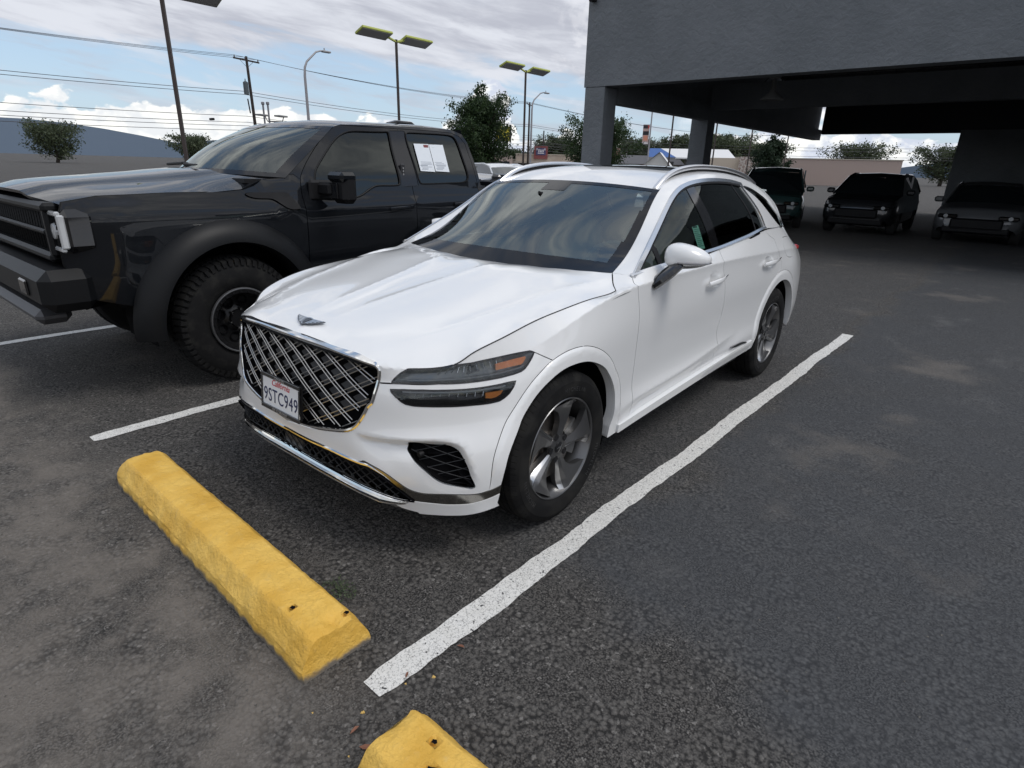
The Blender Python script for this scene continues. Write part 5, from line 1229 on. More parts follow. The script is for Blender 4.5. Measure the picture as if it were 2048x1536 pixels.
    Pg, Tg = tri_grid(np.stack(rows)); nn = np.cross(Pg[Tg[:, 1]]-Pg[Tg[:, 0]], Pg[Tg[:, 2]]-Pg[Tg[:, 0]]).sum(0); Tg = Tg if nn[2] > 0 else Tg[:, ::-1]
    panel('windscreen', Pg, Tg, glass_mat('truck_screen', (.30, .36, .34), ior=2.0), tr, flange=0)
    cell = np.arange(len(Tg))//2; ci = (cell % (k-1)+.5)/(k-1); ri = (cell//(k-1)+.5)/15
    panel('glass_border', Pg, Tg[(ci < .04) | (ci > .96) | (ri > .94) | (ri < .07)], mat('glass_border', (.006, .006, .007), rough=.06), tr, flange=0, off=.002)
    dsh = MB(); dsh.box((CX, .62, 1.32), (1.75, .6, .16), ch=.04); dsh.box((CX, 1.6, .75), (1.8, 1.9, .3)); 
    for sx_ in (-.42, .42): dsh.box((CX+sx_, 1.35, 1.25), (.5, .16, .75), ch=.05); dsh.box((CX+sx_, 1.37, 1.70), (.26, .1, .18), ch=.03)
    dsh.box((CX, 2.3, 1.25), (1.5, .2, .8), ch=.05); dsh.build('cabin', mat('truck_cabin', (.05, .055, .055), rough=.6), tr)
    # hood with its raised middle
    hy = np.array([.30, .1, -.15, -.4, -.65, -.85, -.98]); he = np.array([1.456, 1.385, 1.364, 1.360, 1.352, 1.335, 1.30]); hc = np.array([1.49, 1.475, 1.455, 1.435, 1.415, 1.39, 1.35])
    rows = []
    for y_, e_, c_ in zip(hy, he, hc):
        r = []
        for t in np.linspace(-1, 1, 33):
            s_ = abs(t); yy = y_-.18*(1-s_**2)*(1 if y_ > .0 else .6); zz = e_+(c_-e_)*(1-s_**2.5)+.022/(1+math.exp((s_-.5)/.02)); xe = float(P3(np.array([[y_, e_]]))[0, 0]); r.append((CX+(CX-xe)*t, yy, zz))
        rows.append(r)
    Pg, Tg = tri_grid(np.array(rows)); nn = np.cross(Pg[Tg[:, 1]]-Pg[Tg[:, 0]], Pg[Tg[:, 2]]-Pg[Tg[:, 0]]).sum(0); Tg = Tg if nn[2] > 0 else Tg[:, ::-1]
    panel('hood', Pg, Tg, bp, tr, flange=.02, gap=.003)
    cw = MB(); cw.box((CX, .26, 1.44), (1.86, .22, .03)); cw.build('cowl', black_matt, tr)
    wp = MB(); wp.tube([(-2.45, .42, 1.497), (-2.7, .30, 1.515), (-3.05, .24, 1.53), (-3.3, .24, 1.535)], .012, 6); wp.tube([(-3.1, .32, 1.525), (-3.4, .27, 1.545), (-3.8, .30, 1.53)], .012, 6); wp.build('wiper', black_matt, tr)
    # nose
    nm = MB(); nm.box((CX, -.97, 1.13), (1.56, .10, .36), ch=.04); g_ = nm.build('grille', black_void, tr)
    nm = MB(); nm.box((CX, -1.03, 1.285), (1.70, .09, .06), ch=.02); nm.box((CX, -1.03, .985), (1.62, .09, .06), ch=.02); nm.box((CX, -1.04, 1.135), (1.50, .05, .035), ch=.012)
    for s_ in (-1, 1): nm.box((CX+s_*.80, -1.02, 1.135), (.07, .09, .30), ch=.02)
    for k in range(-11, 12): nm.tube([(CX+k*.064, -1.02, 1.0), (CX+k*.064+.03, -1.03, 1.13), (CX+k*.064, -1.02, 1.26)], .008, 4)
    nm.build('grille_bars', fl_m, g_)
    nm = MB(); nm.box((CX, -1.05, .80), (1.98, .30, .26), ch=.06); nm.build('front_bumper', fl_m, tr)
    for sg in (1, -1):
        hl_ = MB().box((CX+sg*.885, -.93, 1.15), (.20, .20, .26), ch=.045).build('headlight', black_gloss, tr)
        q = MB(); q.box((CX+sg*.885, -1.03, 1.255), (.17, .03, .03), ch=.008); q.box((CX+sg*.885, -1.03, 1.045), (.17, .03, .03), ch=.008); q.box((CX+sg*.965, -1.02, 1.15), (.03, .04, .2), ch=.008); q.build('light_bar', mat('truck_lamp', (.45, .46, .47), rough=.15, coat=1), hl_)
        q = MB(); q.lathe([(0, .05), (-.015, .045), (-.02, 0)], 16, 'y', c=(CX+sg*.87, -1.03, 1.15)); q.build('lamp', mat('truck_lamp', (.45, .46, .47), rough=.15, coat=1), hl_)
        q = MB(); q.box((CX+sg*.62, -1.205, .80), (.16, .02, .10), ch=.01); q.build('fog_lamp', black_gloss, tr)
    q = MB(); q.box((CX, -1.10, .60), (1.4, .20, .10), ch=.04); q.build('skid_plate', mat('skid_grey', (.08, .08, .085), rough=.5, metal=.5), tr)
    # bed
    bd = MB(); bd.box((CX+.98, 3.68, 1.16), (.06, 1.98, .46), ch=.02); bd.box((CX-.98, 3.68, 1.16), (.06, 1.98, .46), ch=.02); bd.box((CX, 4.66, 1.14), (1.9, .06, .50), ch=.02); bd.box((CX, 2.72, 1.14), (1.9, .05, .5)); bd.box((CX, 3.7, .92), (1.9, 1.96, .05)); bd.build('cargo_bed', bp, tr)
    for sg in (1, -1):
        sd_ = MB(); V = []
        ring = [(3.58+.60*math.cos(a), .47+.60*math.sin(a)) for a in np.linspace(math.pi, 0, 24)]
        poly = [(2.68, .64)]+ring[:1]+ring[1:]+[(4.70, .66), (4.72, 1.40), (2.68, 1.40)]
        M_ = rot_axes(Vector((CX+sg*.985, 0, 0)), Vector((0, 1, 0)), Vector((0, 0, 1)), Vector((1, 0, 0)))
        sd_.prism(poly if sg > 0 else poly[::-1], .02*sg, M_); sd_.build('bed_side', bp, tr)
        MB().box((CX+sg*.93, 4.70, 1.12), (.14, .06, .42), ch=.02).build('tail_lamp', mat('tail_red', (.35, .01, .01), rough=.15, coat=1), tr)
    bk = MB(); bk.box((CX, 2.62, 1.65), (1.36, .02, .42)); bk.build('back_window', tint, tr)
    bk = MB(); bk.add([(CX-.96, 2.64, .65), (CX+.96, 2.64, .65), (CX+.95, 2.64, 1.40), (CX-.95, 2.64, 1.40)], [(0, 1, 2, 3)]); 
    bk.add([(CX-.94, 2.635, 1.40), (CX+.94, 2.635, 1.40), (CX+.76, 2.545, 1.92), (CX-.76, 2.545, 1.92)], [(0, 1, 2, 3)]); bk.build('cab_back', bp, tr)
    # flares, wells, wheels
    for y0 in (-.045, 3.62):
        for sg in (1, -1):
            V = []; sec = [(.73, -.005), (.715, .03), (.655, .085), (.595, .110), (.565, .112), (.555, .06), (.56, -.08)]; n = 40
            for a in np.linspace(rad(-12 if y0 < 1 else -10), rad(192), n):
                for r, o in sec:
                    yy = y0+r*math.cos(a)*.98; zz = .47+r*math.sin(a)
                    V.append((CX+sg*(1.0+o-.05*max(0, (.62-zz))), yy, max(zz, .42)))
            m_ = len(sec); F = [(i*m_+j, i*m_+j+1, (i+1)*m_+j+1, (i+1)*m_+j) for i in range(n-1) for j in range(m_-1)]
            F = F if sg < 0 else [f[::-1] for f in F]; mesh('wheel_flare', V, F, fl_m, tr, angle=40)
            w = MB()
            for k_ in range(16):
                a0, a1 = rad(-10+200*k_/16), rad(-10+200*(k_+1)/16); R = .60
                p = [(CX+sg*1.02, y0+R*math.cos(a), .47+R*math.sin(a)) for a in (a0, a1)]; q = [(CX+sg*.5, b, c_) for _, b, c_ in p]
                w.add([p[0], p[1], q[1], q[0], (CX+sg*.5, y0, .47)], [(0, 1, 2, 3), (3, 2, 4)])
            w.build('wheel_well', black_void, tr)
            we = empty('wheel'); we.parent = tr; we.location = (CX+sg*.905, y0, .460)
            fx = lambda mb, s=sg: (setattr(mb, 'V', [(a*s, b, c_) for a, b, c_ in mb.V]), setattr(mb, 'F', mb.F if s > 0 else [q[::-1] for q in mb.F]), mb)[2]
            ty = MB(); prof = [(-.13, .22), (-.16, .30), (-.15, .40), (-.13, .440), (-.09, .456), (.09, .456), (.125, .445), (.148, .40), (.160, .33), (.160, .30), (.145, .255), (.13, .235)]
            ty.lathe(prof[::-1], 72, 'x'); ti = 60
            for k_ in range(ti):
                a = 2*math.pi*k_/ti; st_ = k_ % 2
                for (x0, x1, r0_, r1_, da, sk) in ((.080, .150, .452, .452-.0, .036, .010), (.030, .074, .458, .458, .040, -.02), (-.022, .024, .458, .458, .040, .02)):
                    V = []
                    for rr_, gr in ((0, 0), (1, 0)):
                        for (xx, s_) in ((x0, -1), (x0, 1), (x1-(.012 if st_ else 0), 1), (x1-(.012 if st_ else 0), -1)):
                            an = a+s_*da+(sk if xx > (x0+x1)/2 else 0); base_r = (.456 if xx < .1 else .428) if rr_ == 0 else (.466 if xx < .1 else .446)
                            V.append((xx, base_r*math.sin(an), base_r*math.cos(an)))
                    ty.add(V, [(4, 5, 6, 7), (0, 1, 5, 4), (1, 2, 6, 5), (2, 3, 7, 6), (3, 0, 4, 7)])
            # side biters
                V = []
                for r_, x_ in ((.445, .150), (.405, .156)):
                    for s_ in (-1, 1): V.append((x_, r_*math.sin(a+s_*.028), r_*math.cos(a+s_*.028)))
                V += [(p[0]-.02, p[1], p[2]) for p in V]; ty.add(V, [(0, 1, 3, 2), (0, 2, 6, 4), (1, 5, 7, 3), (2, 3, 7, 6)])
            fx(ty).build('tyre', mat('truck_tyre', (.008, .008, .0085), rough=.8, spec=.2, var=(14, (.020, .0195, .018), .45, .75)), we, smooth=True, angle=25)
            rm = mat('wheel_black', (.012, .012, .013), rough=.35, metal=.3)
            q = MB(); q.lathe([(.158, .236), (.162, .232), (.158, .205), (.146, .198), (.06, .190), (.045, .10), (.06, .07), (.085, .065), (.085, 0)], 60, 'x'); fx(q).build('rim', rm, we, smooth=True, angle=30)
            q = MB(); q.lathe([(.150, .246), (.164, .243), (.166, .236), (.163, .231), (.158, .231)], 60, 'x'); fx(q).build('bead_ring', mat('ring_grey', (.16, .16, .165), rough=.35, metal=.7), we, smooth=True, angle=30)
            q = MB()
            for k_ in range(24):
                a = 2*math.pi*k_/24; q.lathe([(.158, .009), (.1665, .0085), (.1665, 0)], 8, 'x', c=(0, .218*math.sin(a), .218*math.cos(a)))
            fx(q).build('bead_bolts', black_matt, we, smooth=True, angle=30)
            q = MB()
            for k_ in range(8):
                a = 2*math.pi*(k_+.4)/8; q.lathe([(.068, .040), (.068, .033), (.050, .031), (.050, 0)], 20, 'x', c=(0, .138*math.sin(a), .138*math.cos(a)))
            fx(q).build('rim_hole', black_void, we, smooth=True, angle=30)
            q = MB()
            for k_ in range(6):
                a = 2*math.pi*(k_+.2)/6; q.lathe([(.05, .012), (.095, .010), (.10, .006), (.10, 0)], 8, 'x', c=(0, .072*math.sin(a), .072*math.cos(a)))
            fx(q).build('lug_nuts', mat('nut_steel', (.4, .4, .4), rough=.25, metal=1), we, smooth=True, angle=30)
    # door handle, mirrors, papers
    for sg in (1, -1):
        X = CX+sg*(1.005)
        for y0, y1, z_ in ((1.41, 1.665, 1.205), (2.20, 2.44, 1.225)):
            h = MB(); h.box((X-.004*sg, (y0+y1)/2-.02, z_-.012), (.012, .22, .060), ch=.004); h.build('handle_recess', black_void, tr)
            h = MB(); h.tube([(X+.018*sg, y0, z_), (X+.034*sg, y0+.05, z_+.006), (X+.036*sg, y1-.04, z_+.012), (X+.022*sg, y1, z_+.012)], .015, 8, flat=(1, .6)); h.build('door_handle', bp, tr, smooth=True)
        me = empty('door_mirror'); me.parent = tr
        a = MB(); a.box((CX+sg*1.05, .76, 1.385), (.20, .10, .10), ch=.02); a.box((CX+sg*.975, .76, 1.37), (.05, .24, .16), ch=.02); a.build('mirror_arm', black_matt, me)
        a = MB(); a.box((CX+sg*1.20, .815, 1.40), (.20, .13, .24), ch=.035); a.build('mirror_housing', black_matt, me)
        a = MB(); a.box((CX+sg*1.20, .800, 1.478), (.205, .15, .075), ch=.025); a.build('mirror_cap', bp, me)
        a = MB(); a.box((CX+sg*1.17, .745, 1.375), (.10, .02, .12), ch=.006); a.build('mirror_lamp', black_gloss, me)
    def gq(y_, z_, o): 
        p = P3(np.array([[y_, z_]]))[0]; return (p[0]+o, p[1], p[2])
    papers = []
    pm = mat('paper', (.72, .76, .80), rough=.6); ink = mat('ink', (.25, .28, .33), rough=.8)
    for j, (ya, yb2) in enumerate(((1.87, 2.055), (2.060, 2.243))):
        pe = mesh('window_paper', [gq(ya-.002, 1.527, .001), (gq(yb2-.005, 1.521, .001)), gq(yb2+.0, 1.768, .001), gq(ya, 1.765, .001)], [(0, 1, 2, 3)], pm, tr, smooth=False)
        q = MB(); rnd = random.Random(5+j)
        for i in range(19):
            z_ = 1.735-.0108*i
            if j == 0 and i < 2: continue
            a_ = ya+.012+rnd.random()*.02; b_ = yb2-.012-rnd.random()*.08; hh = .0035 if i % 5 else .006
            q.add([gq(a_, z_, .002), gq(b_, z_, .002), gq(b_, z_+hh, .002), gq(a_, z_+hh, .002)], [(0, 1, 2, 3)])
        q.build('paper_print', ink, tr)
    q = MB(); q.add([gq(1.985, 1.735, .0022), gq(2.045, 1.735, .0022), gq(2.045, 1.760, .0022), gq(1.985, 1.760, .0022)], [(0, 1, 2, 3)]); q.build('paper_picture', mat('paper_red', (.20, .05, .05), rough=.6), tr)
    v = MB(); v.box((CX+.905, 1.655, 1.50), (.02, .045, .17), ch=.006); v.build('post_badge', mat('post_dark', (.03, .03, .033), rough=.3), tr); 
    q = MB()
    for i in range(5): q.box((CX+.919-.010*i*.0, 1.652, 1.445+.026*i), (.006, .012, .014))
    q.build('post_mark', mat('mark_grey', (.3, .3, .3), rough=.3), tr)
    at_ = MB(); at_.tube([(CX+.1, 2.15, 1.958), (CX+.1, 2.25, 1.985), (CX+.1, 2.45, 1.985), (CX+.1, 2.5, 1.955)], .03, 8, flat=(.8, 1.4)); at_.build('roof_antenna', bp, tr, smooth=True)
    ub = MB(); ub.box((CX, 1.8, .55), (1.5, 4.6, .2)); ub.build('chassis', black_void, tr)
    st_ = MB(); 
    for sg in (1, -1): st_.box((CX+sg*.96, 1.62, .56), (.20, 1.95, .06), ch=.02)
    st_.build('running_board', fl_m, tr)
    return tr

# ---------------------------------------------------------------- ground, kerb stops, lines
OX, OY = 2.318, -2.049
def pol(ax, ay, d): return (OX+ax*d, OY+ay*d)
def asphalt():
    m = bpy.data.materials.new('asphalt'); m.use_nodes = True; t = m.node_tree; p = t.nodes['Principled BSDF']; L = t.links
    tcn = nd(t, 'ShaderNodeTexCoord'); o = tcn.outputs['Object']
    def noi(s, d=6, r=.6, off=(0, 0, 0), sc=(1, 1, 1)):
        mp = nd(t, 'ShaderNodeMapping'); mp.inputs[1].default_value = off; mp.inputs[3].default_value = sc; L.new(o, mp.inputs[0])
        n = nd(t, 'ShaderNodeTexNoise'); n.inputs['Scale'].default_value = s; n.inputs['Detail'].default_value = d; n.inputs['Roughness'].default_value = r; L.new(mp.outputs[0], n.inputs[0]); return n.outputs['Fac']
    def vor(s, feat='F1', rnd=1.0):
        v = nd(t, 'ShaderNodeTexVoronoi', feature=feat); v.inputs['Scale'].default_value = s; v.inputs['Randomness'].default_value = rnd
        w = nd(t, 'ShaderNodeVectorMath'); w.operation = 'ADD'; nn = nd(t, 'ShaderNodeTexNoise'); nn.inputs['Scale'].default_value = s*1.3; L.new(o, nn.inputs[0])
        sc_ = nd(t, 'ShaderNodeVectorMath'); sc_.operation = 'SCALE'; sc_.inputs['Scale'].default_value = .6/s; L.new(nn.outputs['Color'], sc_.inputs[0]); L.new(o, w.inputs[0]); L.new(sc_.outputs[0], w.inputs[1])
        L.new(w.outputs[0], v.inputs[0]); return v
    v1 = vor(60); v2 = vor(140); v3 = vor(32); e1 = vor(60, 'DISTANCE_TO_EDGE'); e2 = vor(140, 'DISTANCE_TO_EDGE'); e3 = vor(32, 'DISTANCE_TO_EDGE')
    sx_ = nd(t, 'ShaderNodeSeparateXYZ'); L.new(o, sx_.inputs[0])
    dome = lambda v_, k: math_('SUBTRACT', 1.0, math_('POWER', math_('MULTIPLY', v_.outputs['Distance'], k, t), 2.0, t), t, clamp=True)
    stone = dome(v1, 1.25); fine = dome(v2, 1.25); big = dome(v3, 1.4)
    bigmask = sstep(noi(2.2, 4, .6, (4, 2, 0)), .42, .62, t)
    h = math_('ADD', math_('MULTIPLY', stone, .60, t), math_('MULTIPLY', fine, .28, t), t)
    sc2 = nd(t, 'ShaderNodeSeparateXYZ'); L.new(v1.outputs['Color'], sc2.inputs[0]); h = math_('ADD', h, math_('MULTIPLY', sc2.outputs[1], .45, t), t)
    h = math_('ADD', h, math_('MULTIPLY', math_('MULTIPLY', big, bigmask, t), .5, t), t)
    h = math_('ADD', h, math_('MULTIPLY', noi(300, 3), .2, t), t)
    # worn zones: sealed strip to the right, dusty ground in front of the stops
    sep_c = nd(t, 'ShaderNodeSeparateXYZ'); L.new(v1.outputs['Color'], sep_c.inputs[0])
    tone = math_('ADD', math_('MULTIPLY', sep_c.outputs[0], .45, t), math_('MULTIPLY', noi(260, 4), .5, t), t)
    rg1 = noi(75, 5, .62, (1, 2, 0)); rg2 = noi(150, 4, .6, (5, 1, 0)); sz = sstep(noi(5, 5, .6, (2, 8, 0)), .38, .62, t)
    mixh = math_('ADD', math_('ADD', math_('MULTIPLY', math_('ADD', math_('MULTIPLY', stone, sz, t), math_('MULTIPLY', fine, math_('SUBTRACT', 1, sz, t), t), t), .34, t), math_('MULTIPLY', rg1, .62, t), t), math_('MULTIPLY', math_('ADD', rg2, math_('MULTIPLY', sc2.outputs[1], .5, t), t), .22, t), t)
    c1 = mixc(sstep(mixh, .46, .92, t), (.022, .021, .0205), (.135, .127, .118), t)
    c1 = mixc(math_('MULTIPLY', sstep(sc2.outputs[2], .86, .93, t), sstep(mixh, .60, .8, t), t), c1, (.20, .19, .178), t)
    h = math_('ADD', math_('MULTIPLY', mixh, 1.5, t), math_('MULTIPLY', big, math_('MULTIPLY', bigmask, .35, t), t), t)
    wob = math_('MULTIPLY', math_('SUBTRACT', noi(1.3, 5, .6, (7, 1, 0)), .5, t), .9, t)
    xx = math_('ADD', sx_.outputs[0], wob, t); yy = math_('ADD', sx_.outputs[1], wob, t)
    seal = math_('MULTIPLY', sstep(xx, 1.05, 1.35, t), sstep(math_('ADD', yy, math_('MULTIPLY', xx, .18, t), t), -.28, .10, t), t)
    under = math_('MULTIPLY', math_('MULTIPLY', sstep(xx, -1.3, -.4, t), math_('SUBTRACT', 1, sstep(xx, 1.0, 1.2, t), t), t), sstep(yy, -.6, -.1, t), t)
    seal = math_('MAXIMUM', seal, math_('MULTIPLY', under, .5, t), t)
    seal = math_('MULTIPLY', seal, math_('ADD', .55, math_('MULTIPLY', noi(1.1, 6, .65, (1, 9, 0)), .8, t), t), t, clamp=True)
    c2 = mixc(sstep(mixh, .44, 1.0, t), (.030, .0315, .035), (.085, .088, .092), t)
    c = mixc(seal, c1, c2, t)
    dustn = noi(3.2, 8, .65, (2, 5, 0)); dusty = math_('MULTIPLY', math_('SUBTRACT', 1, sstep(yy, -1.55, -1.05, t), t), math_('SUBTRACT', 1, sstep(xx, .9, 1.6, t), t), t)
    dusty = math_('MAXIMUM', math_('MULTIPLY', dusty, sstep(dustn, .30, .62, t), t), math_('MULTIPLY', sstep(noi(.9, 7, .6, (11, 3, 0)), .56, .72, t), .55, t), t)
    c = mixc(math_('MULTIPLY', dusty, .75, t), c, (.175, .155, .135), t)
    # light scuffed patches on the sealed part
    scf = math_('MULTIPLY', sstep(noi(1.6, 8, .7, (3, 14, 0), (1, .5, 1)), .55, .72, t), seal, t)
    c = mixc(math_('MULTIPLY', scf, .45, t), c, (.150, .148, .145), t)
    crv = math_('SUBTRACT', 1, sstep(math_('ABSOLUTE', math_('SUBTRACT', noi(.8, 5, .5, (5, 5, 0)), .5, t), None, t), 0.0, .004, t), t)
    c = mixc(math_('MULTIPLY', crv, .12, t), c, (.012, .012, .012), t)
    L.new(c, p.inputs['Base Color'])
    rg = nd(t, 'ShaderNodeMapRange'); L.new(seal, rg.inputs[0]); rg.inputs[3].default_value = .92; rg.inputs[4].default_value = .72; L.new(rg.outputs[0], p.inputs['Roughness']); p.inputs['Specular IOR Level'].default_value = .35
    b = nd(t, 'ShaderNodeBump'); b.inputs['Distance'].default_value = .012; L.new(h, b.inputs['Height'])
    bs = nd(t, 'ShaderNodeMapRange'); L.new(math_('MAXIMUM', seal, math_('MULTIPLY', dusty, .7, t), t), bs.inputs[0]); bs.inputs[3].default_value = .95; bs.inputs[4].default_value = .62; L.new(bs.outputs[0], b.inputs['Strength']); L.new(b.outputs[0], p.inputs['Normal'])
    return m
def paint_line_mat():
    m = bpy.data.materials.new('line_paint'); m.use_nodes = True; t = m.node_tree; p = t.nodes['Principled BSDF']; L = t.links
    tcn = nd(t, 'ShaderNodeTexCoord'); o = tcn.outputs['Object']
    v = nd(t, 'ShaderNodeTexVoronoi'); v.inputs['Scale'].default_value = 62; L.new(o, v.inputs[0]); n = nd(t, 'ShaderNodeTexNoise'); n.inputs['Scale'].default_value = 120; n.inputs['Detail'].default_value = 5; L.new(o, n.inputs[0])
    n2 = nd(t, 'ShaderNodeTexNoise'); n2.inputs['Scale'].default_value = 14; n2.inputs['Detail'].default_value = 6; L.new(o, n2.inputs[0])
    f = math_('ADD', math_('MULTIPLY', v.outputs['Distance'], .55, t), math_('ADD', math_('MULTIPLY', n.outputs['Fac'], .55, t), math_('MULTIPLY', n2.outputs['Fac'], .35, t), t), t)
    v4 = nd(t, 'ShaderNodeTexVoronoi', feature='DISTANCE_TO_EDGE'); v4.inputs['Scale'].default_value = 85; L.new(o, v4.inputs[0])
    v5 = nd(t, 'ShaderNodeTexVoronoi', feature='DISTANCE_TO_EDGE'); v5.inputs['Scale'].default_value = 170; L.new(o, v5.inputs[0])
    crev = math_('MULTIPLY', math_('SUBTRACT', 1, sstep(v4.outputs['Distance'], .01, .10, t), t), sstep(n.outputs['Fac'], .44, .58, t), t)
    crev2 = math_('MULTIPLY', math_('SUBTRACT', 1, sstep(v5.outputs['Distance'], .01, .10, t), t), sstep(math_('ADD', n2.outputs['Fac'], math_('MULTIPLY', n.outputs['Fac'], .4, t), t), .66, .82, t), t)
    gap = math_('MAXIMUM', math_('MAXIMUM', sstep(f, .95, .99, t), math_('MULTIPLY', crev, .75, t), t), math_('MULTIPLY', crev2, .6, t), t)
    L.new(mixc(gap, mixc(sstep(n2.outputs['Fac'], .35, .7, t), (.62, .61, .58), (.74, .73, .70), t), (.05, .05, .05), t), p.inputs['Base Color']); p.inputs['Roughness'].default_value = .8
    b = nd(t, 'ShaderNodeBump'); b.inputs['Strength'].default_value = .6; b.inputs['Distance'].default_value = .006; L.new(math_('SUBTRACT', 1, f, t), b.inputs['Height']); L.new(b.outputs[0], p.inputs['Normal'])
    return m
def build_ground():
    g = MB(); R = 3000
    g.add([(-R, -R, 0), (R, -R, 0), (R, R, 0), (-R, R, 0)], [(0, 1, 2, 3)]); o = g.build('parking_lot', asphalt()); tag(o, kind='structure')
    lm = paint_line_mat(); rnd = random.Random(3)
    def line(x0, y0, x1, y1, w, seed):
        r = random.Random(seed); n = int(math.hypot(x1-x0, y1-y0)/.02); V = []; d = Vector((x1-x0, y1-y0)).normalized(); s_ = Vector((-d.y, d.x)); a = b = 0; wa = wb = 0
        for i in range(n+1):
            t = i/n; wa = wa*.85+r.uniform(-1, 1)*.0030; wb = wb*.85+r.uniform(-1, 1)*.0030
            slow = .006*math.sin(t*23+seed)
            w_ = w*(1-.0*t); c = Vector((x0+(x1-x0)*t, y0+(y1-y0)*t)); e = .012*max(0, 1-i/3) 
            p = c+s_*(w_/2+wa+slow-e); q = c-s_*(w_/2+wb-slow-e); V += [(p.x, p.y, .004), (q.x, q.y, .004)]
        F = [(2*i, 2*i+1, 2*i+3, 2*i+2) for i in range(n)]; return V, F
    q = MB(); q.add(*line(1.083, -1.222, 1.16, 4.9, .104, 2)); o = q.build('bay_line', lm); tag(o, kind='structure')
    for k, x in enumerate((-1.62, -4.35, -7.05, 3.85, 6.55)):
        q = MB(); q.add(*line(x, -1.22, x+.04, 4.9, .104, 5+k)); o = q.build('bay_line', lm); tag(o, kind='structure')
def stop_mat():
    m = bpy.data.materials.new('yellow_stop_paint'); m.use_nodes = True; t = m.node_tree; p = t.nodes['Principled BSDF']; L = t.links
    tcn = nd(t, 'ShaderNodeTexCoord'); o = tcn.outputs['Object']
    n = nd(t, 'ShaderNodeTexNoise'); n.inputs['Scale'].default_value = 22; n.inputs['Detail'].default_value = 10; n.inputs['Roughness'].default_value = .65; L.new(o, n.inputs[0])
    n2 = nd(t, 'ShaderNodeTexNoise'); n2.inputs['Scale'].default_value = 6; n2.inputs['Detail'].default_value = 6; L.new(o, n2.inputs[0])
    v = nd(t, 'ShaderNodeTexVoronoi', feature='DISTANCE_TO_EDGE'); v.inputs['Scale'].default_value = 26; 
    w = nd(t, 'ShaderNodeVectorMath'); w.operation = 'ADD'; sc_ = nd(t, 'ShaderNodeVectorMath'); sc_.operation = 'SCALE'; sc_.inputs['Scale'].default_value = .06; L.new(n.outputs['Color'], sc_.inputs[0]); L.new(o, w.inputs[0]); L.new(sc_.outputs[0], w.inputs[1]); L.new(w.outputs[0], v.inputs[0])
    crk = math_('MULTIPLY', math_('SUBTRACT', 1, sstep(v.outputs['Distance'], 0, .05, t), t), sstep(n2.outputs['Fac'], .45, .6, t), t)
    c = mixc(sstep(n2.outputs['Fac'], .3, .7, t), (.66, .375, .05), (.82, .52, .11), t); c = mixc(math_('MULTIPLY', sstep(n.outputs['Fac'], .55, .75, t), .5, t), c, (.64, .45, .16), t)
    c = mixc(math_('MULTIPLY', crk, .09, t), c, (.36, .20, .04), t)
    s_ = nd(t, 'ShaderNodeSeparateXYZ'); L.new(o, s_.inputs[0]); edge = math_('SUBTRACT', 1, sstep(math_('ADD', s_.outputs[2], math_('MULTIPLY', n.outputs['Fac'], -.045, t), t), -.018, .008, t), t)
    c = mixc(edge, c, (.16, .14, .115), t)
    spot = sstep(n.outputs['Fac'], .735, .755, t); c = mixc(spot, c, (.13, .10, .07), t)
    L.new(c, p.inputs['Base Color']); p.inputs['Roughness'].default_value = .62
    b = nd(t, 'ShaderNodeBump'); n3 = nd(t, 'ShaderNodeTexNoise'); n3.inputs['Scale'].default_value = 70; n3.inputs['Detail'].default_value = 8; L.new(o, n3.inputs[0]); b.inputs['Strength'].default_value = 1.0; b.inputs['Distance'].default_value = .012
    L.new(math_('ADD', math_('ADD', n.outputs['Fac'], math_('MULTIPLY', n3.outputs['Fac'], .35, t), t), math_('MULTIPLY', crk, -.05, t), t), b.inputs['Height']); L.new(b.outputs[0], p.inputs['Normal']); return m
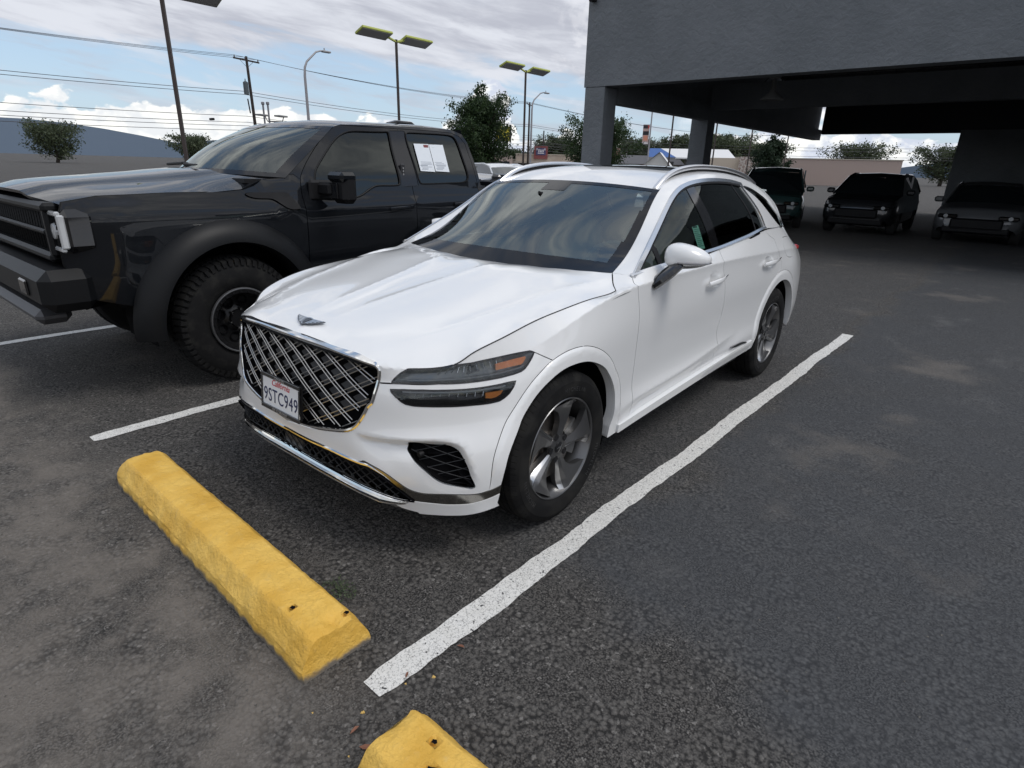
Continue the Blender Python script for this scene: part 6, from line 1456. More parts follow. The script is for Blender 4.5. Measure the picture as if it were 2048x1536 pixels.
def wheel_stop(name, x0, x1, yc, m, label, chip, seed, rz=0.0, holes=()):
    """low concrete bar along X with battered sides, chamfered top, rough ends and nail holes"""
    from mathutils import noise as mn
    L_ = x1-x0; nx = int(L_/.012); sec = [(-.132, 0), (-.130, .030), (-.127, .055), (-.082, .124), (-.074, .130), (-.04, .133), (.04, .133), (.074, .130), (.082, .124), (.127, .055), (.130, .030), (.132, 0)]
    # densify the section
    S = resample(sec, .012); ns = len(S); V = []; c0 = Vector(((x0+x1)/2, yc, 0))
    for i in range(nx+1):
        t = i/nx; X = -L_/2+L_*t
        for j, (a, h) in enumerate(S):
            p = Vector((X, a, h)); q = p*13+Vector((seed*3.1, 0, 0)); d = (mn.fractal(q, .8, 2.1, 5))*.0038
            ed = min(t, 1-t)*L_; k = max(0, 1-ed/.055)
            sl = k*k
            h2 = h*(1-.0*sl)-(h/.13)*sl*.010*(1+mn.noise(p*30+Vector((seed, 2, 0))))
            inx = -math.copysign(1, t-.5)*(h/.13)*.028*sl*0
            a2 = a*(1-.02*sl)
            lump = mn.noise(Vector((X*11, a*11, h*11))+Vector((seed, 1, 4)))
            dd = d+(.010*k*lump if ed < .12 else 0)
            if chip and t > .5: # broken corner
                cx = L_/2-X; r = math.hypot(cx-.03, (a-chip[0])); dd -= max(0, (chip[1]-r))*.45*(h/.13)
            for hx, ha, hr in holes:
                r = math.hypot(X-(hx-c0.x), a-ha)
                if r < hr and h > .1: dd -= .028*min(1, (hr-r)/hr*3)
            nrm = Vector((0, a*1.2, .05+h*.4)).normalized()
            bot = mn.noise(Vector((X*18, a*3, seed)))*.012 if h < .04 else 0
            V.append((X+inx+(mn.noise(Vector((a*20, h*20, t*3+seed)))*.008 if ed < .02 else 0)+(math.copysign(1, t-.5)*(.13-h)*.16*k), a2+nrm.y*dd+math.copysign(bot, a), max(0.0, h2+nrm.z*dd)))
    F = [(i*ns+j, (i+1)*ns+j, (i+1)*ns+j+1, i*ns+j+1) for i in range(nx) for j in range(ns-1)]
    # end caps as fans with a middle grid
    F += [tuple(range(ns)), tuple(reversed(range(nx*ns, nx*ns+ns)))]
    o = mesh(name, V, F, m, None, angle=24); o.location = c0; o.rotation_euler.z = rz
    return tag(o, label, 'wheel stop', 'yellow concrete wheel stops')
def build_stops():
    m = stop_mat(); dk = black_void
    a = wheel_stop('wheel_stop', -.93, .88, -1.195, m, 'whole yellow concrete wheel stop in front of the white crossover', (.03, .05), 1.0, rz=rad(-1.6), holes=((.70, -.045, .011), (.845, .075, .012)))
    b = wheel_stop('wheel_stop', 1.315, 3.15, -1.325, m, 'yellow concrete wheel stop right of the painted line end, with a chipped nail hole', (.0, .07), 5.0, rz=rad(0), holes=((1.50, -.02, .020), (1.44, .045, .012)))
    for o_, L_ in ((a, ((.70, -.045, .0105, 0), (.845, .075, .010, .01))), (b, ((1.50, -.02, .019, 0), (1.44, .045, .009, .004)))):
        for hx, ha, r_, dz in L_:
            q = MB(); V = [(math.cos(k*.7)*r_*(1+.3*math.sin(k*2.3)), math.sin(k*.7)*r_*(.75+.2*math.cos(k*3.1)), 0) for k in range(9)]; q.add(V, [tuple(range(9))]); h_ = q.build('nail_hole_shade', black_void, o_); h_.location = (hx-o_.location.x, ha, .1345-dz)  # flat black discs paint the shade inside the holes
    # weed in the joint, loose chips and leaves
    rnd = random.Random(8); mb = MB()
    for k in range(210):
        a = rnd.uniform(0, 2*math.pi); r = rnd.random()**.7*.085; x, y = .60+r*math.cos(a), -1.015+r*math.sin(a)*.7; h = rnd.uniform(.006, .026); an = rnd.uniform(0, 6.28); l = rnd.uniform(.006, .014)
        d = Vector((math.cos(an), math.sin(an), rnd.uniform(.1, .8))).normalized(); s_ = d.cross(Vector((0, 0, 1))).normalized()*l*.35; c_ = Vector((x, y, h*.6))
        mb.add([c_-s_*.2, c_+d*l*.5-s_, c_+d*l, c_+d*l*.5+s_], [(0, 1, 2, 3)])
    w = mb.build('weed', mat('weed_green', (.032, .048, .022), rough=.7, var=(40, (.055, .075, .03), .4, .6))); tag(w, 'small dark green weed growing against the yellow wheel stop', 'weed')
    mb = MB(); mb.mi = 0
    def pebble(x, y, s_, mb):
        V = []; n = 7
        for ring, (rr, zz) in enumerate(((1, .0), (.85, .5), (.35, .8))):
            for k in range(n): a = 2*math.pi*k/n; q = s_*rr*(1+.35*math.sin(3*a+x*90)); V.append((x+q*math.cos(a), y+q*math.sin(a)*.8, s_*zz*.9))
        mb.add(V, [(r_*n+k, r_*n+(k+1) % n, (r_+1)*n+(k+1) % n, (r_+1)*n+k) for r_ in range(2) for k in range(n)]+[tuple(range(2*n, 3*n))])
    for k in range(900):
        x = rnd.uniform(-1.6, 3.0); y = -2.2+rnd.random()**1.5*3.0 if k % 3 else rnd.uniform(-1.5, -1.05); pebble(x, y, rnd.uniform(.0018, .0052), mb)
    o = mb.build('gravel', mat('loose_gravel', (.075, .07, .065), rough=.9, var=(90, (.17, .16, .145), .5, .6))); tag(o, kind='stuff')
    mb = MB()
    for k in range(16):
        x, y = rnd.uniform(1.0, 1.36), rnd.uniform(-1.42, -1.05); 
        if k < 9: x, y = rnd.uniform(.70, .93), rnd.uniform(-1.36, -1.06)
        pebble(x, y, rnd.uniform(.003, .007), mb)
    o = mb.build('paint_flakes', mat('flake_yellow', (.60, .40, .12), rough=.7)); tag(o, kind='stuff')
    lf = mat('dry_leaf', (.20, .085, .05), rough=.7)
    for k, (x, y, s_, a) in enumerate(((1.235, -1.355, .026, .5), (1.16, -1.345, .016, 1.5), (1.30, -1.30, .014, 2.5), (1.165, -.905, .016, .2), (1.12, -1.11, .011, 2))):
        q = MB(); V = [(x+s_*u*math.cos(a)-v*s_*math.sin(a), y+s_*u*math.sin(a)+v*s_*math.cos(a), .006+.006*abs(v)*2+.003*u) for u, v in ((-1, 0), (-.4, -.35), (.4, -.3), (1, 0), (.4, .35), (-.4, .3))]
        q.add(V, [(0, 1, 2, 3), (0, 3, 4, 5)]); o = q.build('dry_leaf', lf); tag(o, ['large curled brown leaf lying by the near yellow wheel stop', 'small brown leaf beside the tip of the near wheel stop', 'brown leaf tucked against the end of the near wheel stop', 'reddish leaf lying on the white painted line', 'tiny dark leaf near the end of the painted line'][k], 'leaf', 'dry leaves on the asphalt')

# ---------------------------------------------------------------- the grey stucco canopy
def build_canopy():
    stucco = bpy.data.materials.new('grey_stucco'); stucco.use_nodes = True; t = stucco.node_tree; p = t.nodes['Principled BSDF']; L = t.links
    tcn = nd(t, 'ShaderNodeTexCoord'); o = tcn.outputs['Object']
    n = nd(t, 'ShaderNodeTexNoise'); n.inputs['Scale'].default_value = 8; n.inputs['Detail'].default_value = 10; n.inputs['Roughness'].default_value = .66; n.inputs['Distortion'].default_value = .35; L.new(o, n.inputs[0])
    n2 = nd(t, 'ShaderNodeTexNoise'); n2.inputs['Scale'].default_value = 1.2; n2.inputs['Detail'].default_value = 6; L.new(o, n2.inputs[0])
    L.new(mixc(sstep(n2.outputs['Fac'], .3, .75, t), (.155, .168, .180), (.185, .198, .212), t), p.inputs['Base Color']); p.inputs['Roughness'].default_value = .75; p.inputs['Specular IOR Level'].default_value = .3
    b = nd(t, 'ShaderNodeBump'); b.inputs['Strength'].default_value = .8; b.inputs['Distance'].default_value = .05; L.new(n.outputs['Fac'], b.inputs['Height']); L.new(b.outputs[0], p.inputs['Normal'])
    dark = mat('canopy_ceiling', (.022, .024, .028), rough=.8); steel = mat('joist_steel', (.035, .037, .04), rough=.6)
    bl = empty('canopy_building', (0, 0, 0)); tag(bl, 'dark grey stucco canopy on square columns over the parked cars', 'building')
    x0, y0, zb, zt = -7.32, 12.15, 3.56, 5.62; XE, YE = 26.0, 33.0
    q = MB(); q.box(((x0+XE)/2, y0+.20, (zb+zt)/2), (XE-x0, .40, zt-zb)); q.build('front_fascia', stucco, bl)
    q = MB(); q.box((x0+.20, (y0+.403+YE)/2, (zb+.0+zt)/2), (.396, YE-y0-.403, zt-zb-.006)); q.build('side_fascia', stucco, bl)
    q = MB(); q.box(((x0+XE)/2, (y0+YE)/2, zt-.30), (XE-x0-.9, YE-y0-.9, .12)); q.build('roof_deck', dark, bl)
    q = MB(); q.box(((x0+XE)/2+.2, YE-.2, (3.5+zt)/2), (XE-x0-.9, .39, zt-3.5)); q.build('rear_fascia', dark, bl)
    jm = []
    for k in range(13):
        y = y0+1.2+k*1.6; q = MB(); q.box(((x0+XE)/2, y, zt-.44), (XE-x0-1, .08, .10)); q.box(((x0+XE)/2, y, zt-.85), (XE-x0-1, .07, .06))
        for i in range(44): 
            xa = x0+.8+i*.74
            q.tube([(xa, y, zt-.85), (xa+.37, y, zt-.46), (xa+.74, y, zt-.85)], .014, 4, cap=False)
        q.build('joist', steel, bl)
    for x, y in ((x0+.33, y0+.31), (x0+.33, y0+6.9), (x0+10.4, y0+.31), (x0+20.4, y0+.31), (x0+10.4, y0+13.6)):
        q = MB(); w = .60; q.box((x, y, zb/2-.004), (w, w, zb-.004), ch=.012); q.build('column', stucco, bl)
    # beam band along the side, lower inside edge
    q = MB(); q.box((x0+.44, (y0+.5+YE)/2, 3.22+.24), (.36, YE-y0-1.0, .48)); q.box(((x0+XE)/2, y0+6.9, zb+.35), (XE-x0-1.2, .35, .75)); q.build('beam', stucco, bl)
    for k, (x, y) in enumerate(((-3.1, 14.0), (3.2, 15.2))):
        l_ = empty('ceiling_lamp', (x, y, 3.25)); tag(l_, 'round hanging lamp under the canopy roof, '+['above the dark green SUV', 'further right'][k], 'lamp', 'lamps under the canopy')
        q = MB(); q.lathe([(0, .26), (.03, .25), (.16, .10), (.20, .07), (.46, .05), (.46, 0)], 24, 'z'); q.build('lamp_shade', mat('lamp_shade', (.12, .12, .12), rough=.5), l_, smooth=True)
        q = MB(); q.box((0, 0, .55), (.22, .22, .16), ch=.01); q.tube([(0, 0, .4), (0, 0, 1.9)], .02, 6); q.build('lamp_box', mat('lamp_box', (.16, .16, .16), rough=.5), l_)
    q = MB(); q.box((9.0, (y0+1+YE)/2, 1.78), (.3, YE-y0-1, 3.55)); q.box((4.0, YE-1.2, 1.78), (9.6, .3, 3.55)); q.build('added_reflection_wall', stucco, bl)  # unseen walls, added to darken what the parked SUV reflects
    cm = MB(); cm.box((0, 0, 0), (.14, .10, .10), ch=.02); cm.tube([(0, -.04, 0), (.0, -.16, -.04)], .04, 8); o = cm.build('security_camera', black_matt); o.location = (x0+.18, y0-.07, zt-.13); tag(o, 'small dark security camera at the top corner of the canopy', 'camera')
    q = MB(); q.box(((x0+XE)/2, y0+.20, zt+.02), (XE-x0+.04, .44, .05)); q.build('coping', mat('coping', (.16, .17, .18), rough=.5, metal=.3), bl)

# ---------------------------------------------------------------- poles, wires
def lamp_post(x, y, h, label, heads=True, thin=False):
    p = empty('lamp_post', (x, y, 0)); tag(p, label, 'lamp post', 'twin-headed lamp posts along the lot')
    br = mat('pole_bronze', (.045, .032, .028), rough=.5); yl = mat('lamp_lime', (.42, .46, .10), rough=.5); gr = mat('lamp_lens_grey', (.34, .34, .34), rough=.5)
    q = MB(); q.tube([(0, 0, 0), (0, 0, h+.05)], .06 if not thin else .055, 4); q.box((0, 0, .25), (.4, .4, .5), ch=.03); q.build('pole', br, p)
    for s_ in (-1, 1):
        L0, L1 = .28, 1.50; T_ = Matrix.Translation((0, s_*(L0+L1)/2, h+.08))@Matrix.Rotation(rad(-21), 4, 'Y')
        hd = MB(); hd.box((0, 0, .03), (.46, L1-L0, .08), ch=.015, M=T_); hd.tube([(0, 0, h-.02), (0, s_*.34, h+.07)], .04, 6); hd.build('lamp_head', yl, p)
        q = MB(); q.box((0, 0, -.016), (.40, L1-L0-.07, .012), M=T_); q.build('lamp_lens', gr, p)
    return p
def street_light(x, y, h, arm, label, banner=False):
    p = empty('street_light', (x, y, 0)); tag(p, label, 'street light', 'curved steel street lights on the road')
    st = mat('galvanised', (.30, .29, .30), rough=.5, metal=.5); ax, ay = arm
    pts = [(0, 0, 0), (0, 0, h*.80), (ax*.03, ay*.03, h*.86), (ax*.14, ay*.14, h*.905), (ax*.60, ay*.60, h*.985), (ax*.85, ay*.85, h*1.0), (ax, ay, h)]
    q = MB(); q.tube(pts, [.14, .10, .09, .08, .065, .055, .05], 8); q.build('pole', st, p, smooth=True)
    q = MB(); q.box((ax*1.08, ay*1.08, h-.02), (.75, .35, .14), rz=math.atan2(ay, ax), ch=.04); q.tube([(ax, ay, h+.05), (ax, ay, h+.22)], .05, 6); q.build('lamp_head', mat('lamp_grey', (.34, .34, .35), rough=.5), p)
    if banner:
        d = Vector((-.88, -.46, 0)); a = d*.18; b = d*1.15; az_ = math.atan2(d.y, d.x); cx_, cy_ = (a.x+b.x)/2, (a.y+b.y)/2; f_ = Vector((.46, -.88, 0))*.0235
        q = MB(); q.box((cx_, cy_, 6.75), (.97, .04, 2.75), rz=az_); bn = q.build('banner', mat('banner_pink', (.48, .33, .30), rough=.7), p)
        for nm, cc, zc_, hh_, off_, ww_ in (('banner_print', (.035, .03, .035), 7.85, .48, .12, .70), ('banner_print', (.50, .06, .05), 7.85, .48, -.36, .22), ('banner_print', (.02, .02, .025), 6.95, .55, 0, .90), ('banner_print', (.62, .26, .17), 6.25, .70, 0, .62), ('banner_print', (.66, .62, .62), 5.52, .28, 0, .93)):
            q = MB(); q.box((cx_+d.x*off_+f_.x, cy_+d.y*off_+f_.y, zc_), (ww_, .006, hh_), rz=az_, ch=.0); q.build(nm, mat('banner_%d' % int(cc[0]*1000+cc[2]*99), cc, rough=.7), bn)
        q = MB(); q.tube([(0, 0, 8.15), (b.x, b.y, 8.15)], .03, 5); q.tube([(0, 0, 5.35), (b.x, b.y, 5.35)], .03, 5); q.build('banner_arm', st, p)
    return p
def wires(name, pts_list, r, label, sag=.015):
    mb = MB()
    for a, b in pts_list:
        a, b = Vector(a), Vector(b); L_ = (b-a).length; n = 24
        mb.tube([a+(b-a)*t+Vector((0, 0, -4*sag*L_*t*(1-t))) for t in np.linspace(0, 1, n)], r, 4, cap=False)
    o = mb.build(name, mat('wire_dark', (.06, .06, .07), rough=.6)); return tag(o, label, 'cable', 'overhead cables')
def build_poles():
    h = 5.45
    Ls = [(-15.75, 5.4, 'lime-edged twin lamp post at the far left, only its head tip in view'), (-15.4, 12.65, 'tall twin lamp post with lime-edged heads standing behind the black pickup'), (-15.8, 20.1, 'twin lamp post with lime-edged heads right of the leafy tree')]
    for x, y, l in Ls: lamp_post(x, y, h, l)
    for k, (ax, ay, d) in enumerate(((-.4435, .8963, 41), (-.385, .923, 47), (-.338, .941, 54), (-.291, .957, 62))):
        x, y = pol(ax, ay, d); lamp_post(x, y, 5.9, ['dark lamp post seen between the two canopy columns', 'dark lamp post just right of the second canopy column', 'dark lamp post in front of the brick house', 'dark lamp post right of the tall conifer'][k], thin=True)
    street_light(-44.3, 27.2, 9.9, (.10, 1.9), 'curved street light standing above the black pickup roof, no banner')
    street_light(-45.2, 57.4, 9.9, (.10, 2.4), 'curved street light beside the wooden pole, left of the canopy')
    street_light(-45.6, 87.5, 13, (.10, 2.4), 'street light carrying a tall red and black banner', banner=True)
    # wooden utility poles
    wd = mat('pole_wood', (.030, .021, .018), rough=.8)
    def upole(x, y, h, label, arm=(0, 1), lean=0.0, trans=True, w=1.15):
        p = empty('utility_pole', (x, y, 0)); tag(p, label, 'utility pole', 'wooden utility poles'); d = Vector((arm[0], arm[1], 0)).normalized()
        q = MB(); q.tube([(0, 0, 0), (0, lean, h+.25)], [.20, .13], 8); q.build('pole', wd, p, smooth=True)
        q = MB(); q.box((0, lean, h-.12), (2*w, .12, .14), rz=math.atan2(d.y, d.x)); 
        for s_ in (-1, 1): q.tube([(d.x*w*.55*s_, lean+d.y*w*.55*s_, h-.15), (0, lean, h-.8)], .02, 4)
        q.build('crossarm', wd, p)
        q = MB()
        for s_ in (-.92, -.1, .92): q.lathe([(0, .05), (.1, .07), (.2, .04), (.24, 0)], 8, 'z', c=(d.x*w*s_, lean+d.y*w*s_, h-.04))
        q.build('insulator', mat('insulator', (.10, .09, .10), rough=.3), p)
        if trans:
            q = MB(); q.lathe([(0, 0), (0, .26), (1.15, .26), (1.2, .20), (1.3, .05), (1.5, .04)], 14, 'z', c=(-d.x*.5, lean-d.y*.5, h-3.4)); q.build('transformer', mat('transformer_grey', (.07, .09, .10), rough=.5), p, smooth=True)
            q = MB(); q.tube([(-d.x*.45, lean-d.y*.45, h-3.8), (-d.x*.3, lean-d.y*.3, h-5.2)], .07, 5); q.build('fuse_link', black_matt, p)
        return Vector((x, y, 0)), d, w, h
    A = upole(-64.0, 33.1, 11.4, 'leaning wooden utility pole with a transformer at the left edge', arm=(-.3, 1), lean=-.25, w=1.7)
    B = upole(-66.2, 83.0, 11.5, 'wooden utility pole with a crossarm beside the curved street light', arm=(-.45, 1), trans=False, w=1.9)
    Cx = upole(-90.5, 104.5, 11.9, 'distant wooden utility pole against the tree by the yellow sign', arm=(-.5, 1), trans=False, w=1.9)
    D = upole(-80.6, 106.0, 8.6, 'short thin wooden pole between two taller poles', arm=(-.5, 1), trans=False, w=.3)
    def pt(U, s_, z): p, d, w, h_ = U; return (p.x+d.x*w*s_, p.y+d.y*w*s_-.25*(U is A), z)
    far = (-62, -30, 0); rt_ = (-64, 190, 0)
    top = []
    for s_ in (-.92, -.1, .92):
        top += [((-64+s_*.3, -28+s_*1.6, 12.0), pt(A, s_, 11.55)), (pt(A, s_, 11.55), pt(B, s_, 11.65)), (pt(B, s_, 11.65), (-60+s_*.5, 190+s_, 12.0))]
    wires('power_line', top, .018, 'three thin power lines running from crossarm to crossarm at the top')
    low = []
    for z, r_ in ((8.3, 0), (8.0, .2), (5.9, 0), (5.3, .3), (4.95, .2), (4.5, .1)):
        low += [((-63, -30, z+.5), (-64, 32.2, z)), ((-64, 32.2, z), (-66.2, 83.0, z)), ((-66.2, 83, z), (-58, 190, z+.3))]
    wires('telephone_line', low, .024, 'bundle of telephone cables strung low between the wooden poles', sag=.012)
    cr = []
    for k, z in enumerate((7.2, 6.6, 5.6, 5.1)): cr.append(((-75, 92, z+.2*k), (60, 150, z+3.5)))
    wires('street_cable', cr, .025, 'cables crossing the street behind the canopy', sag=.02)
    # floodlights and small poles far left
    def flood(x, y, h_, label, spread=1.2):
        p = empty('floodlight', (x, y, 0)); tag(p, label, 'floodlight', 'grey floodlights beyond the pickup'); gm = mat('flood_grey', (.10, .10, .11), rough=.5)
        q = MB(); q.tube([(0, 0, 0), (0, 0, h_)], .13, 6); q.tube([(-.2, -spread*.6, h_), (.2, spread*.6, h_)], .07, 5); q.build('pole', gm, p)
        q = MB()
        for s_ in (-1, 1): q.box((s_*.25, s_*spread*.75-.3, h_+.55), (.75, 1.3, .16), rz=.4, ch=.03); q.tube([(s_*.2, s_*spread*.6, h_), (s_*.25, s_*spread*.75, h_+.5)], .05, 4)
        q.build('lamp_head', mat('flood_head', (.22, .22, .22), rough=.4), p)
    flood(*pol(-.871, .491, 72), 5.35, 'floodlight pole just right of the leaning utility pole'); flood(*pol(-.829, .559, 74), 4.75, 'floodlight pole behind the first curved street light'); flood(*pol(-.782, .623, 80), 3.9, 'small floodlight just above the pickup roof', .5)
    mt = MB()
    for dx in (0, .5): mt.tube([(dx, dx*.6, 0), (dx, dx*.6, 7.4)], .10, 6); mt.box((dx, dx*.6, 7.5), (.3, .3, .3), ch=.05)
    o = mt.build('mast', mat('mast_grey', (.20, .20, .22), rough=.5)); o.location = (*pol(-.878, .479, 78), 0); tag(o, 'pair of slim grey masts right behind the leaning utility pole', 'mast')
    sb = MB(); sb.box((0, 0, 0), (.7, .3, .55), ch=.05); o = sb.build('cable_box', mat('mast_grey', (.2, .2, .22))); o.location = (-64.3, 43.2, 4.9); tag(o, 'grey splice box hanging on the telephone cables', 'box', 'boxes on the cables')
    sb = MB(); sb.box((0, 0, 0), (.8, .25, .22), ch=.05); o = sb.build('cable_box', black_matt); o.location = (-64.0, 28.4, 5.35); tag(o, 'black splice case on the cables left of the leaning pole', 'box', 'boxes on the cables')

# ---------------------------------------------------------------- trees
LEAFM = {}
def leaf_mat(name, a, b):
    if name in LEAFM: return LEAFM[name]
    m = bpy.data.materials.new(name); m.use_nodes = True; t = m.node_tree; p = t.nodes['Principled BSDF']
    oi = nd(t, 'ShaderNodeNewGeometry'); tcn = nd(t, 'ShaderNodeTexCoord'); n = nd(t, 'ShaderNodeTexNoise'); n.inputs['Scale'].default_value = .8; n.inputs['Detail'].default_value = 4; t.links.new(tcn.outputs['Object'], n.inputs[0])
    f = math_('ADD', math_('MULTIPLY', oi.outputs['Random Per Island'], .6, t), math_('MULTIPLY', n.outputs['Fac'], .5, t), t)
    t.links.new(mixc(sstep(f, .25, .85, t), a, b, t), p.inputs['Base Color']); p.inputs['Roughness'].default_value = .55; p.inputs['Specular IOR Level'].default_value = .3
    tr_ = nd(t, 'ShaderNodeBsdfTranslucent'); tr_.inputs[0].default_value = (*[c*1.3 for c in b], 1); mx = nd(t, 'ShaderNodeMixShader'); mx.inputs[0].default_value = .22
    o = t.nodes['Material Output']; t.links.new(p.outputs[0], mx.inputs[1]); t.links.new(tr_.outputs[0], mx.inputs[2]); t.links.new(mx.outputs[0], o.inputs[0]); LEAFM[name] = m; return m
def tree(x, y, h, w, label, seed, lm, base=.25, n_br=34, leaves=9000, ls=.09, shape='oval', group=None, cat='tree', name='tree'):
    r = random.Random(seed); rs = np.random.RandomState(seed); p = empty(name, (x, y, 0)); tag(p, label, cat, group)
    bark = mat('bark', (.055, .042, .034), rough=.9, bump=(12, .6, .03)); q = MB(); tips = []
    tr_pts = [(0, 0, 0)]; z = 0
    for i in range(8): z += h*.88/8; tr_pts.append((r.uniform(-.02, .02)*w, r.uniform(-.02, .02)*w, z))
    q.tube(tr_pts, [w*.030*(1-.85*i/8)+.01 for i in range(9)], 8)
    def rad_at(t):  # crown radius at height fraction 0..1
        if shape == 'oval': return (math.sin(math.pi*min(1, (t*.92+.10)))**.62)*(1-.20*t)
        if shape == 'cone': return (1-t)**.75*.95+.12
        return math.sin(math.pi*(t*.9+.08))**.5
    for k in range(n_br):
        t = ((k+r.random())/n_br)**.9; z0 = h*(base+(1-base)*t*.80); R = w/2*rad_at(t)*r.uniform(.62, 1.22); a = k*2.4+r.uniform(-.4, .4)
        up = (.35+.5*t)*R*r.uniform(.6, 1.5); end = Vector((R*math.cos(a), R*math.sin(a), min(z0+up, h*r.uniform(.93, 1.0)))); st_ = Vector((0, 0, z0*.92))
        mid = (st_+end)/2+Vector((0, 0, -.06*R)); q.tube([st_, mid, end], [w*.009+.008, w*.006+.005, .004], 5, cap=False)
        for u in np.linspace(.30, 1.0, 6): tips.append((st_*(1-u)**2+mid*2*u*(1-u)+end*u*u, .16*w*(1.1-.45*u)))
    for k in range(6): tips.append((Vector((r.uniform(-.08, .08)*w, r.uniform(-.08, .08)*w, h*r.uniform(.85, 1.0))), .07*w))
    q.build('trunk', bark, p, smooth=True)
    n = leaves; ti = rs.randint(0, len(tips), n); cen = np.array([tuple(c) for c, _ in tips])[ti]; sg = np.array([s_ for _, s_ in tips])[ti]
    pos = cen+rs.randn(n, 3)*sg[:, None]*np.array([.42, .42, .34]); pos[:, 2] = np.maximum(pos[:, 2], h*base*.75)
    d = rs.randn(n, 3); d /= np.linalg.norm(d, axis=1)[:, None]; e = np.cross(d, rs.randn(n, 3)); e /= np.linalg.norm(e, axis=1)[:, None]
    s_ = ls*(.6+.8*rs.rand(n))[:, None]
    V = np.stack([pos-d*s_, pos+e*s_*.5, pos+d*s_, pos-e*s_*.5], 1).reshape(-1, 3); F = np.arange(n*4).reshape(n, 4)
    me = bpy.data.meshes.new('crown'); me.vertices.add(len(V)); me.vertices.foreach_set('co', V.ravel()); me.loops.add(n*4); me.loops.foreach_set('vertex_index', F.ravel()); me.polygons.add(n); me.polygons.foreach_set('loop_start', np.arange(n)*4); me.polygons.foreach_set('loop_total', np.full(n, 4)); me.update(calc_edges=True)
    me.materials.append(lm); link(bpy.data.objects.new('crown', me), p); return p
def build_trees():
    dg = leaf_mat('leaf_dark', (.014, .030, .013), (.045, .078, .026)); mg = leaf_mat('leaf_olive', (.040, .055, .030), (.085, .105, .055)); cg = leaf_mat('leaf_conifer', (.012, .026, .015), (.035, .058, .030)); yg = leaf_mat('leaf_bright', (.05, .08, .03), (.12, .16, .06))
    tree(*pol(-.6845, .7290, 35), 5.75, 3.7, 'bushy dark green tree left of the canopy, behind the white SUV', 3, dg, base=.16, n_br=64, leaves=34000, ls=.062)
    tree(*pol(-.5385, .8426, 58), 5.9, 6.6, 'dark green tree half hidden behind the corner canopy column', 5, dg, base=.14, n_br=50, leaves=24000, ls=.095)
    tree(*pol(-.3085, .9512, 66), 5.2, 4.0, 'tall pointed dark green conifer seen under the canopy', 9, cg, base=.08, n_br=60, leaves=20000, ls=.095, shape='cone', cat='conifer', name='conifer_tree')
    far = [(-.4985, .867, 150, 8.4, 9), (-.474, .8805, 152, 8.0, 11), (-.4605, .8876, 158, 7.0, 6), (-.366, .930, 130, 8.2, 10.5), (-.382, .924, 120, 7.6, 8), (-.352, .936, 122, 6.4, 9), (-.4305, .9026, 128, 8.0, 7.5), (-.592, .806, 150, 8.4, 9.5), (-.603, .798, 150, 7.4, 8), (-.578, .816, 155, 7.8, 8), (-.322, .947, 120, 6.2, 9), (-.334, .942, 125, 5.6, 8), (-.645, .764, 160, 5.4, 7), (-.445, .8955, 150, 7.6, 6), (-.695, .719, 150, 5.0, 8), (-.92, .39, 160, 6, 10), (-.97, .24, 150, 7, 11), (-.2, .98, 140, 7, 12), (-.1, .995, 150, 7, 12), (-.85, .527, 170, 4, 9)]
    whr = ['behind the grey house, left part', 'behind the grey house, right of the satellite dish', 'behind the grey house, nearest the dark tree', 'behind the blue canopy, widest crown', 'behind the blue canopy, left end', 'behind the blue canopy, low right part', 'above the white canopy roof, beside the second column', 'behind the restaurant, right of its red sign', 'behind the restaurant, left of its red sign', 'behind the restaurant roof at its right end', 'between the brick house and the conifer', 'behind the brick house', 'low and far between the two poles left of the restaurant', 'beside the wooden pole behind the fuel sign', 'behind the pickup, below the bushy tree', 'beyond the pickup at the far left edge', 'far out beyond the left edge of the lot', 'far right, hidden behind the canopy', 'far right, deep behind the canopy', 'far behind the pickup roof']
    for k, (ax, ay, d, h, w) in enumerate(far):
        tree(*pol(ax, ay, d), h, w, 'distant olive green tree '+whr[k], 20+k, [mg, mg, yg][k % 3] if k in (6, 12) else mg, base=.12, n_br=34, leaves=7500, ls=.20, shape='round', group='trees on the far side of the road')

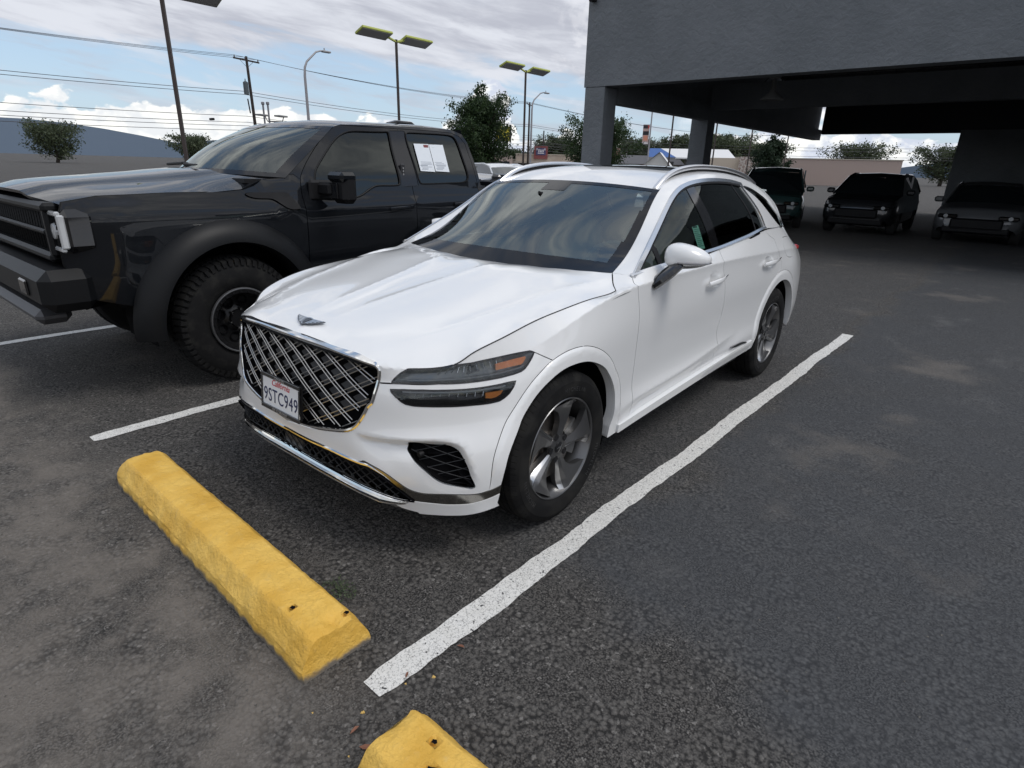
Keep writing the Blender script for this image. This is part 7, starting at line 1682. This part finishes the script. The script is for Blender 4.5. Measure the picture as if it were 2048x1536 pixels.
# ---------------------------------------------------------------- buildings and signs across the road
def bldg(name, label, d, w, dep, h, col, parapet=.3, az=None, roof=None, openings=True, z0=0.0, cat='building', rot=None):
    (ax, ay) = az; x, y = pol(ax, ay, d); e = empty(name, (x, y, 0)); tag(e, label, cat); ang = math.atan2(-ax, ay) if rot is None else rot; e.rotation_euler.z = ang
    q = MB(); q.box((0, dep/2, h/2), (w, dep, h)); q.build('wall', col, e)
    q = MB(); q.box((0, dep/2, h+.08), (w+.2, dep+.2, .16)); q.build('coping', mat('coping_tan', (.40, .36, .30), rough=.7), e)
    if openings:
        n = max(2, int(w/3)); dk = mat('shop_glass', (.02, .025, .03), rough=.1)
        for k in range(n):
            xx = -w/2+(k+.5)*w/n; q = MB(); q.box((xx, -.02, 1.25), (w/n*.72, .06, 2.1)); q.build('window', dk, e)
    return e
def build_far():
    tan = mat('tan_stucco', (.36, .30, .25), rough=.85, var=(.5, (.42, .36, .30), .4, .6)); pink = mat('pink_stucco', (.42, .33, .29), rough=.85); wht = mat('white_siding', (.62, .61, .58), rough=.7); brick = mat('brick_far', (.24, .13, .10), rough=.9, var=(3, (.34, .22, .18), .45, .55)); grey = mat('grey_shingle', (.11, .11, .12), rough=.9)
    b = bldg('restaurant', 'low tan restaurant building with a red roof sign', 112, 15.5, 9, 3.6, tan, az=(-.588, .809))
    q = MB(); q.box((-3.3, -.10, 4.0), (2.4, .3, 2.1)); q.build('sign_board', mat('sign_red', (.20, .055, .055), rough=.6), b)
    q = MB(); q.box((-3.3, -.28, 4.15), (1.7, .04, 1.15)); q.build('sign_panel', mat('sign_blue', (.06, .06, .14), rough=.5), b)
    q = MB(); wm = mat('sign_white', (.70, .68, .72), rough=.5)
    for xx, zz, w_, h_ in ((-4.0, 4.5, .16, .3), (-2.6, 4.5, .16, .3), (-3.65, 4.3, .22, .45), (-3.3, 4.25, .28, .40), (-2.92, 4.28, .2, .42), (-3.3, 3.88, 1.1, .12)): q.box((xx, -.31, zz), (w_, .03, h_), ch=.01)
    q.build('sign_lettering', wm, b)
    q = MB(); q.box((0, -.9, 2.35), (15.6, 1.8, .35)); q.build('awning', mat('awning_tan', (.45, .39, .33), rough=.8), b)
    b2 = bldg('shop_building', 'long low tan shop left of the restaurant', 118, 22, 8, 2.7, tan, az=(-.655, .755))
    b3 = bldg('shop_building', 'pink stucco shop behind the parked silver cars', 100, 16, 8, 3.0, pink, az=(-.705, .709))
    b4 = bldg('warehouse', 'plain pink warehouse wall at the far right under the canopy', 110, 26, 12, 3.8, pink, az=(-.262, .965), openings=False)
    h = empty('house', (*pol(-.4795, .8775, 122), 0)); tag(h, 'grey roofed low house with brick chimney across the road', 'house'); h.rotation_euler.z = .48
    q = MB(); q.box((0, 3, 1.3), (15, 6, 2.6)); q.build('wall', mat('house_tan', (.34, .30, .25), rough=.8), h)
    q = MB(); V = [(-8, -.6, 2.6), (8, -.6, 2.6), (8, 6.6, 2.6), (-8, 6.6, 2.6), (-6.5, 3, 4.2), (6.5, 3, 4.2)]; q.add(V, [(0, 1, 5, 4), (2, 3, 4, 5), (1, 2, 5), (3, 0, 4), (0, 3, 2, 1)]); q.build('roof', grey, h)
    q = MB(); q.box((-5.6, 2, 4.2), (2.6, 1.4, 2.4)); q.build('chimney', brick, h)
    q = MB(); q.lathe([(0, 0), (.05, .35), (.2, .62)], 16, 'y', c=(3.9, 0, 4.7)); q.tube([(3.9, .1, 4.6), (3.9, .5, 3.8)], .05, 5); q.build('satellite_dish', wht, h, smooth=True)
    g = empty('shop_gable', (*pol(-.4575, .8892, 96), 0)); tag(g, 'small white gabled shop beside the blue fuel price sign', 'shop'); g.rotation_euler.z = .40
    q = MB(); V = [(-2.1, 0, 0), (1.7, 0, 0), (1.7, 0, 2.3), (.1, 0, 4.0), (-2.1, 0, 2.3), (-2.1, 5, 0), (1.7, 5, 0), (1.7, 5, 2.3), (.1, 5, 4.0), (-2.1, 5, 2.3)]; q.add(V, [(0, 1, 2, 3, 4), (9, 8, 7, 6, 5), (0, 4, 9, 5), (1, 6, 7, 2)]); q.build('wall', wht, g)
    q = MB(); q.add([(-2.4, -.3, 2.05), (.1, -.3, 4.12), (.1, 5.3, 4.12), (-2.4, 5.3, 2.05)], [(0, 1, 2, 3)]); q.add([(.1, -.3, 4.12), (2.0, -.3, 2.05), (2.0, 5.3, 2.05), (.1, 5.3, 4.12)], [(0, 1, 2, 3)]); q.build('roof', mat('white_roof', (.70, .70, .70), rough=.6), g)
    q = MB(); q.box((.0, -.03, 1.0), (2.6, .05, .9)); q.build('window', mat('shop_glass', (.02, .025, .03), rough=.1), g)
    # fuel station canopy
    f = empty('fuel_station', (*pol(-.412, .911, 108), 0)); tag(f, 'blue and white fuel station canopy across the road', 'fuel station'); f.rotation_euler.z = .42
    q = MB(); q.add([(-7, -3, 3.6), (-2.5, -3, 3.6), (-5.2, 0, 5.0), (-7, 0, 5.0)], [(0, 1, 2, 3)]); q.box((-6.0, 1.5, 4.2), (2.4, 3, .9)); q.build('blue_roof', mat('station_blue', (.05, .12, .33), rough=.5), f)
    q = MB(); q.add([(-5.2, 0, 5.0), (-2.5, -3, 3.6), (6.6, -3, 3.6), (5.4, 0, 5.0)], [(0, 1, 2, 3)]); q.add([(-5.2, 0, 5.0), (5.4, 0, 5.0), (6.6, 3, 3.6), (-2.5, 3, 3.6)], [(0, 1, 2, 3)]); q.box((2, 0, 3.5), (9.2, 6, .2)); q.build('white_roof', mat('white_roof', (.70, .70, .70), rough=.6), f)
    q = MB()
    for xx in (-5.5, -1, 3, 6): q.box((xx, 0, 1.7), (.4, .4, 3.4))
    q.box((-5, 2, 1.5), (4, 4, 3)); q.build('column', mat('station_grey', (.2, .2, .2), rough=.7), f)
    # price sign
    def sign(az, d, w, hz, z0, cols, label, rows):
        e = empty('price_sign', (*pol(*az, d), 0)); tag(e, label, 'sign'); e.rotation_euler.z = math.atan2(-az[0], az[1])
        q = MB(); q.box((-w*.35, .1, z0/2), (.15, .15, z0)); q.box((w*.35, .1, z0/2), (.15, .15, z0)); q.build('post', mat('station_grey', (.2, .2, .2)), e)
        q = MB(); q.box((0, 0, z0+hz/2), (w, .3, hz)); q.build('panel', cols, e)
        for m_, L in rows:
            q = MB()
            for cx, cz, ww, hh in L: q.box((cx*w, -.17, z0+cz*hz), (ww*w, .04, hh*hz))
            q.build('sign_lettering', m_, e)
    sw = mat('sign_white', (.70, .68, .72)); sb_ = mat('sign_blue2', (.03, .07, .26), rough=.4); sr = mat('sign_coral', (.60, .22, .20), rough=.5); sk = mat('sign_sky', (.30, .36, .60), rough=.5)
    sign((-.4468, .8946), 90, .85, 1.15, .95, sb_, 'blue price board with white figures, left of the dark post', [(sw, [(-.15, .85, .45, .12), (-.15, .62, .5, .14), (.36, .62, .14, .14), (.36, .85, .2, .16), (.0, .25, .42, .14)])])
    sign((-.4368, .8995), 88, 1.05, 1.10, 1.0, sb_, 'dark blue sign with a coral and white square, right of the dark post', [(sk, [(-.25, .62, .32, .45)]), (sr, [(.22, .60, .30, .32)]), (sw, [(.0, .10, .92, .16), (.22, .60, .12, .2)])])
    # brick house
    q = empty('brick_house', (*pol(-.325, .9457, 100), 0)); tag(q, 'small pale brick house front seen between two dark posts', 'house'); q.rotation_euler.z = .33
    s_ = MB(); s_.box((0, 2, 1.9), (5.2, 4, 3.8)); s_.build('wall', mat('pale_brick', (.30, .22, .19), rough=.9, var=(4, (.52, .47, .42), .48, .52)), q)
    s_ = MB(); s_.box((-4.5, 3, 1.9), (4.6, 4, 3.4)); s_.build('annex_wall', mat('cream_wall', (.55, .47, .38), rough=.9), q)
    # yellow sign in the tree
    e = empty('yellow_sign', (*pol(-.6585, .7526, 120), 0)); tag(e, 'yellow billboard half hidden behind the bushy tree', 'sign'); e.rotation_euler.z = .72
    q = MB(); q.box((0, 0, 7.3), (2.6, .3, 2.5)); q.build('panel', mat('sign_yellow', (.55, .46, .03), rough=.5), e)
    q = MB(); q.box((1.45, 0, 7.3), (.35, .4, 3.1)); q.tube([(.9, .1, 0), (.9, .1, 9)], .16, 6); q.build('post', mat('pole_bronze', (.045, .032, .028)), e)
    q = MB(); q.box((-.1, -.17, 6.4), (1.7, .04, .25)); q.build('sign_lettering', mat('ink_brown', (.2, .12, .02)), e)
    # tall white utility boxes / sign
    hl_ = MB(); hx = []
    V = []; n = 60
    for k in range(n+1):
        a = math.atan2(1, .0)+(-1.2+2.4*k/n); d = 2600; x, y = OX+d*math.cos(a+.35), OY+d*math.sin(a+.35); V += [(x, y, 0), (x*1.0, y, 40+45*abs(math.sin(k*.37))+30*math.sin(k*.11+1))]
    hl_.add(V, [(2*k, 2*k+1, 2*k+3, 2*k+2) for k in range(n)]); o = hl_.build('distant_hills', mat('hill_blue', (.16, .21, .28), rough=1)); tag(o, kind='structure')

# ---------------------------------------------------------------- other vehicles
def simple_car(x, y, rz, col, label, L=4.7, W=1.86, H=1.65, kind='suv', glass=None, group='cars parked further back', cat='car', detail=1):
    e = empty('parked_car', (x, y, 0), rz); tag(e, label, cat, group)
    if kind == 'suv': prof = [(0, .45), (.0, .70), (.04, .86), (.16, .96), (.9, 1.05), (1.25, 1.10)]; rf = [(1.0, 1.08), (1.80, H-.08), (2.3, H), (3.6, H-.02), (4.25, H-.16), (4.62, 1.15)]
    elif kind == 'pickup': prof = [(0, .5), (0, .95), (.06, 1.15), (.25, 1.22), (1.3, 1.30)]; rf = [(1.35, 1.30), (2.0, H-.08), (2.3, H), (3.3, H-.02), (3.75, H-.1), (3.9, 1.32)]
    else: prof = [(0, .40), (0, .62), (.06, .78), (.25, .86), (1.1, .95), (1.4, .98)]; rf = [(1.25, .96), (2.05, H-.06), (2.5, H), (3.2, H-.02), (4.0, 1.05), (4.1, 1.0)]
    zbelt = prof[-1][1]; zr = zbelt+.03 if kind != 'pickup' else 1.30
    ys = np.linspace(0, L, 40); top = np.interp(ys, [p[0] for p in prof]+[L-.25, L-.06, L], [p[1] for p in prof]+[zr, zr-.08, zr-.3])
    V = []
    for yy, zt in zip(ys, top):
        k = min(1, min(yy, L-yy)/.55); hw = W/2*(.72+.28*math.sqrt(max(0, 1-(1-k)**2))); hw = max(hw, W/2*.74)
        zb = .26+.16*(1-min(1, min(yy, L-yy)/.5))
        for a, z in ((.90, zb), (.99, zb+.12), (1.0, .60), (.985, min(zt-.10, .85)), (.93, zt-.02), (.80, zt+.005), (.35, zt+.025), (0, zt+.03)): V.append((hw*a, yy, z))
    n = 8; F = [(i*n+j, (i+1)*n+j, (i+1)*n+j+1, i*n+j+1) for i in range(39) for j in range(n-1)]
    # cut wheel arches: drop the faces near the hubs' lower part
    yw = (.93, L-.98); keep = []
    for f in F:
        c = np.mean([V[q] for q in f], 0)
        if c[2] < .66 and abs(c[0]) > W/2*.84 and min(abs(c[1]-yw[0]), abs(c[1]-yw[1])) < .40-.10*(c[2] > .5): continue
        keep.append(f)
    o0 = len(V); V2 = V+[(-a, b, c) for a, b, c in V]; F2 = keep+[tuple(q+o0 for q in f[::-1]) for f in keep]+[tuple(list(range(n))+[o0+j for j in range(n-1, -1, -1)]), tuple([39*n+j for j in range(n)][::-1]+[o0+39*n+j for j in range(n)])]
    V2 = [(a, b-L/2, c) for a, b, c in V2]; mesh('body', V2, F2, col, e, angle=40)
    g = glass or mat('car_glass_dark', (.012, .016, .018), rough=.03, coat=1)
    # greenhouse: glass hull and painted roof
    gy = np.linspace(rf[0][0], rf[-1][0], 16); gz = np.interp(gy, [p[0] for p in rf], [p[1] for p in rf]); zb_ = zbelt-.02; V = []
    for yy, zt in zip(gy, gz):
        f_ = (zt-zb_)/(H-zb_); V += [(W/2*.93-.0, yy-L/2, zb_), (W/2*(.93-.19*f_), yy-L/2, zt-.03*f_), (W/2*(.93-.30*f_)-.03*f_, yy-L/2, zt+.0), (0, yy-L/2, zt+.03*f_)]
    F = []; FR = []
    for i in range(15):
        for j in range(3):
            q = (i*4+j, (i+1)*4+j, (i+1)*4+j+1, i*4+j+1)
            flat = gz[i] > H-.18 and gz[i+1] > H-.18
            (FR if (j >= 1 and flat) else F).append(q)
    def both(L_): return L_+[tuple(p+64 for p in f[::-1]) for f in L_]
    VV = V+[(-a, b, c) for a, b, c in V]; mesh('windows', VV, both(F), g, e, angle=30); mesh('roof', [(a, b, c+.004) for a, b, c in VV], both(FR), col, e, angle=40)
    pl = MB()
    for s_ in (1, -1):
        pts = [(s_*(W/2*(.93-.22*((z-zb_)/(H-zb_)))+.004), yy-L/2, z+.004) for yy, z in rf]; pl.tube([(a*1.0, b, c-.01) for a, b, c in pts], .028, 5)
        for yy in ((rf[2][0]+rf[3][0])/2+.05,): pl.box((s_*(W/2*.85), yy-L/2, (zb_+H)/2-.02), (.05, .07, H-zb_-.06))
    pl.build('pillars', col, e, smooth=True)
    for yy in yw:
        for s_ in (1, -1):
            w = empty('wheel', (s_*(W/2-.12), yy-L/2, .34)); w.parent = e; q = MB(); pr = [(-.11, .20), (-.115, .29), (-.09, .34), (.09, .34), (.115, .30), (.11, .23)]
            q.lathe([(a*s_, b) for a, b in (pr[::-1] if s_ > 0 else pr[::-1])], 28, 'x'); q.F = q.F if s_ > 0 else [f[::-1] for f in q.F]; q.build('tyre', mat('tyre_far', (.018, .018, .018), rough=.8), w, smooth=True, angle=35)
            q = MB(); q.lathe([(.10*s_, .235), (.07*s_, .20), (.06*s_, 0)], 20, 'x'); q.F = q.F if s_ > 0 else [f[::-1] for f in q.F]
            for k in range(5): a = 2*math.pi*k/5; q.tube([(.09*s_, 0, 0), (.10*s_, .22*math.sin(a), .22*math.cos(a))], .028, 4)
            q.build('rim', mat('rim_far', (.10, .10, .10), rough=.4, metal=.7), w)
    z0 = prof[2][1]-.10
    lampm = mat('headlamp_far', (.45, .47, .48), rough=.1, coat=1)
    for s_ in (1, -1):
        q = MB(); q.box((s_*W/2*.66, .02-L/2, z0), (.42, .16, .10), ch=.03); hd = q.build('headlight', black_gloss, e)
        q = MB(); q.lathe([(0, .048), (-.004, .040), (-.004, .0)], 16, 'y', c=(s_*W/2*.70, -.065-L/2, z0)); q.build('lamp', lampm, hd)
        q = MB(); q.box((s_*W/2*.78, L/2-.04, z0+.05), (.30, .10, .14), ch=.03); q.build('tail_lamp', mat('tail_red', (.35, .01, .01), rough=.15, coat=1), e)
        q = MB(); q.box((s_*(W/2+.10), rf[0][0]+.35-L/2, zbelt+.06), (.22, .12, .15), ch=.04); q.build('door_mirror', col, e)
    q = MB(); q.box((0, -L/2-.005, z0-.17), (1.1, .05, .26), ch=.04); q.build('grille', black_matt, e)
    q = MB(); q.box((0, -L/2+.03, .36), (1.4, .08, .16), ch=.03); q.build('lower_grille', black_matt, e)
    q = MB(); q.box((0, 0, .34), (W*.75, L*.85, .2)); q.build('underbody', black_void, e)
    return e
def build_cars():
    silver = mat('paint_silver', (.42, .44, .46), rough=.3, metal=.3, coat=1); white = mat('paint_white_far', (.74, .75, .76), rough=.3, coat=1); blk = mat('paint_black_far', (.010, .011, .013), rough=.25, coat=1); green = mat('paint_dark_green', (.022, .050, .048), rough=.25, coat=1); gry = mat('paint_grey_far', (.10, .105, .11), rough=.3, coat=1)
    e = simple_car(-4.45, 19.7, 0.25, green, 'dark green SUV facing the camera under the canopy', L=5.1, W=1.99, H=1.76)
    e2 = simple_car(-7.2, 20.6, 0.0, blk, 'black SUV under the canopy left of the dark green one', L=4.7, H=1.62)
    simple_car(-1.45, 19.9, 0.0, blk, 'black car added under the canopy right of the dark green SUV to block reflections', L=4.8, W=1.9, H=1.66)  # unseen car, added to block bright reflections on the green SUV
    simple_car(1.35, 19.7, 0.0, gry, 'grey car added deep under the canopy, furthest right, to block reflections', L=4.8, W=1.9, H=1.5, kind='sedan')  # another unseen car added against reflections, also fills the empty bay
    simple_car(*pol(-.437, .8995, 16.5), 0.0, blk, 'black car whose roof just shows behind the roof antenna', L=4.7, H=1.60)
    simple_car(-5.75, 3.6, .0, blk, 'black vehicle beyond the pickup at the left edge', L=5.2, H=1.93, kind='pickup', cat='pickup truck')
    simple_car(*pol(-.6868, .7268, 13.6), .20, blk, 'low black pickup just showing between the big pickup and the white crossover', L=5.4, W=1.9, H=1.42, kind='pickup', cat='pickup truck')
    w = simple_car(*pol(-.6615, .7499, 22.5), 1.2, white, 'white SUV with two papers in its side window, beyond the pickup', L=4.8, H=1.66, glass=mat('car_glass_light', (.05, .06, .06), rough=.03, coat=1))
    q = MB(); q.box((0, 0, 0), (.012, .30, .38)); o = q.build('window_paper', mat('paper', (.72, .76, .80)), w); o.location = (.83, .12, 1.33)
    q = MB(); q.box((0, 0, 0), (.012, .28, .38)); o = q.build('window_paper', mat('paper', (.72, .76, .80)), w); o.location = (.83, .46, 1.33)
    simple_car(*pol(-.6905, .7233, 30), 1.35, silver, 'silver sedan parked beside the bushy tree trunk', L=4.7, H=1.46, kind='sedan')
    simple_car(*pol(-.675, .738, 34), 1.35, silver, 'second silver sedan just behind the first one', L=4.7, H=1.5, kind='sedan')

build_ground(); build_stops(); build_canopy(); build_poles(); build_trees(); build_far(); build_cars()
build_truck()
car = build_car()[0]
build_greenhouse(car)
for x, y, sg, r in ((.825, 0, 1, .30), (-.825, 0, -1, .1), (.825, 2.875, 1, .62), (-.825, 2.875, -1, .4)): build_wheel(car, x, y, sg, r)
build_wells(car)
